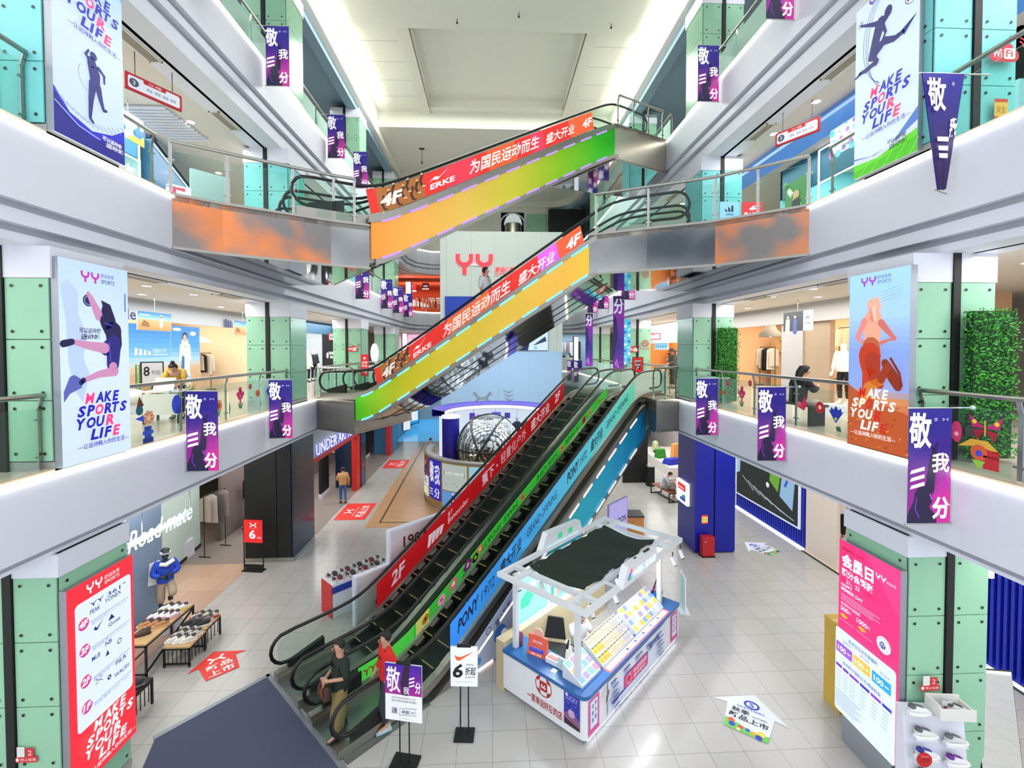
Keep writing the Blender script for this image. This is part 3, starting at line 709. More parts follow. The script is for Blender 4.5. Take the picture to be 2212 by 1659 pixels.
# E2 / E3: red prints on the near balustrade
def redbanner(E, nose, u0, u1, lay, e=.32):
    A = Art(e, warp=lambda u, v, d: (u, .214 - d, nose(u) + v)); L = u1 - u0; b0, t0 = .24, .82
    sk = -.12
    def q(a, c, col, k=10):
        for i in range(k):
            x0, x1 = u0 + L * (a + (c - a) * i / k), u0 + L * (a + (c - a) * (i + 1) / k)
            A.shape([(x0, b0), (x1, b0), (x1 + sk, t0), (x0 + sk, t0)], [(0, 1, 2, 3)], col); A.k -= 1
        A.k += 1
    q(0, 1, '#ee2a20', 16)
    for a, c, col in lay: q(a, c, col, 5)
    q(.03, .19, '#a8642a', 5)
    for i in range(9):
        x = u0 + L * (.045 + .0165 * i); y = .3 + .12 * (i % 3)
        sk2 = '#e8b48a' if i % 3 else '#3a2418'
        A.limb([(x, y), (x - .06, y + .14), (x - .02, y + .26)], [.045, .06, .07], '#3a1f14'); A.disc(x - .03, y + .31, .03, sk2, 8)
        A.limb([(x, y), (x + .07, y - .02)], [.04, .03], sk2)
    A.text('4F', u0 + L * .03, .36, u0 + L * .105, .66, '#e8e2dc', .04, .1)
    A.poly([(u0 + L * .215, .6), (u0 + L * .232, .56), (u0 + L * .275, .76), (u0 + L * .24, .62), (u0 + L * .222, .66), (u0 + L * .2, .56)], '#ffffff')
    A.text('ERKE', u0 + L * .205, .36, u0 + L * .3, .5, '#f4f0ee', .03)
    A.text('为国民运动而生', u0 + L * .36, .34, u0 + L * .685, .72, '#f3ece6', .02, .12)
    A.text('盛大开业', u0 + L * .72, .34, u0 + L * .88, .66, '#f3ece6', .02, .12)
    A.text('4F', u0 + L * .925, .38, u0 + L * .985, .66, '#f0e6de', .04, .1)
    A.build('red_banner', E)
redbanner(E2, n2, .72, 7.2, [(.4, .6, '#f4692a'), (.82, .9, '#e060e8'), (.9, 1, '#ff5a2a')])
redbanner(E3, n3, .12, 7.5, [(.27, .4, '#f0344a'), (.45, .58, '#f65a2a'), (.66, .72, '#f0365a'), (.86, 1, '#f4602e')])
# ---------------------------------------------------------------- escalator landings (mirror-clad platforms)
glow_painted_steel = mat('scratched_steel_painted_glow', '#b58f78', .22, 1, bump=.15, bscale=3); nt, bs = nodes_of(glow_painted_steel)
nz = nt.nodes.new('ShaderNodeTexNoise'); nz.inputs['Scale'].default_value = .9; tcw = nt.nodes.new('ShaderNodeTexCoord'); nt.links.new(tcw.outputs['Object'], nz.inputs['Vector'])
crw = nt.nodes.new('ShaderNodeValToRGB'); ew = crw.color_ramp.elements; ew[0].position = .4; ew[0].color = (*lin('#85807c'), 1); ew[1].position = .62; ew[1].color = (*lin('#e08a5a'), 1)  # orange reflections of the surroundings painted in as colour patches
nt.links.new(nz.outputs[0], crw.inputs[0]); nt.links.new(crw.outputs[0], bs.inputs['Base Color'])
def platform(name, label, edge, back, z, h, mats, split=None, rails=True, rl=None):
    """edge: plan polyline facing the void, back: polyline closing it at the wall"""
    poly = edge + back
    o = MB(); o.prism(poly, z - .12, z - .005); t = thing(name, label, 'escalator landing', (0, 0, 0))
    o.build('floor_slab', tiles2, t)
    for i, (a, c) in enumerate(zip(edge[:-1], edge[1:])):
        m = mats[min(i, len(mats) - 1)]; d = (V(c) - V(a)); n = V((-d.y, d.x)).normalized()
        q = MB(); k = max(1, round(d.length / .25)); hh = 6; vs = []; fs = []
        for x in range(k + 1):
            for y in range(hh + 1): vs.append((a[0] + d.x * x / k, a[1] + d.y * x / k, z - h * y / hh))
        for x in range(k):
            for y in range(hh): fs.append((x * (hh + 1) + y, x * (hh + 1) + y + 1, (x + 1) * (hh + 1) + y + 1, (x + 1) * (hh + 1) + y))
        q.add(vs, fs, 0, True); q.build('fascia_panel', m, t)
        for zz in (z, z - h): q = MB(); q.bar((*a, zz), (*c, zz), .065, .05); q.build('edge_trim', deck_m, t)
    q = MB(); q.prism(poly, z - h - .02, z - h); q.build('soffit', mirror_s, t)
    return t
platform('escalator_landing', 'mirror-clad landing with painted orange sheen jutting from the left third level',
         [(-5.85, 8.62), (-5.25, 9.15), (-4.23, 9.8), (-3.55, 10.25), (-2.81, 10.6), (-4.5, 13.2)], [(-5.85, 13.4)], Z3, .98, [glow_painted_steel, glow_painted_steel, glow_painted_steel, mirror_s, mirror_s, mirror_s])
platform('escalator_landing', 'mirror-clad landing with dark reflections jutting from the right third level',
         [(3.72, 14.16), (2.45, 11.28), (3.69, 10.62), (5.01, 9.95), (5.63, 9.4), (6.33, 8.78)], [(6.33, 14.3)], Z3, .98, [mirror_s, mirror_s, mirror_s, glow_painted_steel, glow_painted_steel])
platform('escalator_landing', 'plain metal landing of the lower crossing escalator on the left second level',
         [(-5.85, 15.35), (-4.28, 14.24), (-3.02, 17.12), (-5.85, 18.3)], [], Z2, 1.0, [deck_m, deck_m, deck_m])
platform('escalator_landing', 'plain metal landing at the top of the double escalator, right second level',
         [(3.02, 17.13), (5.15, 14.97), (5.2, 14.0), (6.1, 14.4)], [(6.1, 17.6)], Z2, 1.0, [deck_m, deck_m, deck_m])
platform('escalator_landing', 'steel landing at the top of the upper crossing escalator on the right fourth level',
         [(2.42, 17.72), (4.13, 15.07), (6.33, 16.2)], [(6.33, 19)], Z4, 1.15, [deck_m, mat('satin_warm_steel', '#c9c1b2', .3, .9)])
balustrade([(-5.95, 8.75), (-5.2, 9.25), (-4.2, 9.9), (-3.5, 10.32), (-3.1, 10.5)], Z3, 'bent glass balustrade around the left mirror-clad landing, third level', 1.1, back=1)
balustrade([(2.62, 11.3), (3.75, 10.72), (5.05, 10.05), (5.7, 9.5), (6.4, 8.9)], Z3, 'bent glass balustrade around the right mirror-clad landing, third level', 1.2, back=1)
balustrade([(-5.8, 15.45), (-4.4, 14.45)], Z2, 'short glass balustrade beside the lower crossing escalator, left second level', .9, back=1)
balustrade([(4.3, 15.17), (6.2, 16.15)], Z4, 'glass balustrade on the fourth level landing above the orange banner end', .75, back=1)
balustrade([(5.15, 14.05), (6.05, 14.45)], Z2, 'short glass balustrade beside the double escalator top, right second level', .5, back=1)
# ================================================================ LIGHTBOXES
LW = {'I': .5, 'L': .82, 'F': .85, 'E': .88, 'M': 1.12}
def word(A, w, h, t, u0, u1, v0, v1, col, hi={}, shear=.22, bold=.045):
    tot = sum(LW.get(c, 1) for c in t); x = u0
    for c in t:
        ww = (u1 - u0) * LW.get(c, 1) / tot
        if c != ' ': A.text(c, x * w, v0 * h, (x + ww * .97) * w, v1 * h, hi.get(c, col) if isinstance(hi, dict) else col, .02 if c == 'M' else bold, shear)
        x += ww
def slogan(A, w, h, v, col, pk, s=1.0, last=True, zh=None, u=0):
    d = .0615 * s
    word(A, w, h, 'MAKE', .29 + u, .80 + u, v + 3 * d, v + 3.9 * d, col, {'M': pk} if pk else {})
    word(A, w, h, 'SPORTS', .18 + u, .92 + u, v + 2 * d, v + 2.9 * d, col, {'O': pk} if pk else {})
    word(A, w, h, 'YOUR', .16 + u, .70 + u, v + d, v + 1.9 * d, col, {'R': pk} if pk else {})
    word(A, w, h, 'LIFE', .34 + u, .80 + u, v, v + .9 * d, col, {'E': pk} if pk else {})
    A.text('—让运动融入你的生活—', (.17 + u) * w, (v - .6 * d) * h, (.93 + u) * w, (v - .15 * d) * h, zh or col, .012)
def yy(A, u0, v0, u1, v1, col):
    'two forked letters'
    W_ = (u1 - u0) / 2.15; H_ = v1 - v0; t = W_ * .24
    for i in range(2):
        x = u0 + i * W_ * 1.15; cx = x + W_ / 2
        A.line([(x + t / 2, v1), (x + t / 2, v1 - H_ * .25)] + [(cx - (W_ - t) / 2 * cos(q), v1 - H_ * .25 - (W_ - t) / 2 * .85 * sin(q)) for q in [pi * j / 10 for j in range(1, 10)]] + [(x + W_ - t / 2, v1 - H_ * .25), (x + W_ - t / 2, v1)], t, col)
        A.rect(cx - t / 2, v0, cx + t / 2, v0 + H_ * .42, col)
def bands(A, w, h, stops, n=24):
    for i in range(n):
        f = (i + .5) / n
        for (p, a), (q, c) in zip(stops[:-1], stops[1:]):
            if p <= f <= q:
                k = (f - p) / (q - p); x = [int(a[j:j + 2], 16) for j in (1, 3, 5)]; y = [int(c[j:j + 2], 16) for j in (1, 3, 5)]
                A.rect(0, h * i / n, w, h * (i + 1) / n, '#%02x%02x%02x' % tuple(int(s * (1 - k) + r * k) for s, r in zip(x, y))); A.k -= 1; break
    A.k += 1
def lightbox(label, s, y, z, w, h, x, frame='#9aa0a8', group=None):
    t = thing('lightbox', label, 'lightbox', (s * x, y, z), R(90) if s < 0 else R(-90), group)
    b = MB(); b.box(0, w, 0, .1, 0, h); t2 = b.build('casing', mat('lightbox_casing', frame, .4, .6), t)
    return t2
EM = .95
# left second level: leaping player in black
t = lightbox('tall backlit poster of a leaping black-clad player, left second level', -1, 6.3, 5.13, 1.15, 2.84, 5.76)
w, h = 1.15, 2.84; A = Art(EM)
bands(A, w, h, [(0, '#c9dcf6'), (.6, '#cfe2f8'), (1, '#b9d3f4')])
P = lambda *q: [(a * w, b * h) for a, b in q]
A.poly(P((.02, .87), (.12, .9), (.25, .84), (.24, .74), (.36, .64), (.3, .52), (.38, .44), (.28, .3), (.18, .36), (.1, .5), (.08, .7)), '#b3c8ea')
yy(A, .29 * w, .9 * h, .55 * w, .955 * h, '#c02fb0'); A.text('舒适体育', .57 * w, .935 * h, .77 * w, .957 * h, '#3a3aa0'); A.text('SPORTS', .57 * w, .905 * h, .78 * w, .926 * h, '#3a3aa0', .01, .1)
sk, bk, dk = '#c58ab4', '#14144a', '#22207a'
A.disc(.38 * w, .81 * h, .085, '#20225e'); A.ring(.38 * w, .81 * h, .06, .012, '#8f97d0')
A.limb(P((.52, .73), (.46, .78), (.38, .845)), [.11, .085, .06], sk); A.limb(P((.62, .72), (.5, .77), (.42, .83)), [.12, .09, .06], sk)
A.disc(.64 * w, .765 * h, .085, bk, ry=.11); A.poly(P((.56, .82), (.7, .8), (.78, .72), (.74, .68), (.62, .74)), bk)
A.limb(P((.64, .71), (.74, .66), (.76, .59)), [.24, .3, .26], bk); A.limb(P((.74, .6), (.62, .565)), [.24, .2], dk)
A.limb(P((.74, .58), (.72, .48)), [.26, .22], dk)
A.limb(P((.6, .57), (.33, .585), (.17, .6)), [.16, .11, .075], sk); A.limb(P((.14, .6), (.03, .59)), [.09, .1], bk)
A.limb(P((.72, .47), (.74, .445), (.5, .435), (.3, .41)), [.15, .15, .1, .07], sk); A.limb(P((.28, .41), (.25, .4)), [.08, .08], bk)
A.poly(P((.24, .42), (.26, .375), (.1, .35), (.02, .31), (.02, .36), (.1, .43), (.16, .44)), '#5560b0')
A.line(P((.6, .7), (.72, .69)), .012, '#5a63c8'); A.line(P((.66, .6), (.68, .5)), .012, '#5a63c8')
A.text('可以运动的', .24 * w, .645 * h, .54 * w, .672 * h, '#151547', .015, .2); A.text('运动城', .25 * w, .612 * h, .53 * w, .642 * h, '#151547', .02, .2)
A.line(P((.93, .77), (.93, .87)), .02, '#2a4ae0')
slogan(A, w, h, .105, '#1a18b4', '#ee3f86'); A.build('backlit_print', t, (0, 0, 0))
# left third level: runner over a blue wave
t = lightbox('tall backlit poster of a blue runner above a dark blue wave, left third level', -1, 6.3, 9.62, 1.15, 2.78, 5.76)
w, h = 1.15, 2.78; A = Art(EM)
bands(A, w, h, [(0, '#bcd2f2'), (.6, '#cbddf7'), (1, '#9fc4f0')])
A.poly(P((.7, 1), (1, .9), (1, 1)), '#5aa8ea')
A.poly(P((0, .22), (.2, .13), (.5, .095), (.8, .13), (1, .19), (1, 0), (0, 0)), '#1410c0')
A.poly(P((0, .2), (.2, .1), (.5, .06), (.8, .09), (1, .13), (1, 0), (0, 0)), '#0d0a86')
for i in range(14): A.line(P((.02 + .07 * i, .2 - .06 * sin(i * .24)), (.1 + .07 * i, .17 - .05 * sin(i * .24))), .01, '#6f7fd6')
A.line(P((0, .15), (.3, .085), (.6, .07)), .012, '#c5d4ff')
A.limb(P((.5, .45), (.54, .4), (.55, .34)), [.15, .19, .15], '#141a78'); A.disc(.53 * w, .487 * h, .058, '#18206e'); A.limb(P((.48, .452), (.42, .47), (.46, .5)), [.07, .05, .03], '#1a227c')
A.limb(P((.6, .44), (.68, .42), (.68, .38)), [.06, .05, .03], '#1a227c'); A.limb(P((.51, .34), (.48, .26), (.46, .16)), [.13, .09, .05], '#141a78'); A.limb(P((.58, .34), (.62, .28), (.66, .235)), [.12, .08, .05], '#141a78')
A.limb(P((.46, .155), (.5, .14)), [.05, .04], '#101560'); A.limb(P((.66, .235), (.7, .24)), [.05, .04], '#101560'); A.ring(.5 * w, .36 * h, .22, .008, '#6a78c8', 20, 150, 260)
slogan(A, w, h, .595, '#1a18b4', '#ee3f86'); A.text('可以运动的', .62 * w, .075 * h, .92 * w, .1 * h, '#eef2ff', .02, .2); A.text('运动城', .66 * w, .045 * h, .95 * w, .073 * h, '#eef2ff', .02, .2)
A.build('backlit_print', t)
# right third level: footballer
t = lightbox('tall backlit poster of a kicking footballer above green turf, right third level', 1, 7.58, 9.63, 1.16, 2.83, 6.25)
w, h = 1.16, 2.83; A = Art(EM)
bands(A, w, h, [(0, '#d2e3f8'), (1, '#c6dbf6')])
A.poly(P((.62, .1), (1, .23), (1, 0), (0, 0), (0, .12), (.3, .09)), '#4f78c8'); A.poly(P((0, .11), (.35, .085), (.7, .11), (1, .16), (1, 0), (0, 0)), '#c9d6ee')
A.poly(P((0, .08), (.4, .065), (1, .12), (1, 0), (0, 0)), '#5fd02a'); A.poly(P((0, .04), (.5, .05), (1, .08), (1, 0), (0, 0)), '#49bd1a')
for i in range(5): A.line(P((.1 + .2 * i, 0), (.3 + .18 * i, .07)), .012, '#83e04a')
for r, a in ((.42, .85), (.47, .86), (.38, .83)): A.ring(.55 * w, (a - .12) * h, r, .009, '#3a3a9a', 22, 60, 250, ry=.75)
A.ring(.6 * w, .84 * h, .42, .01, '#8a6ac8', 16, 40, 150)
nv = '#1c1c6a'
A.limb(P((.43, .815), (.36, .74), (.31, .665)), [.2, .17, .17], nv); A.disc(.55 * w, .845 * h, .07, nv, ry=.09); A.limb(P((.45, .81), (.53, .82)), [.12, .08], nv)
A.limb(P((.4, .82), (.26, .852), (.11, .888)), [.09, .06, .035], nv)
for q in ((.06, .905), (.1, .915), (.05, .885), (.14, .91)): A.line(P((.11, .888), q), .012, nv)
A.limb(P((.46, .8), (.52, .74), (.46, .7)), [.08, .05, .04], nv); A.limb(P((.32, .665), (.5, .695), (.66, .665), (.78, .667)), [.17, .13, .09, .07], nv); A.poly(P((.76, .68), (.95, .7), (.98, .712), (.8, .645)), nv)
A.limb(P((.31, .66), (.37, .612), (.2, .605), (.1, .612)), [.16, .12, .08, .05], nv); A.poly(P((.12, .62), (0, .602), (.02, .594), (.13, .6)), nv)
A.disc(.9 * w, .82 * h, .105, '#e9f0fc'); A.ring(.9 * w, .82 * h, .1, .012, '#3a3a9a')
for q in range(5): A.disc(.9 * w + .06 * cos(q * 1.257), .82 * h + .06 * sin(q * 1.257), .022, '#2a2a80', 6)
yy(A, .25 * w, .955 * h, .5 * w, .99 * h, '#5a2fb0')
slogan(A, w, h, .235, '#1a18b4', '#e8407c'); A.text('可以运动的', .6 * w, .1 * h, .88 * w, .125 * h, '#143a14', .02, .2); A.text('运动城', .62 * w, .065 * h, .9 * w, .097 * h, '#143a14', .02, .2)
A.build('backlit_print', t)
# right second level: runner seen from behind
t = lightbox('tall backlit poster of a runner in orange tights seen from behind, right second level', 1, 7.31, 5.14, 1.1, 2.78, 5.99)
w, h = 1.1, 2.78; A = Art(EM)
bands(A, w, h, [(0, '#b8552a'), (.2, '#c8683a'), (.29, '#d08a5a'), (.34, '#8fa6e4'), (.55, '#86a4ea'), (.75, '#a8d0f0'), (1, '#a6d8ee')], 30)
A.poly(P((0, .36), (.12, .33), (.3, .3), (.55, .27), (1, .22), (1, 0), (0, 0)), '#b65426')
for i in range(40):
    a, c = random.random(), random.random() * .26; A.line(P((a, c), (a + .05, c + .012)), .012, ['#d8843a', '#8a3410', '#e09a4a', '#9a3f14'][i % 4])
yy(A, .24 * w, .925 * h, .5 * w, .975 * h, '#a84ad0'); A.text('舒适体育', .52 * w, .955 * h, .74 * w, .975 * h, '#5a4ab0'); A.text('SPORTS', .52 * w, .928 * h, .74 * w, .947 * h, '#5a4ab0', 0, .1)
for i in range(4): A.line(P((.6, .88 - .018 * i), (.92, .905 - .018 * i)), .006, '#8aa6b8')
A.limb(P((.46, .73), (.45, .62)), [.34, .3], '#e8a890'); A.limb(P((.32, .725), (.2, .635), (.28, .605)), [.12, .09, .06], '#e58a86'); A.limb(P((.6, .71), (.8, .625), (.6, .6)), [.12, .09, .06], '#d0706a')
A.limb(P((.46, .74), (.47, .77)), [.12, .1], '#e0887a'); A.disc(.47 * w, .79 * h, .095, '#e8948e', ry=.1); A.limb(P((.48, .8), (.5, .73)), [.09, .05], '#f4c4a8'); A.poly(P((.35, .82), (.42, .85), (.55, .855), (.6, .8), (.56, .76), (.52, .8), (.4, .8)), '#f0b09a')
A.limb(P((.44, .575), (.42, .5)), [.34, .4], '#b8603a'); A.limb(P((.42, .53), (.42, .42), (.36, .28)), [.42, .26, .15], '#c23a1a'); A.limb(P((.47, .5), (.52, .4), (.6, .37)), [.3, .2, .14], '#a8321a')
A.limb(P((.34, .3), (.4, .35), (.62, .39)), [.12, .16, .13], '#d07a2a')
A.limb(P((.68, .49), (.8, .42), (.88, .37)), [.13, .19, .15], '#8a2c12'); A.limb(P((.62, .4), (.72, .47)), [.14, .13], '#9a3414'); A.line(P((.76, .52), (.9, .44), (.94, .37)), .04, '#7a2410')
A.limb(P((.36, .28), (.3, .26), (.26, .25)), [.12, .1, .07], '#e8902a')
slogan(A, w, h, .105, '#f3e8e2', '#c8241c', zh='#f6ece4', u=-.05); A.build('backlit_print', t)
# left ground floor: red floor directory
t = lightbox('red backlit floor directory standing against the left ground-floor pillar', -1, 6.3, .55, 1.13, 2.9, 5.76, '#7c7f86')
w, h = 1.13, 2.9; A = Art(EM)
A.rect(0, 0, w, h, '#f2303e'); yy(A, .27 * w, .925 * h, .5 * w, .975 * h, '#ffe6e8'); A.text('舒适体育', .53 * w, .95 * h, .77 * w, .972 * h, '#ffe6e8'); A.text('SPORTS', .53 * w, .926 * h, .77 * w, .944 * h, '#ffe6e8', .01)
A.rrect(.1 * w, .278 * h, .95 * w, .905 * h, .06, '#d9e6fa')
nb = '#1c2c7c'
for fl, v, zh, en, brands in (('4F', .795, '运动折扣', 'Sports Discount', (('YY 361°', .3, .86, .865), ('PEAK', .3, .45, .83), ('YONEX', .52, .78, .838))),
                      ('3F', .665, '运动休闲', 'Sports And Leisure', (('✓', .34, .5, .735), ('▲', .56, .66, .74), ('Goss', .56, .75, .705))),
                      ('2F', .512, '青春休闲', 'Youth Leisure', (('MLB', .3, .42, .595), ('▲', .5, .56, .57), ('NB', .5, .6, .62), ('◎', .68, .76, .585))),
                      ('1F', .385, '时尚潮流', 'Fashion Trends', (('H', .34, .44, .47), ('FILA', .65, .82, .48), ('WALSH', .62, .86, .42), ('ᗣ', .5, .58, .44)))):
    A.disc(.215 * w, v * h, .085, '#c73a9a'); A.disc(.205 * w, (v + .004) * h, .07, '#e0468a'); A.text(fl, .15 * w, (v - .015) * h, .28 * w, (v + .018) * h, '#ffffff', .03, .2)
    A.line(P((.3, v - .012), (.9, v - .012)), .006, nb); A.text(zh, .32 * w, (v - .032) * h, .56 * w, (v - .016) * h, '#6f86c4'); A.text(en, .58 * w, (v - .031) * h, .86 * w, (v - .017) * h, '#8fa2d2')
    for tx, u0, u1, vv in brands:
        if tx in '✓': A.poly(P((u0, vv), (u0 + .05, vv - .012), (u1, vv + .03), (u0 + .05, vv), (u0 + .02, vv + .014)), nb)
        elif tx == '▲': A.poly(P((u0, vv - .012), (u1, vv - .012), ((u0 + u1) / 2, vv + .016)), nb)
        elif tx == '◎': A.ring((u0 + u1) / 2 * w, vv * h, .035, .012, nb, 16)
        elif tx == 'H': A.line(P((u0, vv + .012), (u0 + .05, vv), (u0, vv - .012)), .012, nb); A.line(P((u1, vv + .012), (u1 - .05, vv), (u1, vv - .012)), .012, nb)
        elif tx == 'ᗣ': A.ring((u0 + u1) / 2 * w, vv * h, .025, .02, nb, 12)
        else: A.text(tx, u0 * w, (vv - .01) * h, u1 * w, (vv + .012) * h, nb, .01)
A.k += 1
slogan(A, w, h, .075, '#ffeef0', None, .86); A.build('backlit_print', t)
# right ground floor: pink member-day panel
tp = lightbox('pink and white backlit member-day panel against the right ground-floor pillar', 1, 7.46, .5, 1.17, 2.95, 6.0, '#8f8f94')
w, h = 1.17, 2.95; A = Art(EM)
A.rect(0, 0, w, h, '#f52a7c'); A.poly(P((.45, 1), (1, 1), (1, .75)), '#fb3a88')
for tx, u0, u1, v0, v1, col, bd in (('MEMBER DAY', .06, .44, .945, .965, '#b01838', .02), ('会员日', .05, .6, .85, .93, '#fff2f6', .045), ('积分会膨胀', .05, .6, .795, .842, '#fff2f6', .03), ('每月', .05, .14, .765, .785, '#c01838', 0), ('21、22', .14, .38, .76, .785, '#ffe9f0', .02), ('日 全场会员日', .4, .64, .765, .785, '#c01838', 0),
                              ('HAPPY', .05, .25, .735, .753, '#ffeaf2', .02), ('MEMBER DAY', .05, .44, .71, .729, '#ffeaf2', .02), ('会员积分当钱花', .05, .4, .625, .643, '#ffeaf2', .01), ('500', .05, .19, .59, .617, '#ffeaf2', .02), ('积分', .2, .24, .595, .612, '#ffeaf2', 0), ('1000', .34, .52, .585, .612, '#ffeaf2', .02), ('积分', .53, .57, .59, .607, '#ffeaf2', 0)):
    A.text(tx, u0 * w, v0 * h, u1 * w, v1 * h, col, bd)
yy(A, .64 * w, .895 * h, .8 * w, .925 * h, '#ffeaf2'); A.text('舒适体育', .81 * w, .898 * h, .95 * w, .912 * h, '#ffeaf2')
for i in range(4): A.rect(.06 * w, (.69 - .011 * i) * h, (.72 - .1 * (i % 2)) * w, (.693 - .011 * i) * h, '#ffc2da')
for u, tx in ((.12, '10元'), (.44, '20元')): A.disc(u * w, .567 * h, .075, '#f7d21c', ry=.03); A.text(tx, (u - .05) * w, .559 * h, (u + .05) * w, .575 * h, '#b06a10', .02)
for u0 in (.04, .34): A.rect(u0 * w, .54 * h, (u0 + .27) * w, .542 * h, '#ffd0e2')
A.disc(.79 * w, .57 * h, .125, '#eaf2ff', 24)
for q in range(24): A.disc(.79 * w + .1 * cos(q * pi / 12), .57 * h + .1 * sin(q * pi / 12), .008, '#5a7ac0', 6)
A.disc(.79 * w, .57 * h, .055, '#3a3f9a'); yy(A, .755 * w, .557 * h, .825 * w, .582 * h, '#f0f4ff')
A.rrect(-.0 * w, 0, w, .487 * h, .05, '#d8e6fb')
A.text('会员生日月专享福利', .24 * w, .44 * h, .72 * w, .462 * h, '#2f3f98', .01); A.text('会员积分领取方式/等级权益', .14 * w, .292 * h, .78 * w, .312 * h, '#2f3f98', .01)
for u0, c, nm in ((.02, '#9a5ad8', '普通会员'), (.33, '#f2c24a', '银卡会员'), (.65, '#2aa6e4', '金卡会员')):
    A.disc((u0 + .07) * w, .425 * h, .03, '#f4f8ff', 12); A.text(nm, (u0 + .12) * w, .418 * h, (u0 + .27) * w, .432 * h, '#6a7ac0'); A.rect(u0 * w, .345 * h, (u0 + .29) * w, .405 * h, c); A.text('100', (u0 + .03) * w, .358 * h, (u0 + .18) * w, .388 * h, '#ffffff', .02); A.rect((u0 + .2) * w, .37 * h, (u0 + .26) * w, .376 * h, '#ffffff')
for u0, u1, c in ((.03, .14, '#6a2ac0'), (.16, .26, '#6a2ac0'), (.28, .44, '#8a34c8'), (.46, .62, '#3a2ac0'), (.64, .8, '#8a34c8'), (.82, .96, '#2a2ac0')): A.rect(u0 * w, .262 * h, u1 * w, .278 * h, c)
for i in range(5):
    for u0 in (.05, .17, .3, .48, .66, .83): A.rect(u0 * w, (.24 - .02 * i) * h, (u0 + .09) * w, (.243 - .02 * i) * h, '#8a9acc')
for i in range(9): A.rect(.05 * w, (.135 - .011 * i) * h, (.52 - .05 * (i % 3)) * w, (.138 - .011 * i) * h, '#7f8fc4')
A.build('backlit_print', tp)
b = MB(); b.box(.1, 1.07, .01, .09, -.5, 0); b.build('stand', mat('lightbox_casing', '#8f8f94'), tp.parent)
# ================================================================ HANGING BANNERS
def banner_art():
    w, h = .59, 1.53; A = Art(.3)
    for i in range(10):
        for j in range(24):
            fu, fv = (i + .5) / 10, (j + .5) / 24
            c0 = (0x24, 0x1c, 0x8e); c1 = (0x5c, 0x1d, 0x86); c2 = (0xd8, 0x2a, 0x98)
            k = max(0, min(1, (.62 - fv) / .4)) * (.35 + .65 * fu); q = max(0, min(1, (.85 - fv) / .5))
            c = [a * (1 - q) + b_ * q for a, b_ in zip(c0, c1)]; c = [int(a * (1 - k) + b_ * k) // 12 * 12 for a, b_ in zip(c, c2)]
            A.rect(w * i / 10, h * j / 24, w * (i + 1) / 10, h * (j + 1) / 24, '#%02x%02x%02x' % tuple(min(255, x) for x in c)); A.k -= 1
    A.k += 1
    dk = '#1a1138'
    A.poly([(.0, 0), (.0, .12), (.08, .3), (.1, .42), (.16, .5), (.26, .5), (.33, .42), (.34, .3), (.3, .22), (.4, .1), (.4, 0)], dk)
    A.limb([(.3, .45), (.33, .75), (.36, .98)], [.13, .1, .06], dk); A.line([(.34, .98), (.31, 1.05)], .025, dk); A.line([(.37, 1.0), (.4, 1.08)], .025, dk)
    A.line([(.12, .35), (.1, .2), (.16, .08)], .02, '#6a2a9a'); A.line([(.3, .4), (.33, .32)], .02, '#a04ac0')
    A.text('敬', .0, 1.0, .31, 1.47, '#f4f0fb', .024); A.text('我', .32, .68, .56, .94, '#f4f0fb', .022)
    for v in (.66, .56, .46): A.poly([(.02, v), (.22, v + .05), (.22, v + .1), (.04, v + .05)], '#f4f0fb')
    A.text('分', .33, .06, .58, .36, '#f7ecf8', .04)
    A.ring(.36, 1.38, .018, .01, '#c8c2ee', 8); A.line([(.45, 1.395), (.48, 1.38), (.45, 1.365)], .01, '#d8d4f4'); A.line([(.53, 1.395), (.5, 1.38), (.53, 1.365)], .01, '#d8d4f4')
    return A
def hang(t, s):
    b = MB(); b.box(0, .59, -.0005, .004, 0, 1.53); b.build('cloth', mat('banner_cloth', '#2a1c70', .7, noise=.1), t)
    for zz, n in ((1.53, 'top_rod'), (0, 'bottom_rod')): b = MB(); b.tube([(-.03, .004, zz), (.62, .004, zz)], .01, 8); b.build(n, steel, t)
    b = MB(); x0 = 0 if s < 0 else .59; b.tube([(x0, .004, 1.53), (x0 + s * .3, .004, 1.53)], .008, 6); b.ball((x0 + s * .28, .0, 1.53), .03); b.build('bracket', white, t)
first = None
BG = 'purple anniversary banners hanging from the balustrades'
def banner(s, k, y, label):
    global first
    x = -5.79 if s < 0 else (6.05 if k == 2 else 6.28) - .59
    loc = (x, y, ZF[k] - .69)
    if first is None:
        first = {}
    if s not in first:
        t = thing('hanging_banner', label, 'banner', loc, 0, BG); hang(t, s)
        A = banner_art(); A.build('print', t.children[0]); first[s] = t
    else: t = dup(first[s], loc, 0, label)
    return t
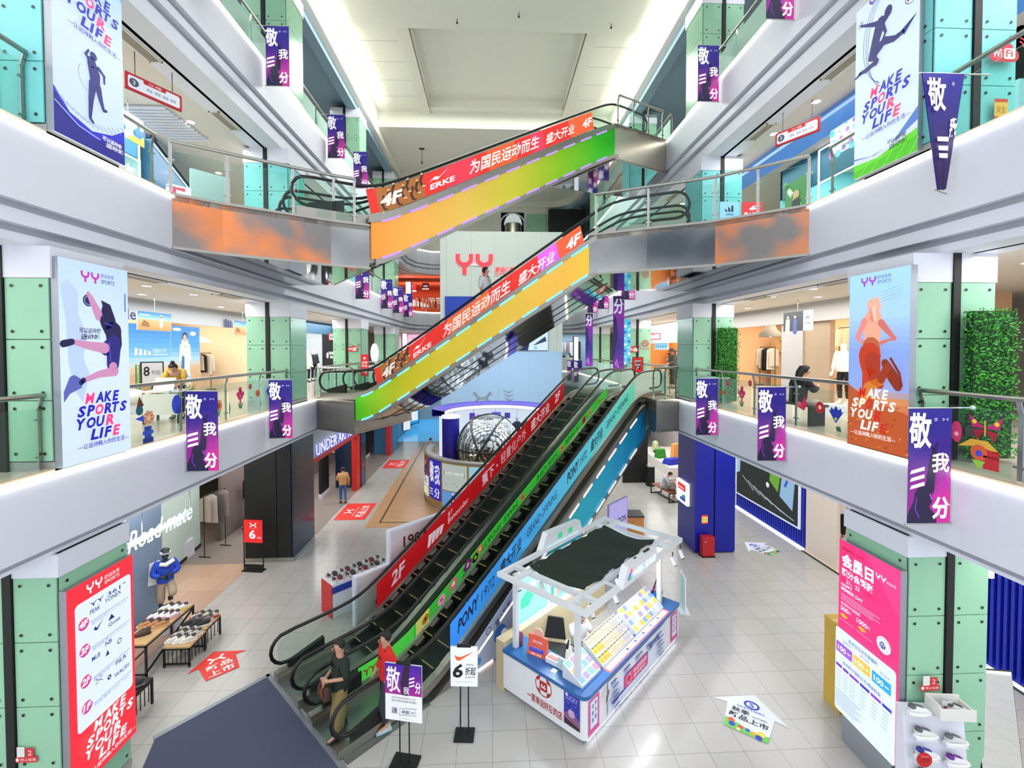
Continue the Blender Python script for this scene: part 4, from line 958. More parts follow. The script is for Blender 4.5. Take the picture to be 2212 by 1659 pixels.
for s, k, y, l in ((-1, 2, 8.8, 'purple banner nearest the leaping-player lightbox, left second level'), (-1, 2, 12.0, 'purple banner in front of the second pillar, left second level'),
                   (-1, 4, 9.15, 'purple banner cut by the top edge of the photo, left fourth level'), (-1, 4, 12.1, 'purple banner in front of the tall pillar, left fourth level'), (-1, 4, 16.5, 'purple banner second along the left fourth level, past the tall pillar'), (-1, 4, 19.5, 'purple banner just above the orange banner start, left fourth level'),
                   (-1, 3, 19.6, 'purple banner half hidden by the orange escalator end, far left third level'), (-1, 3, 24.1, 'purple banner first of three in a row, far left third level'), (-1, 3, 27.0, 'purple banner middle of three in a row, far left third level'), (-1, 3, 30.2, 'purple banner last of three in a row, far left third level'),
                   (1, 4, 12.35, 'purple banner in front of the pillar, right fourth level'), (1, 4, 9.25, 'purple banner cut by the top edge of the photo, right fourth level'),
                   (1, 2, 11.8, 'purple banner farthest of three on the right second level'), (1, 2, 9.0, 'purple banner middle of three on the right second level'), (1, 2, 5.65, 'largest purple banner, nearest on the right second level'),
                   (1, 3, 19.6, 'purple banner below the right mirror landing, far right third level'), (1, 3, 24.0, 'purple banner second under the right mirror landing, far third level'), (1, 3, 26.6, 'purple banner third under the right mirror landing, far third level')):
    banner(s, k, y, l)
# the folded one on the right third level
t = thing('hanging_banner', 'purple banner folded into a long triangle, right third level', 'banner', (5.72, 5.83, 8.85), 0, BG)
fold = lambda u, v: (.3 + (u - .3) * (.18 + .82 * max(0, min(1, v / 1.53))), -.03 * sin(u * 22) * (1 - v / 1.53))
b = MB(); n = 12; vs = []
for j in range(n + 1):
    for i in range(9): x, y = fold(.59 * i / 8, 1.53 * j / n); vs.append((x, y + .006, 1.53 * j / n))
b.add(vs, [(j * 9 + i, j * 9 + i + 1, j * 9 + i + 10, j * 9 + i + 9) for j in range(n) for i in range(8)], 0, True); b.build('cloth', mat('banner_cloth', '#2a1c70'), t)
A = Art(.3, warp=lambda u, v, d: (fold(u, v)[0], fold(u, v)[1] - d - .004, v))
for j in range(16):
    f = j / 15; c = [int(a * (1 - f) + q * f) for a, q in zip((0x2a, 0x14, 0x3c), (0x26, 0x1c, 0x8c))]; A.shape([(0, 1.53 * j / 16), (.59, 1.53 * j / 16), (.59, 1.53 * (j + 1) / 16), (0, 1.53 * (j + 1) / 16)], [(0, 1, 2, 3)], '#%02x%02x%02x' % tuple(c)); A.k -= 1
A.k += 2
A.k += 26; A.text('敬', .02, 1.02, .32, 1.46, '#f4f0fb', .02); A.text('我', .42, .68, .58, .94, '#f4f0fb', .04)
for v in (.62, .5, .4): A.rect(.1, v, .4, v + .06, '#f4f0fb')
A.ring(.42, 1.38, .018, .01, '#c8c2ee', 8); A.build('print', t)
b = MB(); b.tube([(-.03, .004, 1.53), (.95, .004, 1.53)], .01, 8); b.build('top_rod', steel, t)
b = MB(); b.tube([(.2, 0, 0), (.38, 0, -.06)], .01, 8); b.build('bottom_rod', steel, t)
# hanging direction signs under the third level ceilings
def dirsign(x, y, z, rz, label):
    t = thing('direction_sign', label, 'sign', (x, y, z), rz)
    A = Art(.25); A.rrect(-.5, -.16, .5, .16, .05, '#b8232c'); A.rrect(-.46, -.12, .46, .12, .04, '#dfe6f2'); A.rrect(-.2, .06, .2, .14, .02, '#b8232c')
    A.disc(-.36, 0, .08, '#4a5468'); A.text('3', -.385, -.04, -.335, .04, '#dfe6f2'); 
    for u in (-.15, 0, .14, .28): A.text('舒适', u, -.06, u + .1, .0, '#4a4f66')
    A.text('三楼', -.12, .075, .12, .125, '#ffdfe2'); A.build('face', t)
    b = MB(); b.box(-.51, .51, 0, .05, -.17, .17); b.build('panel', mat('sign_red', '#a8222a', .4), t, bevel=.02)
    for u in (-.33, .33): b = MB(); b.tube([(u, .02, .17), (u, .02, .62)], .008, 6); b.build('hanger', dsteel, t)
dirsign(-6.8, 9.6, 11.95, R(62), 'red-rimmed hanging direction sign under the left third level ceiling')
dirsign(7.3, 10.6, 11.9, R(-62), 'red-rimmed hanging direction sign under the right third level ceiling')
# ================================================================ LOTTERY KIOSK
KB = (1.56, 7.36)
def kw(x, y, z=0):
    'kiosk-local to hall coordinates'
    c = .70711; return (KB[0] + c * x - c * y, KB[1] + c * x + c * y, z)
kwhite = mat('kiosk_white_laminate', '#e8eaee', .35, noise=.01)
kblue = mat('kiosk_blue_top', '#2c64a4', .3, noise=.03)
K = thing('lottery_kiosk', 'white lottery ticket kiosk with blue counter and open white frame roof', 'kiosk', kw(0, 0), R(45))
def rrect_path(x0, x1, y0, y1, r=.12, n=5):
    p = []
    for cx, cy, a in ((x1 - r, y0 + r, -90), (x1 - r, y1 - r, 0), (x0 + r, y1 - r, 90), (x0 + r, y0 + r, 180)): p += [(cx + r * cos(R(a + 90 * i / n)), cy + r * sin(R(a + 90 * i / n))) for i in range(n + 1)]
    return p
cnr = [(.12 - .12 * cos(R(a)), .12 - .12 * sin(R(a))) for a in (0, 22, 45, 68, 90)]
Lsh = [(0, 1.9)] + cnr[:-1] + [(.12, 0), (3.86, 0), (3.86, .62), (.55, .62), (.55, 1.9)]
b = MB(); b.prism(Lsh, .1, .8); b.build('counter_body', kwhite, K)
b = MB(); b.prism([(.06, 1.88), (.06, .06), (3.8, .06), (3.8, .56), (.5, .56), (.5, 1.88)], 0, .1); b.build('plinth', mat('kiosk_plinth', '#8d9094', .5), K)
off_ = [(-.02, 1.9)] + [(.12 - .14 * cos(R(a)), .12 - .14 * sin(R(a))) for a in (0, 22, 45, 68)] + [(.12, -.02), (3.88, -.02), (3.88, .64), (.57, .64), (.57, 1.9)]
b = MB(); b.prism(off_, .8, .87); b.build('counter_top', kblue, K)
b = MB(); b.prism([(.02, 1.9), (3.8, 1.9), (3.8, 2.12), (.02, 2.12)], 0, .97); b.build('back_counter', mat('kiosk_back_cream', '#c8b690', .5, noise=.04), K)
b = MB(); b.box(.1, 3.75, .02, .04, .06, .095); b.build('led_line', mat('kiosk_led', '#e8f0ff', .5, emis=3.5), K)
# printed fronts
A = Art(.0); A.disc(.86, .5, .0001, '#ffffff'); cx, cy = 1.0, .52
A.ring(cx, cy, .18, .016, '#b01218', 30)
for a0 in (25, 115, 205, 295): A.poly([(cx + .178 * cos(R(a0 + q)), cy + .178 * sin(R(a0 + q))) for q in (0, 15, 30, 45)] + [(cx + .12 * cos(R(a0 + 22)), cy + .12 * sin(R(a0 + 22)))], '#b01218')
A.rrect(cx - .085, cy - .085, cx + .085, cy + .085, .03, '#b01218'); A.text('66', cx - .055, cy - .045, cx + .055, cy + .045, '#f4f2f2', .02)
A.text('一家幸运好玩的店', .62, .12, 1.42, .27, '#b01a14', .012)
A.rect(1.46, .13, 1.79, .72, '#2634a8'); A.poly([(1.46, .13), (1.79, .13), (1.79, .3), (1.6, .42), (1.46, .3)], '#8a5a86'); A.poly([(1.46, .13), (1.79, .13), (1.79, .18), (1.46, .24)], '#3a2430')
A.text('LUCKY', 1.5, .58, 1.75, .66, '#b8b8f4', .01); A.disc(1.62, .36, .07, '#c8a8c8'); A.disc(1.52, .66, .03, '#c8d0f4')
for i in range(14): A.disc(1.48 + .02 * i, .5 + .08 * sin(i * 2.3), .008, '#b8a8f0', 6)
o = A.build('front_print', K, (-.004, 1.9, .1), -pi / 2)
A = Art(.0)
for u0 in (.08, 3.42):
    A.rect(u0, .06, u0 + .34, .66, '#f05a9a'); A.rrect(u0 + .05, .14, u0 + .29, .62, .03, '#e4ecfb'); A.line([(u0 + .05, .14), (u0 + .29, .14), (u0 + .29, .62), (u0 + .05, .62), (u0 + .05, .14)], .012, '#4a3ad0')
    for i, tx in enumerate(('自', '助', '投')): A.text(tx, u0 + .1, .48 - .12 * i, u0 + .16, .56 - .12 * i, '#2a2f80', .01)
    for i, tx in enumerate(('中', '大', '奖')): A.text(tx, u0 + .19, .5 - .12 * i, u0 + .25, .58 - .12 * i, '#2a2f80', .01)
    for i in range(5): A.disc(u0 + .03 + .07 * i, .08, .03, '#fa7ab4', 8)
A.rect(.68, .06, 3.1, .68, '#dfe9f6')
A.rrect(1.25, .2, 2.25, .48, .05, '#3a2ab0'); A.rrect(1.28, .22, 2.22, .46, .04, '#ef4a80')
for q in range(16): A.line([(1.45 + .06 * cos(q * pi / 8), .34 + .06 * sin(q * pi / 8)), (1.45 + .1 * cos(q * pi / 8), .34 + .1 * sin(q * pi / 8))], .014, '#ffd0da')
A.disc(1.45, .34, .05, '#e01f4a'); A.text('幸运刮刮乐', 1.6, .35, 2.18, .44, '#f8e8ff', .015); A.text('即开即中', 1.62, .25, 2.1, .33, '#ffe6f0', .015)
A.rrect(2.3, .5, 2.75, .58, .03, '#1f2f9a'); A.text('玩法介绍', 2.36, .515, 2.68, .565, '#e8eefc')
for r in range(6):
    for cc in range(5):
        u = .76 + cc * .46 + .05 * (r % 2); v = .6 - r * .085
        if 1.2 < u < 2.3 and .17 < v < .5: continue
        A.rect(u, v, u + .2 + .1 * ((r * 3 + cc) % 3) / 2, v + .025, '#3a4a94'); 
        for i in range(3): A.disc(u + .03 + .06 * i, v - .03, .018, '#8fa2d4', 8)
A.text('小额投注 大爱公益', .8, .085, 2.2, .14, '#2a3a8a', .005); A.rect(.7, .3, 1.15, .35, '#2a3aa0'); A.poly([(.5, .55), (.6, .66), (.62, .6), (.56, .5), (.48, .44)], '#7a4a52')
A.build('side_print', K, (0, -.006, .1))
# roof frame
fr = mat('kiosk_frame_white', '#e2e6ea', .4, .1)
zt = 2.32
def beam(a, c, nm='roof_beam', w=.085): b = MB(); b.bar(a, c, w, w); b.build(nm, fr, K)
for px, py, z0 in ((.2, .3, .87), (.2, 1.75, .87), (3.5, .3, .87), (3.5, 1.95, .97)): b = MB(); b.box(px - .045, px + .045, py - .045, py + .045, z0, zt); b.build('post', fr, K)
for y in (0.0, .34, 1.62, 1.98): beam((-.05, y, zt - .003 * (y > .2) - .004 * (y > 1)), (3.97, y, zt - .003 * (y > .2)))
for x in (0.0, .42, 3.46, 3.92): beam((x, -.04, zt - .01), (x, 2.02, zt - .012))
for y in (.0, .34): beam((1.1, y, zt - .006), (1.1, y + .3, zt - .006), w=.04)
# canopy sign boxes on the two long sides
def signbox(y, face, nm, x0=1.1, x1=2.75):
    b = MB(); b.wallprism([(x0, zt), (x1, zt), (x1 - .12, zt + .3), (x0 + .22, zt + .36)], y - .05, y + .09); b.build(nm, fr, K)
signbox(-.05, -1, 'sign_box', 1.05, 2.6)
A = Art(1.3); A.text('中国体育彩票', .42, .06, 1.38, .2, '#c8f4ff', .02)
A.poly([(.24, .06), (.36, .2), (.33, .24), (.2, .1)], '#2a4ad8'); A.disc(.34, .22, .04, '#e84a5a'); A.disc(.3, .1, .04, '#2ab84a')
A.build('sign_lettering', K, (1.05, -.102, zt + .02))
for x in (1.55, 2.1): b = MB(); b.box(x, x + .22, -.02, .02, zt + .31, zt + .34); b.build('sign_clip', blackm, K)
signbox(2.0, 1, 'rear_sign_box', 1.25, 2.85)
A = Art(.9)
for u in (.5, .9): A.rect(u, .08, u + .16, .2, '#2fbf7a')
A.rect(.1, -.05, 1.4, -.02, '#e6ffff'); A.rect(.1, .0, 1.3, .02, '#b8f4ff'); A.build('rear_sign_print', K, (1.35, 1.948, zt + .04))
# glowing display wall at the back
b = MB(); b.box(.5, 3.3, 2.02, 2.08, .97, 2.1); b.build('rear_panel', fr, K)
A = Art(1.25); A.rrect(.0, .02, 1.0, 1.05, .08, '#6fe9d8'); A.rrect(.04, .06, .96, 1.0, .07, '#8af4e6'); A.poly([(.1, .5), (.5, .75), (.6, .55), (.35, .3), (.1, .3)], '#3fcf9a'); A.disc(.5, .68, .1, '#d8fff4'); A.rrect(1.08, .02, 2.05, 1.05, .05, '#7ac8ee'); A.rrect(1.12, .5, 2.0, 1.0, .04, '#c8f4ff'); A.rect(2.12, .02, 2.7, 1.0, '#a8dcea'); A.text('体彩', 1.3, .6, 1.8, .85, '#2a8ad0', .02)
for i in range(8): A.rect(1.14 + .11 * i, .1, 1.22 + .11 * i, .4, ['#3a9ad8', '#f2e06a', '#f08ab0', '#5ad08a'][i % 4])
A.build('rear_panel_print', K, (.55, 2.018, 1.0))
b = MB()
for i in range(5): b.tube([(.55 + .55 * i, 1.99, 2.12), (.95 + .55 * i, 1.99, 2.12)], .018, 8)
b.build('light_tube', glow, K)
area('kiosk_lamp', kw(1.9, 1.6, 2.2), 2.2, .25, 60, (.85, .95, 1), (R(0), 0, R(45)))
area('kiosk_counter_lamp', kw(2.0, .3, 2.2), 3.0, .2, 46, (.95, .97, 1), (0, 0, R(45)))
# black cloth over the roof bars
b = MB(); n, m_ = 28, 12; vs = []
for i in range(n + 1):
    for q in range(m_ + 1):
        x = .5 + 2.86 * i / n; y = .36 + 1.3 * q / m_
        vs.append((x, y + .03 * sin(i * .9), zt + .075 - .09 * sin(pi * q / m_) * (1 + .25 * sin(i * .7)) + .013 * sin(i * 2.1 + q * .6)))
b.add(vs, [(i * (m_ + 1) + q, i * (m_ + 1) + q + 1, (i + 1) * (m_ + 1) + q + 1, (i + 1) * (m_ + 1) + q) for i in range(n) for q in range(m_)], 0, True)
b.add([(x, y, z - .012) for x, y, z in vs], [(i * (m_ + 1) + q, (i + 1) * (m_ + 1) + q, (i + 1) * (m_ + 1) + q + 1, i * (m_ + 1) + q + 1) for i in range(n) for q in range(m_)], 0, True)
tag(b.build('shade_cloth', mat('black_cloth', '#17261e', .85, noise=.25, scale=14), None, kw(0, 0), R(45)), 'crumpled black-green cloth stretched over the kiosk roof bars', 'cloth')
# spot lamps clamped to the frame
sp0 = None
for x, y, lb in ((.45, .2, 'white spot lamp beside the near kiosk post'), (.5, 1.35, 'white spot lamp above the black office chair'), (1.15, .12, 'white spot lamp left of the kiosk sign'), (3.75, -.08, 'white spot lamp on the far right kiosk bar'), (3.3, -.09, 'white spot lamp just left of the far one on the right kiosk bar'), (.25, 1.75, 'white spot lamp on the left kiosk post'), (1.6, .3, 'white spot lamp below the kiosk sign'), (2.2, .28, 'white spot lamp near the plush toys')):
    if sp0 is None:
        sp0 = t = thing('spot_lamp', lb, 'spotlight', kw(x, y, zt - .05), R(45), 'kiosk spot lamps')
        b = MB(); b.tube([(0, 0, 0), (0, 0, -.12)], .012, 8); b.build('arm', blackm, t)
        b = MB(); b.tube([(0, .02, -.1), (0, -.06, -.27)], .042, 14); lh = b.build('lamp_head', fr, t)
        b = MB(); b.tube([(0, -.058, -.268), (0, -.066, -.287)], .036, 14); b.build('lens', blackm, lh)
    else: dup(sp0, kw(x, y, zt - .05), None, lb)
# things on the counter
kt = .872
def wedge(x0, x1, y0, y1, h, label, art, base='#d9dde2'):
    t = thing('ticket_display', label, 'ticket display', kw(x0, y0, kt), R(45)); w, d = x1 - x0, y1 - y0
    b = MB(); b.add([(0, 0, 0), (w, 0, 0), (w, d, 0), (0, d, 0), (0, 0, .04), (w, 0, .04), (w, d, h), (0, d, h)], [(3, 2, 1, 0), (0, 1, 5, 4), (1, 2, 6, 5), (2, 3, 7, 6), (3, 0, 4, 7), (4, 5, 6, 7)]); b.build('stand', ink(base), t)
    L = hypot(d, h - .04); sy, sz = d / L, (h - .04) / L
    A = Art(.55, warp=lambda u, v, q: (u, v * sy - q * sz, .04 + v * sz + q * sy)); art(A, w, L); A.build('printed_tickets', t)
cards = ['#f2e23a', '#f4f2da', '#efe0b0', '#e9d9c0', '#c8ccf0', '#f8f6ee', '#8f9ae0', '#f6e86a']
def art1(A, w, L):
    A.rect(0, 0, w, L, '#e8f0f8')
    for i in range(4):
        for q in range(3): A.rect(.03 + i * w / 4, .03 + q * L / 3, .03 + i * w / 4 + w / 4 - .03, (q + 1) * L / 3 - .02, ['#8fd4ea', '#a6d8f4', '#f0d27a', '#e6a6d0', '#9ae0d8', '#c2b4f0'][(i * 5 + q * 2) % 6])
def art2(A, w, L):
    A.rect(0, 0, w, L, '#f6f0d8'); n = 11
    for i in range(n):
        for q in range(3):
            u0, u1 = .02 + i * (w - .04) / n, .02 + (i + .86) * (w - .04) / n; v0, v1 = .03 + q * L / 3, (q + .84) * L / 3
            A.rect(u0, v0, u1, v1, '#f0da2a' if i < 3 and q < 2 else (cards[4] if i > 7 else ['#f4efcf', '#efe6bf', '#f2ead0'][(i + q) % 3])); A.rect(u0, v1 - .014, u1, v1 + .004, '#7a6a3a' if i < 9 else '#5a62a8'); A.rect(u0 + .01, v0 + .03, u1 - .01, v0 + .04, '#c8a83a')
def art3(A, w, L):
    A.rect(0, 0, w, L, '#f4f4ee'); n = 9
    for i in range(n):
        for q in range(4): A.rect(.02 + i * (w - .04) / n, .02 + q * L / 4, .02 + (i + .84) * (w - .04) / n, (q + .86) * L / 4, ['#f2ea5a', '#e9f0f8', '#8fb8e8', '#f6f2c8', '#b8a8e0', '#cfe4f4', '#f0d84a'][(i * 3 + q * 2 + i // 4) % 7])
wedge(.14, .74, .16, .58, .26, 'small ticket display with pastel cards at the near kiosk corner', art1)
wedge(.82, 2.0, .16, .6, .34, 'long sloping ticket display with yellow and cream scratch cards', art2)
wedge(2.12, 3.4, .16, .6, .36, 'far sloping ticket display with yellow and blue scratch cards', art3)
A = Art(.35); A.rect(0, 0, 2.6, .15, '#f05060'); A.rect(.05, .03, 2.55, .15, '#f2f4f0')
for i in range(9): A.disc(.8 + .17 * i, .09, .03, ['#3a4a9a', '#e8f0fa', '#4a5ab0', '#f0a0a8'][i % 4], 10)
A.text('玩出幸运 刮出精彩', .5, .05, 1.6, .11, '#4a5aa8'); A.disc(2.3, .1, .04, '#f2c060')
o = A.build('counter_mat', None, kw(.8, 0.0, kt + .0), R(45)); o.rotation_euler = (-pi / 2, 0, R(45)); tag(o, 'red-edged white game mat along the front of the kiosk counter', 'mat')
# tablet stand, box and small things on the short counter
t = thing('tablet_stand', 'red-framed blue ticket screen on the short kiosk counter', 'screen', kw(.27, 1.28, kt), R(-45 + 12))
b = MB(); b.hexa([(-.2, -.03, 0), (.2, -.03, 0), (.2, .1, 0), (-.2, .1, 0), (-.2, .06, .34), (.2, .06, .34), (.2, .1, .34), (-.2, .1, .34)]); b.build('frame', ink('#e2604a'), t)
A = Art(.8, warp=lambda u, v, q: (u, -.03 + v * .27 - q, v)); A.rect(-.15, .07, .15, .28, '#2440c0'); A.text('体彩大乐透', -.1, .22, .1, .26, '#dfe6ff'); A.rect(-.12, .11, .1, .115, '#8fa2f0'); A.rect(-.12, .14, .08, .145, '#8fa2f0'); A.text('欢迎', -.12, .015, .12, .05, '#ffe0d0', .01); A.build('screen', t)
b = MB(); b.lathe([(.0, 0), (.12, 0), (.12, .02), (0, .02)], 20); b.T = Matrix.Translation((0, .09, .42)) @ Matrix.Rotation(R(90), 4, 'X'); b.T = None
bb = MB(); bb.tube([(0, .075, .38), (0, .1, .38)], .1, 20); bb.build('round_topper', ink('#f2b0a0'), t)
t = thing('red_card_stand', 'dark red upright card at the left end of the kiosk counter', 'card', kw(.3, 1.75, kt), R(-45)); b = MB(); b.box(-.09, .09, 0, .012, 0, .26); b.build('card', ink('#a85a68'), t); A = Art(0); A.rect(-.06, .08, .06, .2, '#c87a84'); A.text('福', -.03, .1, .03, .17, '#7a2a38'); A.build('print', t)
t = thing('paper_clutter', 'pile of slips and a white card printer on the short kiosk counter', 'printer', kw(.34, .92, kt), R(-40)); b = MB(); b.box(-.14, .14, -.09, .09, 0, .1); b.build('printer_body', ink('#e6eaee'), t, bevel=.015)
b = MB(); b.box(-.1, .1, -.06, .02, .1, .112); b.build('slips', ink('#c86a6a'), t)
t = thing('acrylic_holder', 'clear acrylic leaflet holder near the kiosk corner', 'leaflet holder', kw(.27, .68, kt), R(-45)); b = MB(); b.box(-.1, .1, -.04, .04, 0, .2); b.build('holder', glass, t); b = MB(); b.box(-.09, .09, -.01, .01, .01, .22); b.build('leaflets', ink('#dfeaf4'), t)
A = Art(.3); A.rect(0, 0, .1, .1, '#f2f4f6'); A.rect(.02, .02, .08, .08, '#c8d4e0'); o = A.build('payment_card', None, kw(.12, .74, kt), R(45)); o.rotation_euler = (-pi / 2, 0, R(45)); tag(o, 'small white payment card on the edge of the short kiosk counter', 'card')
# plush toys at the far end
t = thing('plush_toys', 'colourful bundle of plush toys at the far end of the kiosk', 'toys', kw(3.62, .35, kt), R(45))
for i, (c, x, y, z) in enumerate((('#3a9a5a', 0, 0, .08), ('#d06aa0', .08, .1, .22), ('#2a6ac8', -.1, .08, .1), ('#5a3a8a', .02, .16, .1), ('#1f9ab0', -.05, -.02, .26))):
    b = MB(); b.ball((x, y, z), .085, 0, 12, 8); b.ball((x - .05, y, z + .08), .03, 0, 8, 6); b.ball((x + .05, y, z + .08), .03, 0, 8, 6); b.build('plush_toy', ink(c, 0, .9), t)
b = MB(); b.bar((-.12, .2, 0), (.1, .05, .62), .02, .02); b.build('pole', blackm, t)
# office chair and clerk
t = thing('office_chair', 'black mesh office chair inside the kiosk', 'chair', kw(1.1, 1.5), R(45 - 60))
b = MB(); b.box(-.25, .25, -.24, .24, .44, .5); b.build('seat', blackm, t, bevel=.03)
b = MB(); b.hexa([(-.23, .22, .56), (.23, .22, .56), (.23, .26, .56), (-.23, .26, .56), (-.17, .32, .98), (.17, .32, .98), (.17, .36, .98), (-.17, .36, .98)]); b.build('backrest', black, t, bevel=.02)
for sx in (-1, 1): b = MB(); b.tube([(sx * .27, .1, .47), (sx * .3, .08, .66), (sx * .3, -.15, .68)], .022, 8); b.build('armrest', black, t)
b = MB(); b.tube([(0, 0, .45), (0, 0, .1)], .03, 10); b.build('column', dsteel, t)
for i in range(5):
    q = i * 2 * pi / 5; b = MB(); b.bar((0, 0, .1), (.28 * cos(q), .28 * sin(q), .07), .04, .03); lg = b.build('leg', black, t); b = MB(); b.ball((.28 * cos(q), .28 * sin(q), .035), .034); b.build('caster', black, lg)
SIT = dict(pel=(0, 0, .55), bel=(0, -.02, .7), che=(0, -.05, .9), nec=(0, -.1, 1.08), hed=(0, -.17, 1.19), top=(0, -.18, 1.27), lsh=(.18, -.06, 1.0), rsh=(-.18, -.06, 1.0), lel=(.22, -.2, .78), rel=(-.22, -.2, .78), lwr=(.08, -.4, .86), rwr=(-.08, -.4, .86),
           lhi=(.1, -.06, .53), rhi=(-.1, -.06, .53), lkn=(.12, -.45, .52), rkn=(-.12, -.45, .52), lan=(.12, -.42, .1), ran=(-.12, -.42, .1), lto=(.12, -.58, .04), rto=(-.12, -.58, .04), face=(0, -1, -.5))
person('person', 'person in white T-shirt sitting at the kiosk sorting tickets', 'person', kw(1.5, 1.18), R(45 - 20), SIT, '#e8ecf2', '#20242c', shoes='#222222', sleeve=.75, loose=.03, shirtlen=.95)
# ================================================================ SIGN STANDS BY THE ESCALATOR
def standsign(label, loc, rz, w, h, z0, art, legs=.08, base=.2):
    t = thing('sign_stand', label, 'sign stand', loc, rz)
    b = MB(); b.box(-w / 2, w / 2, 0, .02, z0, z0 + h); b.build('board', ink('#d8dade'), t)
    for sx in (-1, 1): b = MB(); b.tube([(sx * legs, .03, .02), (sx * legs, .03, z0 + .1)], .012, 8); b.build('leg', blackm, t)
    b = MB(); b.box(-base, base, -base * .8, base * .9, 0, .03); b.build('base', blackm, t)
    b = MB(); b.box(-.12, .12, -.01, .03, z0 + h - .01, z0 + h + .03); b.build('clip', blackm, t)
    A = Art(.22); art(A, w, h, z0); A.build('print', t)
def nike(A, w, h, z):
    A.rect(-w / 2, z, w / 2, z + h, '#eceef2')
    A.poly([(-.17, z + .55), (-.13, z + .46), (-.08, z + .45), (.18, z + .62), (-.05, z + .52), (-.1, z + .52)], '#f0603a')
    A.text('6', -.2, z + .15, -.02, z + .4, '#101216', .03, .15); A.text('折起', .02, z + .2, .2, z + .34, '#101216', .015, .1); A.text('SALE 40% OFF', .02, z + .15, .19, z + .18, '#101216'); A.text('精选商品', .04, z + .37, .16, z + .4, '#303236'); A.rect(-.15, z + .08, .15, z + .085, '#9a9ca2')
standsign('black-legged sign with an orange tick and a big number six', (-.49, 7.72, 0), R(-4), .47, .7, .88, nike, .07, .17)
def jws(A, w, h, z):
    m_ = z + h * .46
    A.rect(-w / 2, z, w / 2, z + h, '#e6e8ee')
    for i in range(8): f = i / 7; A.rect(-w / 2, m_ + (z + h - m_) * i / 8, w / 2, m_ + (z + h - m_) * (i + 1) / 8, '#%02x%02x%02x' % (int(0x9a * (1 - f) + 0x42 * f), int(0x1c), int(0x8e * (1 - f) + 0x9a * f)))
    A.poly([(-.02, m_), (-.05, m_ + .2), (.02, z + h), (.12, z + h), (.08, m_ + .2), (.08, m_)], '#2c1638')
    A.text('敬', -w / 2 + .02, m_ + .03, -.05, z + h - .05, '#e8e4f8', .014); A.text('我', -.0, m_ + .02, .1, m_ + .14, '#e8e4f8', .012)
    for i in range(3): A.poly([(.1, m_ + .14 + .06 * i), (.19, m_ + .17 + .06 * i), (.19, m_ + .2 + .06 * i), (.1, m_ + .165 + .06 * i)], '#e8e4f8')
    A.text('分', .2, m_ + .05, w / 2 - .01, m_ + .24, '#e8e4f8', .03)
    A.text('舒适体育全民嗨购 第三季', -.2, m_ - .06, .2, m_ - .035, '#4a4c56'); A.text('微信小程序任意消费 积分翻倍', -.2, m_ - .115, .22, m_ - .08, '#3a3c46')
    A.text('送', -.2, z + .12, -.1, z + .22, '#3a2a5a', .01); A.line([(-.07, z + .1), (.22, z + .12), (.2, z + .17), (.22, z + .23), (-.07, z + .21), (-.05, z + .16), (-.07, z + .1)], .006, '#55506a')
    A.text('¥100', -.02, z + .13, .1, z + .19, '#1f1c26', .015); A.text('优惠券', .12, z + .145, .19, z + .175, '#3a3644'); A.rect(-.08, z + .05, .12, z + .055, '#aaa8b2')
standsign('sign stand with purple upper half and white coupon text before the escalator', (-1.43, 7.2, 0), R(-12), .62, .93, .74, jws, .08, .22)
# ================================================================ PEOPLE AT THE ESCALATOR
t = person('person', 'person in loose black shirt and khaki trousers holding a brown bag at the escalator foot', 'person', (-2.66, 7.9, 0), R(-52),
       dict(lsh=(.17, .0, 1.36), lel=(.24, .0, 1.1), lwr=(.06, -.24, 1.06), rel=(-.24, .02, 1.1), rwr=(-.03, -.27, 1.05), lhd=(-.06, -.3, 1.08), rhd=(.06, -.3, 1.04), lkn=(.1, -.09, .49), lan=(.11, -.1, .09), lto=(.12, -.28, .03), rkn=(-.1, .0, .48), ran=(-.12, .1, .1), rto=(-.13, -.07, .03), face=(0, -1, -.25)),
       '#1c2a22', '#8c7a4a', '#1a1614', '#2a2724', sleeve=1.05, loose=.06, wide=.075, shirtlen=.72)
b = MB(); b.hexa([(-.14, -.33, .74), (.12, -.33, .74), (.12, -.2, .74), (-.14, -.2, .74), (-.12, -.31, .98), (.1, -.31, .98), (.1, -.22, .98), (-.12, -.22, .98)]); o = b.build('handbag', ink('#4a3226', 0, .5), None, (-2.66, 7.9, 0), R(-52), bevel=.03); tag(o, 'brown handbag hanging from the forearms of the person in black', 'bag')
for x in (-.07, .05): b = MB(); b.tube([(x - .02, -.34, .82), (x - .02, -.345, .96), (x, -.3, 1.03), (x + .02, -.345, .96), (x + .02, -.345, .82)], .008, 6); b.build('handle', ink('#8a4a2a'), o)
person('person', 'person in a red sweatshirt stepping off the escalator behind the purple sign', 'person', (-1.88, 7.98, 0), R(-60),
       dict(lel=(.26, .1, 1.12), lwr=(.2, .1, .92), rel=(-.25, .03, 1.1), rwr=(-.2, -.12, .92), lkn=(.1, -.12, .5), lan=(.1, -.02, .1), lto=(.1, -.2, .04)), '#d8261f', '#33383f', '#14100e', '#a8c4cc', sleeve=1.9, loose=.03, sc=1.04)
person('person', 'person in white top riding up the lower crossing escalator', 'person', (-4.28 + .9157 * 4.15 + .402 * .75, 14.24 - .402 * 4.15 + .916 * .75, n2(4.15) + .1), R(55), dict(lel=(.24, .02, 1.1), lwr=(.22, -.2, 1.06), face=(.6, -1, 0)), '#dfe0e4', '#2a2c34', '#1c1512', '#222222', sleeve=1.3, loose=.03, sc=1.0)
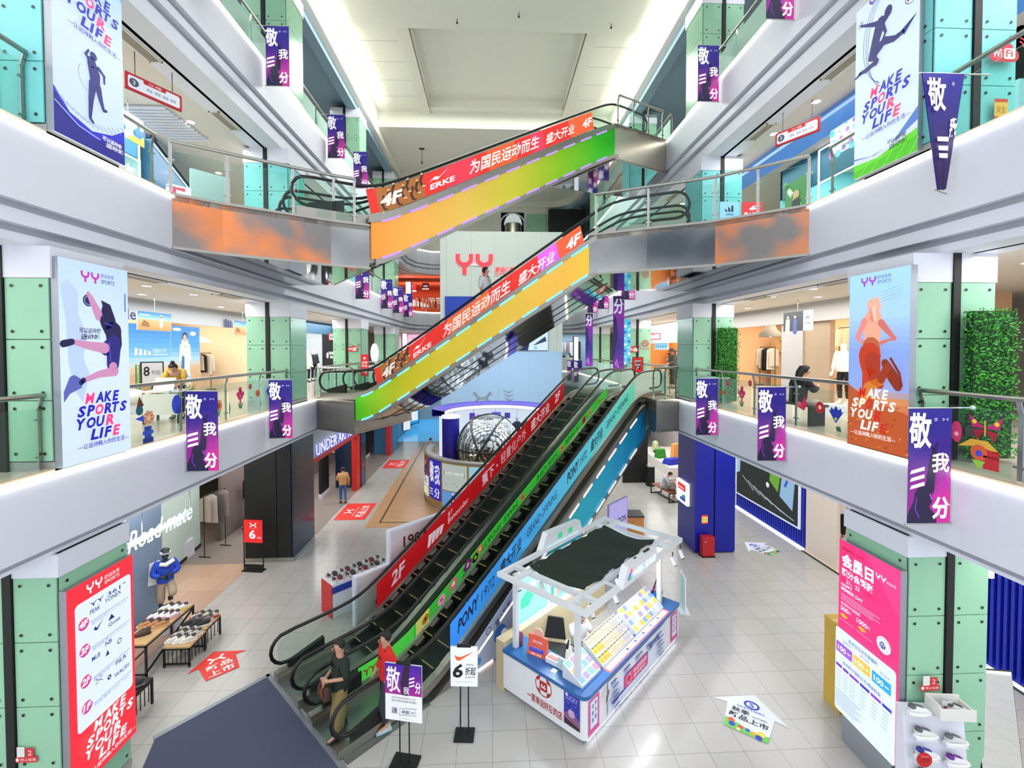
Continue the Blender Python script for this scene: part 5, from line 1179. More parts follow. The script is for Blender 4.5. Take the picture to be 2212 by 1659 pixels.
# ================================================================ GROUND FLOOR, LEFT
def box1(name, mats, x0, x1, y0, y1, z0, z1, bevel=0): b = MB(); b.box(x0, x1, y0, y1, z0, z1); return b.build(name, mats, bevel=bevel)
b = MB(); b.prism([(-4.62, 9.34), (-2.42, 7.18), (-3.6, 5.2), (-5.3, 6.5), (-5.82, 7.9)], .002, .012)
tag(b.build('entrance_mat', mat('slate_carpet', '#4a5068', .9, noise=.12, scale=40)), 'large slate-blue floor mat in front of the escalator foot', 'mat')
b = MB()
for a, c in (((-4.6, 9.38), (-5.85, 7.92)), ((-4.64, 9.4), (-2.34, 7.14))): b.bar((*a, .012), (*c, .012), .09, .02)
struct(b.build('trim_4', mat('grey_floor_trim', '#8f949c', .4, .5)))
b = MB(); b.box(.02, 1.7, -3.05, 0, .003, .01); b.build('landing_floor', comb_m, E1)
# shop floors
warmtile = tile_mat('warm_shop_tiles', '#c4a58e', '#bd9d86', '#9a806e', .8, .22, 0, 1.2)
b = MB(); b.prism([(-7.5, 8.2), (-7.5, 14.4), (-14.8, 14.4), (-14.8, 8.2)], .001, .006); struct(b.build('floor_shop_left', warmtile))
b = MB(); b.prism([(-6.4, 16.2), (-6.4, 34), (-14.8, 34), (-14.8, 14.4), (-7.8, 14.4), (-7.8, 16.2)], .001, .006); struct(b.build('floor_shop_left_rear', mat('grey_brown_shop_floor', '#8f847c', .35, noise=.08, scale=5)))
b = MB(); b.prism([(-4.8, 17.1), (-1.2, 17.1), (3.5, 17.1), (3.5, 29), (-3.25, 29), (-3.25, 33), (-5.2, 33)], .001, .006); woodfl = mat('wood_court_floor', '#c79a6c', .22, noise=.1, scale=3); struct(b.build('floor_wood', woodfl))
b = MB(); b.bar((-4.35, 17.6, .008), (-4.8, 32, .008), .07, .004); b.bar((-4.35, 17.6, .008), (-1, 17.6, .008), .07, .004); struct(b.build('trim_5', mat('dark_wood_inlay', '#5f3a24', .3)))
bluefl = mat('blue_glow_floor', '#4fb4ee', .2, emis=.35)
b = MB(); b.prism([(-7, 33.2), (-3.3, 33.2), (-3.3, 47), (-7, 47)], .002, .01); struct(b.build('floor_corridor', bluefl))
area('corridor_lamp', (-5.2, 40, 3.8), 3, 6, 90, (.6, .85, 1))
# grey-blue shop pier and white panel, glass shop window
greyblue = mat('grey_blue_wall', '#8497ad', .5, noise=.05)
struct(box1('wall_shop_pier', greyblue, -9.6, -8.2, 10.3, 11.5, 0, 3.96)); struct(box1('trim_6', mat('pale_mint_panel', '#c6d4d6', .3), -8.5, -8.1, 9.75, 10.3, 0, 3.96))
t = thing('shop_window', 'clear glass shop window with black base rail, left ground floor', 'window', (-9.4, 12.4, 0))
b = MB(); b.bar((0, 0, 1.35), (-.6, 3.4, 1.35), .015, 2.6); b.build('pane', glass, t); b = MB(); b.bar((0, 0, .05), (-.6, 3.4, .05), .06, .1); b.build('base_rail', blackm, t)
b = MB(); b.bar((0, 0, 3.2), (-.6, 3.4, 3.2), .1, 1.0); b.build('header', greyblue, t)
t = thing('shop_sign', 'glowing white italic lettering sign hung before the glass shop window', 'sign', (-7.3, 9.3, 2.62), R(90))
A = Art(2.2, gap=.004); A.text('Road·mate', 0, 0, 1.95, .42, '#eef6ff', .004, .3); A.build('lettering', t)
b = MB(); b.box(0, 1.95, .0, .03, .1, .22); b.build('backing_rail', greyblue, t)
for x in (.4, 1.9): b = MB(); b.tube([(x, .02, .2), (x, .02, 1.34)], .012, 6); b.build('hanger', steel, t)
area('roadmate_glow', (-7.1, 10.1, 2.9), .3, 1.8, 20, (.8, .9, 1), (0, R(60), 0))
# second display platform behind the window
t = thing('display_platform', 'white display platform with dark shoes behind the glass shop window', 'display', (-10.6, 14.6, 0)); b = MB(); b.box(-.8, .8, -.6, .6, 0, .55); b.build('platform', white, t); b = MB(); b.box(-.5, .5, -.3, .3, .55, .8); b.build('riser', white, t)
def shoe_geo(b, m0=0, m1=1, m2=2):
    'low trainer about 0.28 long, toe toward -y'
    b.tube([(0, .125, .06), (0, .08, .08), (0, .02, .075), (0, -.06, .055), (0, -.13, .04)], [.036, .058, .056, .052, .034], 10, m0)
    b.tube([(0, .14, .018), (0, .06, .018), (0, -.06, .018), (0, -.165, .022)], [.034, .056, .058, .03], 8, m1)
    b.lathe([(.0, .135), (.034, .143), (.044, .136), (.05, .105)], 12, m2, (0, .085, 0))
    b.hexa([(-.022, -.06, .1), (.022, -.06, .1), (.022, .03, .128), (-.022, .03, .128), (-.02, -.06, .113), (.02, -.06, .113), (.02, .03, .14), (-.02, .03, .14)], m2)
SHOES = {}
def sneaker(loc, rz, up, sole='#e8e6e0', inn='#3a3a3a', label='', group='', tilt=None):
    k = (up, sole, inn)
    if k not in SHOES:
        t = thing('sneaker', label, 'shoe', loc, rz, group); b = MB(); shoe_geo(b); o = b.build('upper', [ink(up, 0, .7)], t)
        me = o.data; me.materials.append(ink(sole)); me.materials.append(ink(inn)); SHOES[k] = t
    else: t = dup(SHOES[k], loc, rz, label, group)
    if tilt: t.rotation_euler = (tilt[0], tilt[1], rz)
    return t
def table(label, x0, x1, y0, y1, h, topm=wood, bars=True, brace=False):
    t = thing('display_table', label, 'table', ((x0 + x1) / 2, (y0 + y1) / 2, 0)); w, d = (x1 - x0) / 2, (y1 - y0) / 2
    b = MB(); b.box(-w, w, -d, d, h - .035, h); b.build('top', topm, t)
    for sx in (-1, 1):
        for sy in (-1, 1): b = MB(); b.box(*sorted((sx * w, sx * (w - .035))), *sorted((sy * d, sy * (d - .035))), 0, h - .035); b.build('leg', blackm, t)
    b = MB()
    for sy in (-1, 1): b.box(-w + .035, w - .035, *sorted((sy * d, sy * (d - .03))), h - .075, h - .035)
    for sx in (-1, 1): b.box(*sorted((sx * w, sx * (w - .03))), -d, d, h - .075, h - .035)
    fo = b.build('frame', blackm, t); b = MB(); b.box(-w, w, -d, -d + .03, .06, .09); b.build('foot_bar', blackm, t)
    if bars:
        b = MB()
        for i in range(5): x = -w + .1 + i * (2 * w - .2) / 4; b.box(x - .006, x + .006, -d + .01, -d + .022, .09, h - .07)
        n = max(3, int((y1 - y0) / .12))
        for i in range(n): y = -d + .1 + i * (2 * d - .2) / (n - 1); b.box(w - .022, w - .01, y - .006, y + .006, .09, h - .07)
        b.build('bars', blackm, t)
    if brace: b = MB(); b.bar((w - .02, -d, .1), (w - .02, d, h - .1), .03, .03); b.bar((-w, -d + .02, .1), (w, -d + .02, h - .1), .03, .03); b.build('brace', blackm, t)
    return t
table('tall wooden shoe table beside the red directory', -7.6, -7.06, 9.4, 10.9, .72, brace=True, bars=False)
table('low wooden shoe table nearest the red floor arrow', -6.95, -6.4, 9.7, 10.25, .45)
table('low wooden shoe table just behind the one by the floor arrow', -6.97, -6.42, 10.27, 10.85, .47)
table('black-topped shoe table half hidden by the red directory', -7.1, -6.45, 8.25, 8.75, .5, blackm)
g = 'shoes on the left display tables'
for (x0, x1, y0, y1, z, rows) in ((-7.6, -7.1, 9.55, 10.8, .72, (('#5a4a3a', 'dark brown boots', 1, '#3a2c20'), ('#c08a5a', 'tan trainers', 3, '#e0b080'), ('#efe6ea', 'white and pink trainers', 4, '#f2a8b8'), ('#f4f2ee', 'white trainers', 3, '#e8d46a'))),
                                  (-6.92, -6.45, 9.78, 10.18, .45, (('#e9e6dc', 'cream trainers', 3, '#f4f2ea'), ('#cfcac0', 'pale grey trainers', 3, '#efece4'))),
                                  (-6.95, -6.46, 10.32, 10.8, .47, (('#2a2a2a', 'black trainers', 3, '#e6e4de'), ('#9a8a8a', 'mauve trainers', 2, '#efe0d8'), ('#d8d2c2', 'beige trainers with red soles', 3, '#b83a2a'))),
                                  (-7.05, -6.5, 8.32, 8.68, .5, (('#3a3d40', 'charcoal trainers', 3, '#8a8d90'),))):
    n = len(rows)
    for i, (c, nm, k, s_) in enumerate(rows):
        y = y0 + (y1 - y0) * (i + .5) / n
        for q in range(k): sneaker((x0 + (x1 - x0) * (q + .5) / k, y, z), R(-60 + 17 * (q % 2)), c, s_, label='%s on the %s' % (nm, {.72: 'tall wooden table', .45: 'low table by the floor arrow', .47: 'farther low table', .5: 'black-topped table'}[z]), group=nm + ' on the tables')
# mannequin
person('mannequin', 'black mannequin in blue jacket and khaki shorts, arms crossed, one leg raised', 'mannequin', (-7.85, 11.1, .3), R(40),
       dict(lel=(.26, -.05, 1.12), lwr=(.05, -.25, 1.12), rel=(-.26, -.05, 1.12), rwr=(-.05, -.25, 1.08), lkn=(.12, -.3, .66), lan=(.1, .1, .42), lto=(.1, .12, .3), che=(0, -.03, 1.25), hed=(0, -.08, 1.55), top=(0, -.08, 1.64)),
       '#2348b8', '#b09a84', None, '#24272c', '#2f363c', sleeve=1.7, loose=.045, leg=.35, wide=.03, noface=True, sc=.98)
t = bpy.data.objects['mannequin']
b = MB(); b.T = Matrix.Translation((0, -.08, 1.63)); b.lathe([(.104, -.03), (.11, 0), (.108, .03), (.1, .035)], 18); b.T = None; b.build('headband', ink('#f2f2f0'), t)
b = MB(); b.ball((0, -.07, 1.66), (.098, .105, .07), 0, 12, 6); b.box(-.07, .07, -.26, -.12, 1.665, 1.678); b.build('cap', ink('#22252a'), t)
b = MB(); b.tube([(.16, -.1, 1.4), (.0, -.16, 1.34), (-.12, -.14, 1.38)], [.05, .055, .045], 8); b.hexa([(-.12, .1, .82), (-.34, .06, .84), (-.34, .12, .84), (-.12, .16, .82), (-.1, .06, 1.4), (-.3, .04, 1.36), (-.3, .1, 1.36), (-.1, .12, 1.4)]); b.build('tied_sweater', ink('#e6e8e4', 0, .85), t)
b = MB(); b.box(-.3, .3, -.3, .3, -.306, 0); b.build('plinth', white, t)
# black cladding pier, red portals and the sportswear shop behind
t = thing('clad_pier', 'black panelled shop pier beside the red sale stand', 'pier', (-7.8, 14.5, 0))
b = MB(); b.box(0, .98, 0, .05, .12, 3.9); b.build('panel', blackm, t); b = MB(); b.box(1.0, 1.46, 0, .05, .12, 3.9); b.build('panel', blackm, t)
b = MB(); b.box(1.44, 1.5, .0, 1.7, .14, 3.9); b.build('side_panel', mat('dark_blue_gloss', '#26364f', .15, .3, noise=.1, scale=2), t); b = MB(); b.box(-.02, 1.51, -.02, 1.71, 0, .13); b.build('base', steel, t); b = MB(); b.box(.05, 1.44, .05, 1.7, .1, 3.93); b.build('core', blackm, t)
red_m = mat('red_portal', '#d0241e', .4)
def portal(y0, y1, x, label, sign=False, thick=.12):
    t = thing('shop_portal', label, 'shop front', (x, y0, 0), R(90)); L = y1 - y0
    b = MB(); b.box(0, .12, 0, .25, 0, 2.75); b.build('post', red_m, t); b = MB(); b.box(L - .55, L, 0, .25, 0, 2.75); b.build('post', red_m, t)
    b = MB(); b.box(0, L, 0, .25, 2.62, 2.75); b.build('header_beam', red_m, t)
    b = MB(); b.box(0, L, .06, .25, 2.75, 3.9); b.build('sign_panel', mat('pale_sign_panel', '#c4d0dc', .4), t)
    if sign: A = Art(1.5, gap=.004); A.text('UNDER ARMOUR', .5, 2.8, L - .35, 3.22, '#2a2fd0', .03); A.k += 3; A.text('UNDER ARMOUR', .46, 2.84, L - .39, 3.26, '#f2f6ff', .0); A.build('lettering', t)
    b = MB(); b.box(L - 1.6, L - .6, 1.3, 1.4, .2, 2.6); b.build('door_panel', blackm, t); b = MB(); b.box(L - 1.62, L - .5, 1.28, 1.42, 0, .2); b.build('door_base', white, t)
    return t
portal(16.2, 22.2, -6.4, 'red portal shop front with glowing white block lettering, left ground floor', True)
portal(23.0, 29.4, -6.45, 'red portal shop front farther back past the steel pier, left ground floor')
struct(box1('pillar_shop', mat('dark_blue_gloss', '#26364f'), -7.6, -6.36, 22.2, 23.0, 0, 3.96)); struct(box1('pillar_shop_far', mat('cyan_pier', '#3f86b8', .3), -7.6, -6.4, 29.4, 31, 0, 3.96))
struct(box1('wall_shop_left', mat('brown_grey_wall', '#7c6f6c', .6), -9.6, -9.5, 16.2, 30, 0, 3.96))
area('shop_lamp', (-8, 19, 3.8), 2, 5, 60, (1, .95, .9)); area('shop_lamp', (-11, 11.5, 3.8), 3, 4, 170, (1, .86, .72))
def rail(label, loc, rz, n, cols, L=1.4, h=1.55, garment=.75, group=None, frame=True):
    t = thing('clothes_rail', label, 'clothes rail', loc, rz, group)
    if frame:
        b = MB(); b.tube([(0, 0, h), (L, 0, h)], .014, 8); b.build('bar', dsteel, t)
        for x in (0, L): b = MB(); b.tube([(x, 0, 0), (x, 0, h)], .014, 8); b.bar((x, -.2, .015), (x, .2, .015), .03, .03); b.build('leg', dsteel, t)
    for i in range(n):
        x = .08 + (L - .16) * i / max(1, n - 1); g_ = garment * (.85 + .3 * ((i * 7) % 5) / 5); b = MB()
        b.hexa([(x - .03, -.2, h - g_), (x + .03, -.2, h - g_), (x + .03, .2, h - g_), (x - .03, .2, h - g_), (x - .016, -.19, h - .12), (x + .016, -.19, h - .12), (x + .016, .19, h - .12), (x - .016, .19, h - .12)])
        b.hexa([(x - .016, -.19, h - .12), (x + .016, -.19, h - .12), (x + .016, .19, h - .12), (x - .016, .19, h - .12), (x - .008, -.05, h - .04), (x + .008, -.05, h - .04), (x + .008, .05, h - .04), (x - .008, .05, h - .04)])
        b.tube([(x, 0, h - .05), (x, .012, h - .01), (x, 0, h + .016)], .004, 5, 1); b.build('garment', [ink(cols[i % len(cols)], 0, .85), steel], t)
    return t
rail('clothes rail with pale hanging garments inside the red portal shop', (-9.2, 17.2, 0), R(75), 7, ['#2a2a2c', '#d8d0c4', '#c9c0b4', '#e6e0d8', '#b8aca0'], 1.3, 1.9, .9)
t = thing('display_bench', 'white shoe display bench inside the red portal shop', 'bench', (-8.9, 17.6, 0), R(85)); b = MB(); b.box(-.6, .6, -.25, .25, .35, .42); b.box(-.6, -.55, -.25, .25, 0, .35); b.box(.55, .6, -.25, .25, 0, .35); b.build('frame', white, t); b = MB(); b.box(-.55, .55, -.24, .24, .06, .1); b.build('shelf', white, t)
for x in (-.3, .1): sneaker((-8.9, 17.6 + x, .1), R(60), '#3a3436', '#d8d4d0', label='dark shoes on the white bench in the red portal shop', group='shoes on the portal shop bench')
rail('clothes rail with beige garments inside the far red portal shop', (-8.8, 24.5, 0), R(80), 5, ['#c9a890', '#e0d4c8', '#6a4a42', '#d8cfc4'], 1.2, 2.1, 1.0)
rail('clothes rail with grey garments beside the black pier', (-9.3, 14.9, 0), R(80), 4, ['#a89a90', '#c8bdb2', '#6a605c'], .9, 2.0, 1.0)
# red sale stand
t = thing('sign_stand', 'red sale stand with a white number six before the black pier', 'sign stand', (-7.25, 13.93, 0), R(-8))
b = MB(); b.box(-.31, .31, 0, .02, .86, 1.56); b.build('board', ink('#c81f22'), t)
for sx in (-1, 1): b = MB(); b.box(sx * .31 - .012, sx * .31 + .012, 0, .024, .0, 1.58); b.build('leg', blackm, t)
b = MB(); b.box(-.32, .32, -.1, .12, 0, .03); b.bar((-.31, .01, .14), (.31, .01, .14), .02, .1); b.build('base', blackm, t)
A = Art(.25); A.rect(-.3, .87, .3, 1.55, '#e8282a')
def ualogo(A, cx, cy, s, c):
    for q in (-1, 1): A.line([(cx - s * .9, cy + q * s * .62), (cx - s * .42, cy + q * s * .08), (cx, cy - q * s * .1), (cx + s * .42, cy + q * s * .08), (cx + s * .9, cy + q * s * .62)], [s * .34, s * .26, s * .12, s * .26, s * .34], c)
ualogo(A, 0, 1.4, .11, '#f6f2f2'); A.text('6', -.13, .98, .08, 1.26, '#f8f4f4', .03); A.text('折起', .12, .99, .26, 1.05, '#f8d8d8'); A.rect(-.14, 1.3, .14, 1.304, '#f8d8d8'); A.build('print', t)
# floor stickers
def sticker(name, label, pts, loc, rz, art):
    A = Art(.12, warp=lambda u, v, d: (u, v, .008 + d)); art(A); o = A.build(name, None, loc, rz); tag(o, label, 'floor sticker'); return o
def arrow(A, c, c2=None): A.poly([(-.3, -.45), (.3, -.45), (.34, .08), (.55, .05), (0, .5), (-.55, .05), (-.34, .08)], c)
def redarrow(A):
    arrow(A, '#e0342e'); ualogo(A, 0, .18, .16, '#f6e8e6'); A.text('新品', -.24, -.16, .24, .02, '#f6e8e6', .02); A.text('上市', -.24, -.4, .24, -.2, '#f6e8e6', .02)
sticker('floor_arrow', 'red arrow floor sticker in front of the low shoe tables', 0, (-5.87, 9.8, 0), R(41), redarrow)
def uarect2(A):
    A.rect(-.95, -.62, .95, .62, '#e2362e'); ualogo(A, 0, .28, .24, '#f6e8e6'); A.rect(-.5, .0, .5, .02, '#f6e8e6'); A.text('新品上市', -.65, -.45, .65, -.1, '#f6e8e6', .02)
sticker('floor_sticker', 'red rectangular floor sticker nearer the escalator, outside the red portal', 0, (-5.65, 18.9, 0), R(90), uarect2)
sticker('floor_sticker', 'red rectangular floor sticker farther back, outside the red portal', 0, (-5.6, 26.7, 0), R(90), uarect2)
def skarrow(A):
    arrow(A, '#d9dff0'); A.ring(0, .22, .1, .035, '#2a3aa8', 16, ry=.08); A.text('S', -.04, .17, .04, .27, '#2a3aa8', .02); A.text('SKECHERS', -.2, .08, .2, .12, '#2a3aa8', .01)
    A.text('秋季', -.26, -.06, -.0, .05, '#16181c', .02); A.text('AUTUMN', .04, -.05, .24, -.01, '#16181c'); A.text('新品上市', -.28, -.2, .28, -.08, '#16181c', .02)
    A.poly([(-.3, -.45), (.3, -.45), (.31, -.32), (.1, -.36), (-.1, -.3), (-.31, -.25)], '#6fc24a')
    for u, v, c, r in ((-.22, -.28, '#e0523a', .05), (-.2, -.36, '#2a4ac0', .05), (-.08, -.36, '#d84a5a', .04), (.02, -.36, '#3a5ad0', .035), (.1, -.38, '#e8a03a', .04), (.2, -.34, '#e2d04a', .06), (.18, -.42, '#2a3ab0', .05), (-.1, -.42, '#f2e6a0', .03)): A.disc(u, v, r, c, 8)
sticker('floor_arrow', 'white arrow floor sticker with colourful figures, nearer the pink panel', 0, (4.72, 7.93, 0), R(-38), skarrow).scale = (1.15, 1.15, 1)
sticker('floor_arrow', 'white arrow floor sticker beyond the blue pillar', 0, (9.05, 14.7, 0), R(30), skarrow).scale = (1.1, 1.1, 1)
# person outside the portal
person('person', 'person in tan jacket and blue jeans walking past the red portal shop', 'person', (-6.5, 19.9, 0), R(-160), dict(lkn=(.1, -.1, .49), lan=(.1, -.05, .09), rkn=(-.1, .0, .48), ran=(-.1, .14, .12), rto=(-.1, -.02, .05), lel=(.24, -.02, 1.1), lwr=(.14, -.22, 1.12)), '#c49a64', '#3f66a0', '#14100e', '#1e1e20', sleeve=1.9, loose=.05, sc=.96)
# ================================================================ SHOE STALL LEFT OF THE ESCALATOR
t = thing('shoe_bench', 'red-ended shoe display bench with white front left of the escalator', 'display', (-3.95, 11.35, 0), R(45))
b = MB(); b.box(-.05, 1.6, -.0, .55, 0, .82); b.build('body', white, t); b = MB(); b.box(-.07, -.05, -.01, .56, 0, .83); b.build('end_panel', red_m, t); b = MB(); b.box(-.05, 1.6, -.02, 0, .62, .78); b.build('blue_band', ink('#2440a8'), t); b = MB(); b.box(-.05, 1.6, 0, .55, .82, .84); b.build('top', white, t)
gg = 'shoes on top of the red-ended bench'
c45 = .7071
for i in range(9):
    for q in range(2):
        x, y = .04 + i * .175, .14 + .28 * q
        sneaker((-3.95 + c45 * (x - y), 11.35 + c45 * (x + y), .84), R(45 + 170), ['#e8e6e2', '#3a3c40', '#c9c6c0', '#a82a34'][(i * 3 + q * 2) % 4], '#f4f2ee', label='%s trainers on the red-ended bench' % ['white', 'black', 'pale grey', 'red'][(i * 3 + q * 2) % 4], group=['white', 'black', 'pale grey', 'red'][(i * 3 + q * 2) % 4] + ' ' + gg)
t = thing('display_board', 'stepped white display board with year number and red stripes beside the escalator', 'display board', (-3.3, 10.95, 0), R(45))
pale = mat('board_print_pink_grey', '#d9cfd2', .5, noise=.05)
for x0, x1, h in ((0, .95, 1.2), (.95, 3.0, 2.05)): b = MB(); b.box(x0, x1, -.02, .0, .05, h - .03); b.build('panel', pale, t)
fr2 = white
for x, h in ((0, 1.2), (.95, 2.05), (3.0, 2.05)): b = MB(); b.box(x - .03, x + .03, -.03, .12, 0, h); b.build('post', fr2, t)
for x0, x1, h in ((0, .95, 1.2), (.95, 3.0, 2.05)): b = MB(); b.box(x0, x1, -.03, .12, h - .03, h + .02); b.build('rail', fr2, t)
A = Art(.0); A.text('1907', 1.35, 1.5, 2.1, 1.8, '#5a241c', .02); A.text('SINCE', 1.6, 1.35, 2.0, 1.42, '#6a3a32')
for i in range(3): A.poly([(.5 + .1 * i, .35), (.58 + .1 * i, .35), (.62 + .1 * i, .5), (.54 + .1 * i, .5)], '#c8202a')
A.poly([(.8, .35), (.9, .35), (1.4, .6), (1.38, .62)], '#c8202a')
for u, v in ((.3, .8), (.6, .75), (.45, .95), (.75, .9)): A.ring(u, v, .07, .008, '#b9a8ac', 10)
A.build('print', t, (0, -.021, 0))
b = MB(); b.hexa([(-.12, 1.0, 0), (.12, 1.0, 0), (.12, 1.03, 0), (-.12, 1.03, 0), (-.12, 1.0, .5), (.12, 1.0, .5), (.12, 1.03, .5), (-.12, 1.03, .5)])
# ================================================================ BASKETBALL STAND IN FRONT OF THE TOWER
cx, cyy, cr = .2, 21.3, 3.35
t = thing('round_counter', 'curved tan counter covered with lit posters around the giant basketball', 'counter', (cx, cyy, 0))
tan = mat('tan_counter', '#c9a860', .4, noise=.05)
b = MB(); b.lathe([(cr, 0), (cr, .06), (cr - .02, .06)], 60, 1, (0, 0, 0), R(165), R(350)); b.lathe([(cr - .02, .06), (cr - .02, 2.08)], 60, 0, (0, 0, 0), R(165), R(350)); b.lathe([(cr - .3, 2.08), (cr - .3, 0)], 60, 0, (0, 0, 0), R(165), R(350)); b.build('body', [tan, mat('silver_edge', '#b8b4a8', .3, .9)], t)
b = MB(); b.lathe([(cr, 2.06), (cr, 2.13), (cr - .34, 2.13), (cr - .34, 2.06)], 60, 0, (0, 0, 0), R(165), R(350)); b.build('top', mat('grey_counter_top', '#8f8a86', .3), t)
def curved(u, v, d, a0): q = R(a0) + u / cr; return ((cr + .004 + d) * cos(q), (cr + .004 + d) * sin(q), v)
def poster(a0, w, v0, v1, bg, art=None, e=.7):
    A = Art(e, warp=lambda u, v, d: curved(u, v, d, a0)); n = 5
    for i in range(n): A.rect(w * i / n, v0, w * (i + 1) / n, v1, bg); A.k -= 1
    A.k += 1
    if art: art(A, w, v0, v1)
    A.build('poster', t)
def pj(A, w, a, c): A.text('敬', .06, a + .7, w * .5, c - .1, '#f0f4ff', .03); A.text('我', w * .55, a + .65, w - .06, c - .2, '#f0f4ff', .02); A.text('分', w * .5, a + .08, w - .05, a + .5, '#f0f4ff', .03); A.text('三', .06, a + .15, w * .4, a + .42, '#f0f4ff', .03)
poster(178, .35, .9, 2.0, '#6a6238'); poster(184.5, .35, 1.3, 2.0, '#f2f0e6'); poster(193, .85, 1.2, 2.0, '#6a3a3a', lambda A, w, a, c: (A.limb([(.3, a), (.35, a + .35)], [.3, .24], '#2a2a6a'), A.disc(.36, a + .5, .1, '#d8a890'), A.disc(.62, a + .4, .12, '#3a1a1a')))
poster(193, .85, .72, 1.16, '#e0ecf0', lambda A, w, a, c: A.text('66%', .15, a + .1, w - .2, c - .1, '#26484a', .02)); poster(193, .85, .3, .68, '#e8f0b8', lambda A, w, a, c: (A.disc(.3, a + .18, .13, '#f8f8f8'), A.ring(.6, a + .18, .1, .05, '#6ac0c8')))
poster(209.5, .95, .35, 2.04, '#2222b4', pj); poster(227.5, 1.25, .9, 2.0, '#b8c4bc', lambda A, w, a, c: (A.rect(.1, a + .6, w - .1, a + .82, '#222222'), A.text('JUST MVP', .14, a + .64, w - .14, a + .79, '#e8ece8', .02), A.rect(.2, a + .3, .7, a + .33, '#5a645e'), A.rect(.2, a + .22, .8, a + .25, '#5a645e')))
poster(227.5, 1.25, .2, .86, '#5f9ae0', lambda A, w, a, c: (A.limb([(.6, a), (.62, a + .3), (.6, a + .5)], [.2, .22, .12], '#16204a'), A.disc(.6, a + .58, .07, '#c8d8f0'), A.limb([(.62, a + .3), (.9, a + .2)], [.12, .08], '#e8f0fa')))
poster(250.5, 1.5, .8, 2.0, '#9ad0e6', lambda A, w, a, c: (A.disc(.6, a + .4, .3, '#f2f6f8'), A.disc(1.1, a + .7, .2, '#4a5a68'))); poster(278, 1.6, .6, 2.0, '#7ab4e0')
t = thing('giant_basketball', 'giant open basketball with white news-print panels and black seams', 'sculpture', (-.15, 21.9, 2.02))
m = mat('newsprint_ball', '#cfd6dc', .5); nt, bs = nodes_of(m)
tc = nt.nodes.new('ShaderNodeTexCoord'); v1 = nt.nodes.new('ShaderNodeTexBrick'); v1.inputs['Scale'].default_value = 2.6; v1.inputs['Color1'].default_value = (.75, .82, .88, 1); v1.inputs['Color2'].default_value = (.12, .16, .2, 1); v1.inputs['Mortar'].default_value = (.02, .025, .03, 1); v1.inputs['Mortar Size'].default_value = .045; v1.inputs['Brick Width'].default_value = .62; v1.inputs['Row Height'].default_value = .26
nz = nt.nodes.new('ShaderNodeTexNoise'); nz.inputs['Scale'].default_value = 9; ad = nt.nodes.new('ShaderNodeMix'); ad.data_type = 'VECTOR'; ad.inputs[0].default_value = .12
nt.links.new(tc.outputs['Object'], nz.inputs['Vector']); nt.links.new(tc.outputs['Object'], ad.inputs[4]); nt.links.new(nz.outputs['Color'], ad.inputs[5]); nt.links.new(ad.outputs[1], v1.inputs['Vector']); nt.links.new(v1.outputs['Color'], bs.inputs['Base Color'])
b = MB(); b.ball((0, 0, 0), 1.55, 0, 48, 32); b.build('shell', m, t)
seam = mat('ball_seam', '#14181c', .5)
for rx, rz_ in ((0, 0), (90, 20), (62, 75), (118, 75)):
    b = MB(); M_ = Matrix.Rotation(R(rz_), 4, 'Z') @ Matrix.Rotation(R(rx), 4, 'X'); b.tube([M_ @ V((1.56 * cos(q * pi / 24), 1.56 * sin(q * pi / 24), 0)) for q in range(48)], .05, 8, 0, True); b.build('seam', seam, t)
A = Art(.9, warp=lambda u, v, d: ((1.57 + d) * sin(-.35 + u) * cos(v), -(1.57 + d) * cos(-.35 + u) * cos(v), (1.57 + d) * sin(v))); A.text('UPTO', -.2, .12, .1, .26, '#f2f6fa', .02); A.build('lettering', t); A = Art(.9, warp=A.warp); A.text('297', -.25, -.1, .15, .04, '#f2f6fa', .02); A.build('lettering', t)
t = thing('curved_backdrop', 'curved white lit backdrop with purple top edge behind the giant basketball', 'display wall', (.2, 22.2, 0))
R1 = 2.85; purple = mat('purple_canopy', '#5a48c8', .4)
b = MB(); b.lathe([(R1, .0), (R1, 3.5)], 48, 0, (0, 0, 0), R(8), R(172)); b.build('wall', mat('lit_backdrop_white', '#dceaf6', .5, emis=.75), t)
b = MB(); b.lathe([(R1 - .35, 3.5), (R1 - .35, 3.72), (R1 + .25, 3.85), (R1 + .25, 3.5), (R1 - .35, 3.5)], 48, 0, (0, 0, 0), R(0), R(186)); b.build('canopy', purple, t)
b = MB(); b.lathe([(R1 - .36, 3.52), (R1 - .36, 3.68)], 48, 0, (0, 0, 0), R(0), R(180)); b.build('light_band', glow, t)
for q in range(5): b = MB(); a = R(40 + 25 * q); b.box(-.01, .01, -.01, .01, 0, 3.5); o = b.build('seam', groove, t, ((R1 - .01) * cos(a), (R1 - .01) * sin(a), 0))
b = MB(); b.lathe([(.42, 0), (.42, 3.4)], 28, 0, (-2.2, -.1, 0)); b.lathe([(.44, 3.4), (.44, 3.52), (0, 3.52)], 28, 1, (-2.2, -.1, 0)); b.build('blue_column', [mat('royal_blue', '#1a1c9c', .35), glow], t)
A = Art(.4); A.rect(0, 0, .3, .4, '#5a2fb0'); A.rect(.4, .1, .7, .3, '#8a4ac0'); A.rect(1.2, .05, 1.7, .45, '#6a5ad8'); A.rect(1.9, .1, 2.2, .4, '#3a3aa0'); A.build('merchandise', t, (-1.4, 2.2, 2.9))
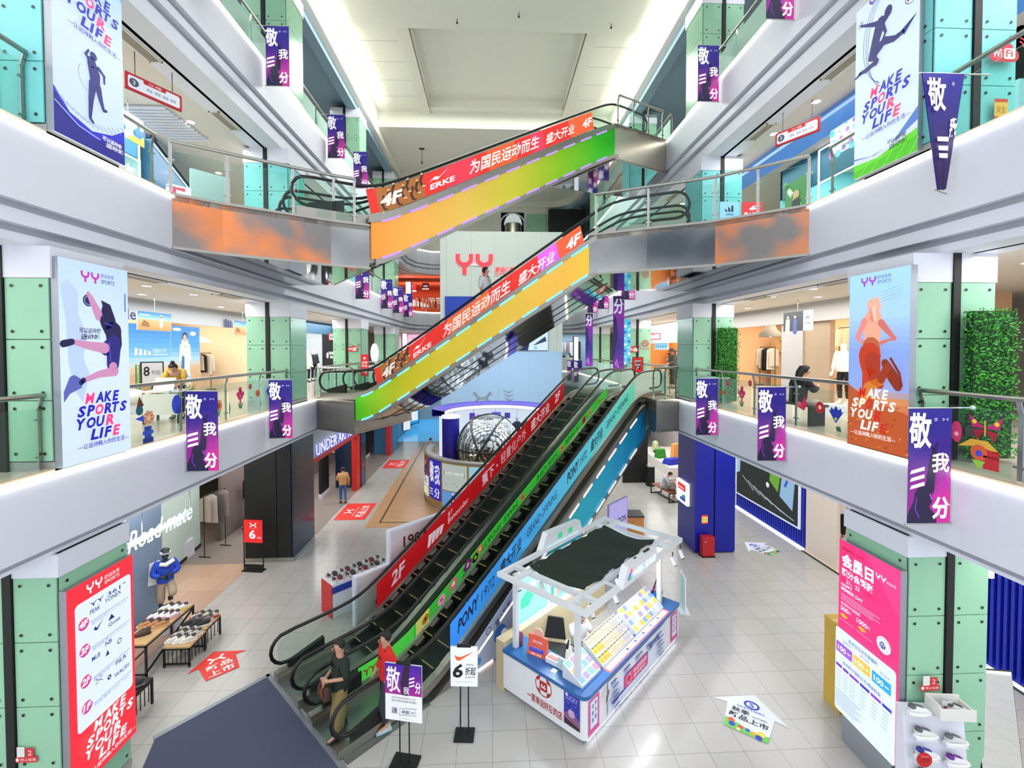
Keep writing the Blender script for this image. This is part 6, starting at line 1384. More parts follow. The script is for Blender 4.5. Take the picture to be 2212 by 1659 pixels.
for x, c, lb in ((1.15, '#26364a', 'dark T-shirt torso mannequin on the lit backdrop'), (1.65, '#4a5a6a', 'grey torso mannequin farther right on the lit backdrop')):
    o = thing('torso_mannequin', lb, 'mannequin', (.2 + x, 23.9, 2.3)); b = MB(); b.tube([(0, 0, 0), (0, 0, .3), (0, 0, .55), (0, 0, .62)], [.14, .17, .19, .07], 12); b.build('shirt', ink(c, 0, .8), o); b = MB(); b.tube([(0, 0, .6), (0, 0, .7)], .05, 10); b.ball((0, 0, .78), (.08, .09, .11)); b.build('head', ink('#c8d4de'), o); b = MB(); b.tube([(-.2, 0, .5), (-.27, 0, .3)], .06, 8); b.tube([(.2, 0, .5), (.27, 0, .3)], .06, 8); b.build('sleeves', ink(c, 0, .8), o); b = MB(); b.tube([(0, 0, -2.3), (0, 0, .02)], .03, 8); b.build('pole', steel, o)
area('backdrop_lamp', (.2, 21, 3.4), 3, 2, 50, (.9, .95, 1))
person('person', 'person in blue shirt standing behind the curved poster counter', 'person', (-3.45, 25.6, 0), R(60), {}, '#3a44a8', '#20222c', '#14100e', sleeve=.8, sc=1.04)
# ================================================================ GROUND FLOOR, RIGHT
navy = mat('royal_blue_pillar', '#121f96', .3, noise=.03, spec=.4)
t = thing('blue_pillar', 'tall royal blue clad pillar with a lit square shop sign', 'pillar', (6.65, 14.4, 0))
b = MB(); b.box(0, .62, 0, .08, .05, 3.95); b.build('front_panel', navy, t); b = MB(); b.box(.68, 1.35, 0, .08, .05, 3.95); b.build('front_panel', navy, t); b = MB(); b.box(0, .08, .08, 1.35, .05, 3.95); b.build('side_panel', navy, t); b = MB(); b.box(.05, 1.33, .05, 1.35, 0, 3.96); b.build('core', mat('dark_navy_core', '#0c1450', .5), t)
s = thing('square_lightbox', 'square white-framed lit sign with red and blue letter on the blue pillar', 'sign', (6.56, 15.65, 1.42), R(-90))
b = MB(); b.box(0, .85, 0, .09, 0, .75); s = b.build('frame', mat('lit_white_frame', '#f4f8ff', .4, emis=1.0), s); A = Art(.9); A.rect(.1, .08, .75, .68, '#f2f4fa'); A.rect(.12, .44, .73, .66, '#e8202c'); A.rect(.16, .5, .6, .54, '#f6dcdc'); A.poly([(.12, .1), (.73, .1), (.73, .42), (.6, .42), (.3, .25), (.3, .42), (.12, .42)], '#f4f6fa'); A.rect(.3, .1, .73, .2, '#1f3a9a'); A.poly([(.42, .2), (.73, .2), (.73, .34), (.5, .3)], '#3a8aa0'); A.build('face', s)
t = thing('fire_box', 'red fire equipment box at the foot of the blue pillar', 'fire box', (6.98, 14.22, 0)); b = MB(); b.box(-.2, .2, -.12, .12, .03, .66); b.build('cabinet', ink('#b8181c'), t, bevel=.015); b = MB(); b.box(-.22, .22, -.14, .14, 0, .03); b.build('base', blackm, t); b = MB(); b.box(-.14, -.06, -.125, -.12, .5, .53); b.build('latch', steel, t)
A = Art(.1)
for i in range(10): A.rect(-.3 + .07 * i, 0, -.265 + .07 * i, .05, '#16161a'); A.rect(-.265 + .07 * i, 0, -.23 + .07 * i, .05, '#f0f0ea')
o = A.build('hazard_tape', None, (6.98, 14.08, .004)); o.rotation_euler = (-pi / 2, 0, 0); tag(o, 'black and white tape on the floor before the red fire box', 'tape')
A = Art(.3); A.rect(0, 0, .2, .3, '#c8302a'); A.rect(.0, .05, .2, .24, '#e8c85a'); A.text('安全', .03, .1, .17, .2, '#8a4a1a'); o = A.build('notice', None, (6.88, 14.395, .98)); tag(o, 'yellow and red notice on the blue pillar above the fire box', 'notice')
def ribbed(label, y0, y1, z1=3.9):
    t = thing('ribbed_wall', label, 'wall panel', (10.42, y0, 0)); n = int((y1 - y0) / .12)
    b = MB(); b.box(.1, .16, 0, y1 - y0, 0, z1); b.build('backing', mat('rib_backing', '#0e1250', .6), t)
    b = MB()
    for i in range(n): y = (y1 - y0) * (i + .5) / n; b.box(0, .1, y - .03, y + .03, .08, z1)
    b.build('ribs', mat('blue_ribs', '#1c2fb4', .35, noise=.05), t); b = MB(); b.box(-.04, .02, 0, y1 - y0, .0, .05); b.build('led_line', mat('kiosk_led', '#e8f0ff'), t)
ribbed('blue ribbed wall with white light line behind the dark poster', 14.5, 18.7); ribbed('blue ribbed wall at the right photo edge', 7.9, 10.4)
t = thing('wall_poster', 'large dark lit poster with green shapes on the blue ribbed wall', 'poster', (10.36, 18.6, .62), R(-90)); b = MB(); b.box(0, 3.95, .0, .06, 0, 2.9); b.build('frame', mat('poster_frame', '#c8d4e8', .4, emis=.4), t)
A = Art(.6); A.rect(.05, .06, 3.88, 2.86, '#16201e'); A.poly([(.05, .9), (.3, 1.0), (.4, 2.8), (.05, 2.8)], '#a8cce8'); A.poly([(2.3, 1.2), (2.8, .9), (3.2, 2.8), (2.5, 2.8)], '#6fae2a'); A.poly([(2.9, .8), (3.6, .5), (3.85, 2.8), (3.2, 2.8)], '#9ac4e6'); A.text('7', 3.1, 1.2, 3.5, 1.7, '#2a5ac0', .02)
for i in range(7): A.line([(.5 + .4 * i, .9 - .1 * i), (1.3 + .4 * i, .5 - .05 * i)], .03, '#c8d4dc')
A.disc(2.2, 1.0, .1, '#f4f8fa'); A.build('print', t)
struct(box1('wall_shop_right', mat('beige_shop_wall', '#e4d8c8', .6), 10.45, 10.55, 13.1, 14.45, 0, 3.96)); b = MB(); b.prism([(10.35, 10.4), (14.9, 10.4), (14.9, 20), (10.6, 20), (10.6, 14.4), (10.35, 14.4)], .001, .006); struct(b.build('floor_shop_right', mat('cream_shop_floor', '#dcc9b2', .3, noise=.03)))
b = MB(); b.box(10.28, 10.36, 7.9, 14.45, .001, .012); struct(b.build('trim_7', blackm)); area('shop_lamp', (12.6, 14, 3.8), 3, 4, 120, (1, .92, .82))
person('person', 'person in black trousers seen from the chest down in the bright right shop', 'person', (12.3, 15.3, 0), R(-30), {}, '#d8d0c8', '#17191c', '#14100e', '#8a6a5a', sleeve=1.9, wide=.02, sc=1.04)
t = thing('hanging_lightbox', 'small white lit frame hanging near the right photo edge', 'sign', (10.2, 9.0, 2.0), R(-90)); b = MB(); b.box(-.3, .3, 0, .1, 0, .35); b.build('frame', glow, t); A = Art(.4); A.rect(-.24, .06, .24, .3, '#a8c4e8'); A.build('face', t); b = MB(); b.tube([(0, .05, .35), (0, .05, 1.96)], .01, 6); b.build('hanger', steel, t)
# cartons beside the pink panel
card = mat('cardboard', '#c9a53e', .7, noise=.08)
for i, (z0, h, lb) in enumerate(((0, .8, 'lowest tall yellow-brown carton beside the pink panel'), (.8, .42, 'middle carton of the stack beside the pink panel'), (1.22, .42, 'topmost carton of the stack beside the pink panel'))):
    t = thing('carton', lb, 'box', (6.55, 8.05, z0)); b = MB(); b.box(-.19, .19, -.2, .2, .002, h - .002); b.build('box', card, t); A = Art(0); A.rect(-.15, h * .55, .15, h * .85, '#e8d83a' if i else '#b48f30'); A.text('FRAGILE', -.12, h * .25, .1, h * .4, '#5a4418'); A.build('label_print', t, (0, -.2, 0)); b = MB(); b.box(-.192, .192, -.03, .03, h - .003, h); b.build('tape', ink('#d8c070'), t)
# sneaker rack, mirror
t = thing('shoe_rack', 'white freestanding rack of pale running shoes before the right pillar', 'shoe rack', (6.33, 5.98, 0), R(-6))
b = MB(); b.hexa([(-.42, -.05, 0), (.42, -.05, 0), (.42, .25, 0), (-.42, .25, 0), (-.42, .12, 1.5), (.42, .12, 1.5), (.42, .25, 1.5), (-.42, .25, 1.5)]); b.build('back_panel', white, t, bevel=.02); b = MB(); b.box(-.42, .42, .0, .25, 1.5, 1.52); b.build('top', white, t)
def rk(x, z): return (-.05 + .17 * z / 1.5 - .03)
for i in range(5):
    for q in range(2):
        x = -.2 + .4 * q; z = 1.2 - i * .27 - .07 * q; y = rk(x, z); b = MB(); b.box(x - .14, x + .14, y - .1, y + .05, z - .02, z - .005); b.build('peg_shelf', white, t)
        gx, gy = x, y - .05; a = R(-6); lb = '%s shoe, %s row, %s column of the white shoe rack' % (['white', 'white and blue', 'pale grey', 'white and purple', 'cream'][(i + 2 * q) % 5], ['first', 'second', 'third', 'fourth', 'fifth'][i], ['left', 'right'][q])
        sneaker((6.33 + gx * cos(a) - gy * sin(a), 5.98 + gx * sin(a) + gy * cos(a), z), R(84), ['#e2e2e0', '#dfe3ea', '#cfd2d4', '#e4dfe8', '#e6e2d6'][(i + 2 * q) % 5], '#f4f4f2', ['#5a5f66', '#2a3a9a', '#6a6c70', '#6a2a8a', '#7a776c'][(i + 2 * q) % 5], label=lb, group='running shoes on the white rack')
t = thing('shoe_bin', 'white paper-lined tray with a shoe on top of the white rack', 'tray', (6.5, 6.02, 1.522), R(-6)); b = MB(); b.box(-.24, .24, -.14, .12, 0, .02); b.box(-.24, .24, -.14, -.12, .02, .16); b.box(-.24, -.22, -.12, .12, .02, .2); b.box(.22, .24, -.12, .12, .02, .14); b.box(-.22, .22, .1, .12, .02, .2); b.build('tray', mat('quilted_white', '#e4e2de', .8, bump=.3, bscale=40), t); A = Art(0); A.rect(-.12, .03, .02, .2, '#d8d8da'); A.rect(-.1, .05, 0, .12, '#8a3a3a'); A.build('card', t, (0, -.02, 0))
sneaker((6.58, 5.99, 1.545), R(70), '#dcdcda', '#f4f4f2', '#4a4c50', label='grey shoe lying in the tray on top of the white rack', group='running shoes on the white rack'); sneaker((6.05, 6.03, 1.522), R(84), '#e4e3df', '#f4f4f2', '#5a5d60', label='white shoe standing on top of the white rack beside the tray', group='running shoes on the white rack')
t = thing('red_price_tag', 'round red price tag on the white shoe rack', 'price tag', (6.0, 5.885, 1.0), R(-6)); b = MB(); b.tube([(0, 0, 0), (0, -.012, 0)], .1, 20); b.build('disc', ink('#c8181c'), t); A = Art(.1); A.text('299', -.06, -.03, .06, .03, '#8a1014', .01); A.text('SALE', -.05, .04, .05, .065, '#f0a0a0'); A.build('print', t, (0, -.013, 0))
t = thing('leaning_mirror', 'tall rounded mirror leaning back at the right photo edge', 'mirror', (7.55, 6.15, 0), R(-10)); b = MB(); b.box(-.28, .28, 0, .03, 0, 1.85); o = b.build('frame', blackm, t, bevel=.01); o.rotation_euler[0] = R(-9); b = MB(); b.box(-.265, .265, -.006, 0, .015, 1.835); o = b.build('glass', mat('mirror_glass', '#e8e8e6', .02, 1), t); o.rotation_euler[0] = R(-9)
# stickers on the lower pillars
def stick(label, loc, rz, art, cat='notice'): A = Art(.1); art(A); o = A.build('wall_sticker', None, loc, rz); tag(o, label, cat)
def s_red(A): A.rect(0, 0, .3, .08, '#c82a30'); A.disc(.04, .04, .025, '#f4d8d8', 10); A.text('禁止吸烟', .08, .02, .28, .06, '#f4d8d8'); A.rect(.15, .08, .26, .2, '#c82a30'); A.text('2', .18, .1, .23, .17, '#f4d8d8'); A.rect(.04, .08, .14, .22, '#d9dcd8')
def s_yel(A): A.rect(0, 0, .2, .3, '#c84a2a'); A.rect(0, .05, .2, .25, '#e6b84a'); A.text('安全', .03, .1, .17, .2, '#a05a1a')
stick('red no-smoking sticker on the left ground-floor pillar', (-6.45, 6.26, 1.15), 0, s_red); stick('yellow and red notice low on the left ground-floor pillar', (-6.36, 6.26, .52), 0, s_yel); stick('red no-smoking sticker on the right ground-floor pillar', (6.24, 6.2, 1.72), 0, s_red)
stick('yellow and red notice on the right third-level pillar', (7.17, 6.2, Z3 + .4), 0, s_yel)
# black stall, bench and sitters at the right rear
t = thing('black_partition', 'tall black partition behind the blue escalator flank', 'partition', (6.6, 22.3, 0)); b = MB(); b.box(0, .8, 0, .15, 0, 3.2); b.build('panel', blackm, t); b = MB(); b.box(.8, 1.25, 0, .15, 0, 3.2); b.build('panel', blackm, t)
t = thing('black_bin', 'black waste bin beside the tall black partition', 'bin', (7.8, 21.8, 0)); b = MB(); b.box(-.17, .17, -.17, .17, 0, .95); b.build('body', blackm, t); b = MB(); b.box(-.18, .18, -.18, .18, .95, .98); b.build('lid', steel, t)
t = thing('slatted_bench', 'black-framed bench with brown wooden slats in the right rear hall', 'bench', (7.85, 20.0, 0), R(12)); wslat = mat('bench_wood', '#8a4a30', .5, noise=.2)
for i in range(5): b = MB(); b.box(-.26 + .11 * i, -.17 + .11 * i, -.75, .75, .42, .45); b.build('slat', wslat, t)
for y in (-.72, .72):
    b = MB()
    for x in (-.27, .27): b.box(x - .02, x + .02, y - .02, y + .02, 0, .42)
    b.box(-.27, .27, y - .02, y + .02, .0, .04); b.box(-.27, .27, y - .02, y + .02, .38, .42); b.build('leg', blackm, t)
b = MB(); b.bar((0, -.72, .03), (0, .72, .03), .04, .04); b.build('stretcher', blackm, t)
SEAT = dict(SIT); SEAT = {k: (v if k == 'face' else (v[0], v[1], v[2] - .02)) for k, v in SIT.items()}
person('person', 'person in grey top bent over a backpack on the slatted bench', 'person', (7.75, 19.9, -.0), R(70), dict(SEAT, nec=(0, -.16, 1.03), hed=(0, -.26, 1.08), top=(0, -.29, 1.16), che=(0, -.08, .88)), '#b9c4c8', '#9aa4a0', '#15110f', '#d8d8d8', sleeve=1.8, loose=.03, shirtlen=1.0)
b = MB(); b.ball((0, 0, .2), (.17, .13, .22), 0, 12, 8); b.ball((0, -.1, .13), (.12, .07, .11), 0, 10, 6); o = b.build('backpack', ink('#8a7a74', 0, .8), None, (8.0, 19.55, .45)); tag(o, 'grey-brown backpack standing on the slatted bench', 'bag')
t = thing('display_plinth', 'low white display plinth at the right rear', 'plinth', (10.2, 25.5, 0)); b = MB(); b.box(-.8, 2, -2.2, 3, 0, .45); b.build('plinth', mat('white_plinth', '#ece6de', .5), t)
t = thing('clothing_bust', 'headless mannequin in pale green top and black trousers sitting on the white plinth', 'mannequin', (9.9, 27, .45), R(60))
b = MB(); b.tube([(0, 0, .1), (0, -.05, .35), (0, -.08, .62), (0, -.08, .7)], [.14, .15, .17, .06], 10); b.tube([(.17, -.08, .58), (.3, -.1, .35), (.2, -.3, .25)], .05, 8); b.tube([(-.17, -.08, .58), (-.3, -.1, .35), (-.2, -.3, .25)], .05, 8); b.build('top', ink('#c4d0a8', 0, .8), t); b = MB(); b.tube([(.08, 0, .1), (.12, -.42, .14), (.12, -.5, -.3)], .075, 8); b.tube([(-.08, 0, .1), (-.12, -.42, .14), (-.12, -.5, -.3)], .075, 8); b.build('trousers', blackm, t)
for lb, c, lo, s_ in (('green carrier bag on the white plinth', '#2a8a2a', (9.75, 25.6, .45), (.3, .2, .5)), ('orange folded jacket hung on the plinth stand', '#f0a050', (10.4, 24.9, .45), (.32, .18, .95)), ('blue shoe box on the white plinth edge', '#1f2fb0', (9.9, 24.2, .45), (.5, .3, .3))):
    b = MB(); x, y, z = s_; b.hexa([(-x, -y, 0), (x, -y, 0), (x, y, 0), (-x, y, 0), (-x * .8, -y * .7, z), (x * .8, -y * .7, z), (x * .8, y * .7, z), (-x * .8, y * .7, z)]); o = b.build({'g': 'carrier_bag', 'o': 'folded_jacket', 'b': 'shoe_box'}[lb[0]], ink(c, 0, .7), None, lo, R(20), bevel=.03); tag(o, lb, {'g': 'bag', 'o': 'jacket', 'b': 'box'}[lb[0]])
struct(box1('wall_right_rear', mat('bright_shop_wall', '#efe8e2', .6), 12.2, 12.3, 20, 34, 0, 3.96)); area('shop_lamp', (9.8, 26, 3.8), 3, 5, 130, (1, .97, .94))
# stall furniture behind the kiosk
t = thing('orange_cabinet', 'orange cabinet with dark top behind the white kiosk', 'cabinet', (4.85, 15.3, 0), R(-5)); b = MB(); b.box(-.4, .4, 0, .6, 0, .9); b.build('body', ink('#d8904a', 0, .5), t); b = MB(); b.box(-.42, .42, -.02, .62, .9, .95); b.build('top', ink('#3a3e42'), t); b = MB(); b.box(-.38, .0, -.012, 0, .05, .86); b.build('door', ink('#e09a52', 0, .5), t); b = MB(); b.box(.02, .38, -.012, 0, .05, .86); b.build('door', ink('#e09a52', 0, .5), t)
t = thing('lilac_board', 'lilac promotion board below the escalator flank', 'sign board', (3.75, 13.2, 0), R(45)); b = MB(); b.box(-.5, .6, 0, .06, 0, 2.2); b.build('board', ink('#a8a0d8', 0, .5), t); A = Art(.3); A.rect(-.48, .02, .58, 2.18, '#b0a8e0'); A.text('EFFUSION', -.4, 1.5, .5, 1.68, '#2a2340', .02); A.build('print', t)
t = thing('acrylic_stand', 'clear square acrylic floor stand to the right of the kiosk', 'stand', (4.92, 11.3, 0), R(80)); b = MB()
for a, c in (((-.25, 0, .02), (.25, 0, .02)), ((-.25, 0, .9), (.25, 0, .9)), ((-.25, 0, .02), (-.25, 0, .9)), ((.25, 0, .02), (.25, 0, .9))): b.bar(a, c, .03, .03)
b.build('frame', white, t); b = MB(); b.box(-.24, .24, -.005, .005, .04, .88); b.build('sheet', glass, t); b = MB(); b.box(-.26, .26, -.12, .12, 0, .02); b.build('base', white, t)
# no-climbing board on the escalator flank
t = thing('no_climbing_board', 'slanted white no-climbing board between the escalator and the kiosk', 'sign board', (-.62, 8.98, 0), R(45)); b = MB(); b.wallprism([(0, .02), (1.9, .02), (1.9, 1.45), (1.7, 1.45), (0, .35)], -.02, .0); b.build('board', mat('pale_blue_board', '#c4d4ee', .4), t)
A = Art(.15); A.ring(.75, .72, .075, .015, '#1a2a5a', 16); A.text('禁止攀爬', .92, .82, 1.5, .98, '#1a2a5a', .01, 0, rot=R(32)); A.disc(1.1, .5, .2, '#2f6ab8'); A.disc(1.22, .47, .1, '#f0f4fa'); A.build('print', t, (0, -.021, 0)); A = Art(.15); A.disc(.45, .22, .08, '#3a8ad0'); A.build('emblem', t, (0, -.021, 0))
# ================================================================ SHOPS ON THE UPPER LEVELS
NC = [0]
def shoproom(s, k, y0, y1, name, wallc, x0=9.8, x1=13.2, lamp=120, lc=(1, .93, .84), header='#a9aeb4', hz=.6, front=True):
    z0, z1 = ZF[k], SOF[k] + .06
    xs = lambda a: s * a
    NC[0] += 1
    b = MB(); b.box(*sorted((xs(x1), xs(x1 + .1))), y0, y1, z0, z1); b.box(*sorted((xs(x0), xs(x1))), y0 - .1, y0, z0, z1); b.box(*sorted((xs(x0), xs(x1))), y1, y1 + .1, z0, z1)
    struct(b.build('wall_' + name, mat('wall_' + name, wallc, .65, noise=.04)))
    b = MB(); b.box(*sorted((xs(x0), xs(x0 + .15))), y0 - .1, y1 + .1, z1 - hz, z1); struct(b.build('wall_header_' + name, mat('header_' + header, header, .5)))
    area('shop_lamp', (s * (x0 + x1) / 2, (y0 + y1) / 2, z1 - .05), 2.2, (y1 - y0) * .8, lamp, lc)
def wallart(s, x, y, z, name, label, art, e=.6, cat='poster', frame=.04, w=1, h=1, parent=None):
    "flat panel facing the hall: near edge at y on the left side, far edge at y on the right side"
    t = thing(name, label, cat, (s * x, y, z), R(90) if s < 0 else R(-90))
    b = MB(); b.box(0, w, 0, frame, 0, h); b.build('board', ink('#c9ccd0'), t); A = Art(e); art(A, w, h); A.build('print', t); return t
# ---- left second level: desert-poster shop
shoproom(-1, 2, 11.2, 19.4, 'desert_shop', '#e9d6b8', lamp=230, lc=(1, .9, .76))
def desert1(A, w, h):
    bands(A, w, h, [(0, '#cfa27c'), (.42, '#e4c2a0'), (.5, '#bfe0f2'), (.6, '#7cc0ee'), (1, '#1f7fd0')], 16)
    A.poly([(0, .0), (w, 0), (w, .75), (w * .6, .85), (0, .7)], '#d8a880'); A.poly([(0, .3), (w * .6, .5), (w, .42), (w, .2), (0, .1)], '#b98660')
    for u in (.5, .62): A.limb([(u, .35), (u, 1.0)], [.09, .06], '#3f8a3a')
    for i in range(4): A.poly([(.45 + .16 * i, 1.28), (.55 + .16 * i, 1.28), (.57 + .16 * i, 1.46 - .03 * i), (.48 + .16 * i, 1.5 - .03 * i)], '#f4f8fa')
    A.text('轻量化户外', 1.12, 1.34, 1.66, 1.46, '#eef6fa'); A.rect(1.12, 1.28, 1.7, 1.3, '#eef6fa')
    A.poly([(.05, .05), (.8, .1), (.7, .3), (.3, .42), (.08, .3)], '#d9d3c8')
    for q in range(7): A.line([(1.15, .2), (1.15 + .28 * cos(.3 + q * .42), .2 + .35 * sin(.3 + q * .42))], .035, '#5f9a4a')
def desert2(A, w, h):
    bands(A, w, h, [(0, '#c99a74'), (.42, '#e0b890'), (.5, '#bfe0f2'), (.7, '#5aa8e4'), (1, '#2a86d4')], 16)
    A.disc(w * .75, h * .9, .16, '#d8ecf8', 12, ry=.07); A.disc(w * .2, h * .95, .2, '#d8ecf8', 12, ry=.05)
    A.limb([(.62, .45), (.62, 1.35)], [.46, .3], '#6fa6dc'); A.limb([(.72, .4), (.7, 1.3)], [.3, .2], '#e6eef4'); A.limb([(.5, .42), (.52, 1.2)], [.12, .1], '#3f6fb0')
    A.limb([(.45, 1.55), (.4, 1.1)], [.14, .1], '#e9ece8'); A.limb([(.8, 1.55), (.86, 1.15)], [.14, .1], '#e9ece8'); A.limb([(.62, 1.4), (.62, 1.65)], [.4, .34], '#eceae2'); A.disc(.62, 1.84, .12, '#20304a', ry=.15); A.disc(.62, 1.8, .085, '#e2b49a', ry=.11)
    A.limb([(.66, .4), (.7, .1)], [.1, .07], '#e0bca4')
wallart(-1, 9.72, 12.3, 5.3, 'shop_poster', 'large blue-sky desert poster with a white logo, left second level', desert1, .75, w=1.85, h=2.15)
wallart(-1, 9.72, 14.17, 5.3, 'shop_poster', 'tall desert poster of a hooded figure in blue and white robe', desert2, .75, w=1.35, h=2.17)
t = thing('shop_sign', 'navy white-edged lettering on the grey header above the desert posters', 'sign', (-9.74, 11.0, 7.52), R(90)); A = Art(.6, gap=.004); A.text('Beneunder', -.02, 0, 2.08, .36, '#eef2f6', .06); A.text('Beneunder', .0, .02, 2.06, .34, '#1f2c78', .02); A.build('lettering', t)
t = thing('shop_sign', 'second navy logo lettering on the grey header near the second left pillar', 'sign', (-9.74, 17.0, 7.55), R(90)); A = Art(.6, gap=.004)
for i in range(4): A.poly([(.14 * i, 0), (.1 + .14 * i, 0), (.13 + .14 * i, .3 - .03 * i), (.03 + .14 * i, .34 - .03 * i)], '#1f2c78')
A.text('Beneunder', .7, .02, 2.0, .3, '#1f2c78', .02); A.build('lettering', t)
def hb(A, w, h): bands(A, w, h, [(0, '#b98252'), (.55, '#d09a6a'), (.62, '#8ab8d0'), (1, '#1f5f90')], 10); A.limb([(w * .68, h * .3), (w * .68, h * .72)], [.12, .08], '#b8b4b0'); A.disc(w * .68, h * .8, .04, '#caa088'); A.text('Beneunder', .08, h * .8, .42, h * .88, '#e6eef4'); A.poly([(.1, .1), (.4, .08), (.35, .2), (.2, .26)], '#8a5a34')
def hangboard(s, x, y, z, w, h, label, art, top):
    t = thing('hanging_poster', label, 'poster', (x, y, z), R(90 if s < 0 else -90)); b = MB(); b.box(0, w, 0, .02, 0, h); b.build('board', ink('#d0d2d4'), t); A = Art(.35); art(A, w, h); A.build('print', t)
    b = MB(); b.tube([(w * .5, .01, h), (w * .5, .01, top - z)], .006, 6); b.build('hanger', steel, t); return t
hangboard(-1, -8.6, 11.4, 7.22, 1.17, .46, 'small desert board hanging in front of the desert shop header', hb, 8.15); hangboard(-1, -8.6, 15.5, 7.24, 1.17, .46, 'small desert board hanging beside the second left pillar', hb, 8.15)
t = thing('sign_stand', 'black-framed grey sign with number eight before the desert poster', 'sign stand', (-8.8, 12.13, 5.1), R(60)); b = MB(); b.box(-.26, .26, 0, .02, .7, 1.32); b.build('board', blackm, t); A = Art(.1); A.rect(-.23, .73, .23, 1.29, '#bcbcbe'); A.text('8', -.2, .95, -.06, 1.2, '#1a1a1c', .02); A.text('折起', -.02, .98, .18, 1.1, '#4a4a4c'); A.build('print', t)
b = MB(); b.tube([(0, .02, 0), (0, .02, .72)], .02, 8); b.build('pole', blackm, t); b = MB(); b.lathe([(.2, 0), (.2, .02), (0, .03)], 20); b.build('base', blackm, t)
t = thing('rock_planter', 'white rounded window plinth with agave plants below the desert poster', 'planter', (-9.2, 13, 5.1)); b = MB(); b.box(-.45, .4, -1, 1.6, 0, .28); b.build('plinth', white, t)
for y in (-.5, .9): b = MB(); b.ball((-.05, y - .35, .38), (.3, .35, .2), 0, 12, 8); b.build('rock', ink('#d8d2c6', 0, .8), t)
for y in (-.1, 1.2):
    b = MB()
    for q in range(11): a = q * .571; b.add([(-.03 * sin(a), y + .03 * cos(a), .28), (.03 * sin(a), y - .03 * cos(a), .28), (.28 * cos(a), y + .28 * sin(a), .62 + .06 * (q % 3))], [(0, 1, 2), (2, 1, 0)])
    b.build('agave', ink('#5f9a55', 0, .6), t)
def wallshelf(s, x, y0, y1, z0, rows, label, items, depth=.32, back='#d8b88a', rz=None, dz=.32, per=6, warm=.0, kind='shelf unit'):
    'shelf unit facing the hall filled with folded goods, shoes and caps'
    t = thing('wall_shelf', label, kind, (s * x, y0, z0), 0); L = y1 - y0; H = rows * dz
    f = lambda d: s * d
    b = MB(); b.box(*sorted((f(0), f(.03))), 0, L, 0, H + .05); b.build('back_panel', ink(back, warm, .6), t)
    for r_ in range(rows + 1): b = MB(); b.box(*sorted((f(-depth), f(0))), 0, L, r_ * dz, r_ * dz + .02); b.build('shelf', ink(back, 0, .5), t)
    for r_ in range(rows):
        for i in range(per):
            c = items[(i * 3 + r_ * 5) % len(items)]; y = L * (i + .5) / per; b = MB(); hh = dz * (.35 + .35 * ((i * 7 + r_ * 3) % 4) / 3); ww = L / per * .36
            if (i + r_) % 3 == 2: b.ball((f(-depth * .5), y, r_ * dz + .02 + hh * .5), (depth * .3, ww, hh * .5), 0, 10, 6)
            else: b.hexa([(f(-depth * .85), y - ww, r_ * dz + .02), (f(-depth * .15), y - ww, r_ * dz + .02), (f(-depth * .15), y + ww, r_ * dz + .02), (f(-depth * .85), y + ww, r_ * dz + .02), (f(-depth * .75), y - ww * .85, r_ * dz + hh), (f(-depth * .2), y - ww * .85, r_ * dz + hh), (f(-depth * .2), y + ww * .85, r_ * dz + hh), (f(-depth * .75), y + ww * .85, r_ * dz + hh)])
            b.build('goods', ink(c, 0, .8), t)
    return t
wallshelf(-1, 12.9, 15.3, 17.0, 6.3, 4, 'warm-lit shelves with caps and shoes, left half, inside the desert shop', ['#f0e2d0', '#c9785a', '#e6c9a8', '#3a3434', '#f4ece0'], back='#e8c592')
wallshelf(-1, 12.9, 17.2, 19.0, 6.3, 4, 'warm-lit shelves with caps and shoes, right half, inside the desert shop', ['#b8503a', '#f0e2d0', '#d8b490', '#4a4038', '#f4ece0'], back='#e8c592')
rail('clothes rail with cream and dark coats inside the desert shop', (-12.3, 15.2, 5.1), R(88), 9, ['#e8dcc8', '#d9c8ac', '#2c2a2c', '#f0e8da', '#8a7a5a'], 2.0, 1.5, .8); rail('clothes rail with white shirts inside the desert shop, near the pillar', (-11.6, 17.2, 5.1), R(88), 9, ['#f2ece0', '#ded2bc', '#3a3638', '#efe6d6'], 1.9, 1.5, .8)
t = thing('umbrella_display', 'open white sun umbrella displayed inside the desert shop', 'umbrella', (-11.2, 16.6, 7.0)); b = MB(); b.lathe([(.0, .28), (.3, .22), (.55, .08), (.62, 0)], 8); b.build('canopy', ink('#f0ebe0', 0, .7), t); b = MB(); b.tube([(0, 0, .3), (0, 0, -.5)], .01, 6); b.build('shaft', steel, t)
t = thing('umbrella_display', 'open beige sun umbrella displayed nearer the pillar inside the desert shop', 'umbrella', (-11.4, 17.9, 7.0)); b = MB(); b.lathe([(.0, .28), (.3, .22), (.55, .08), (.62, 0)], 8); b.build('canopy', ink('#e6d8c0', 0, .7), t); b = MB(); b.tube([(0, 0, .3), (0, 0, -.5)], .01, 6); b.build('shaft', steel, t)
person('mannequin', 'mannequin in pale jacket and black trousers inside the desert shop', 'mannequin', (-10.9, 15.8, 5.1), R(60), {}, '#efe8da', '#2a2a2c', None, '#333333', '#e8ddd0', sleeve=1.9, noface=True)
t = thing('display_desk', 'black-framed desk behind the left balustrade, second level', 'desk', (-7.3, 10.5, 5.1), R(10)); b = MB(); b.box(-.35, .35, -.3, .3, .68, .72); b.build('top', ink('#d8d2c8'), t)
for x in (-.33, .33):
    for y in (-.28, .28): b = MB(); b.box(x - .02, x + .02, y - .02, y + .02, 0, .68); b.build('leg', blackm, t)
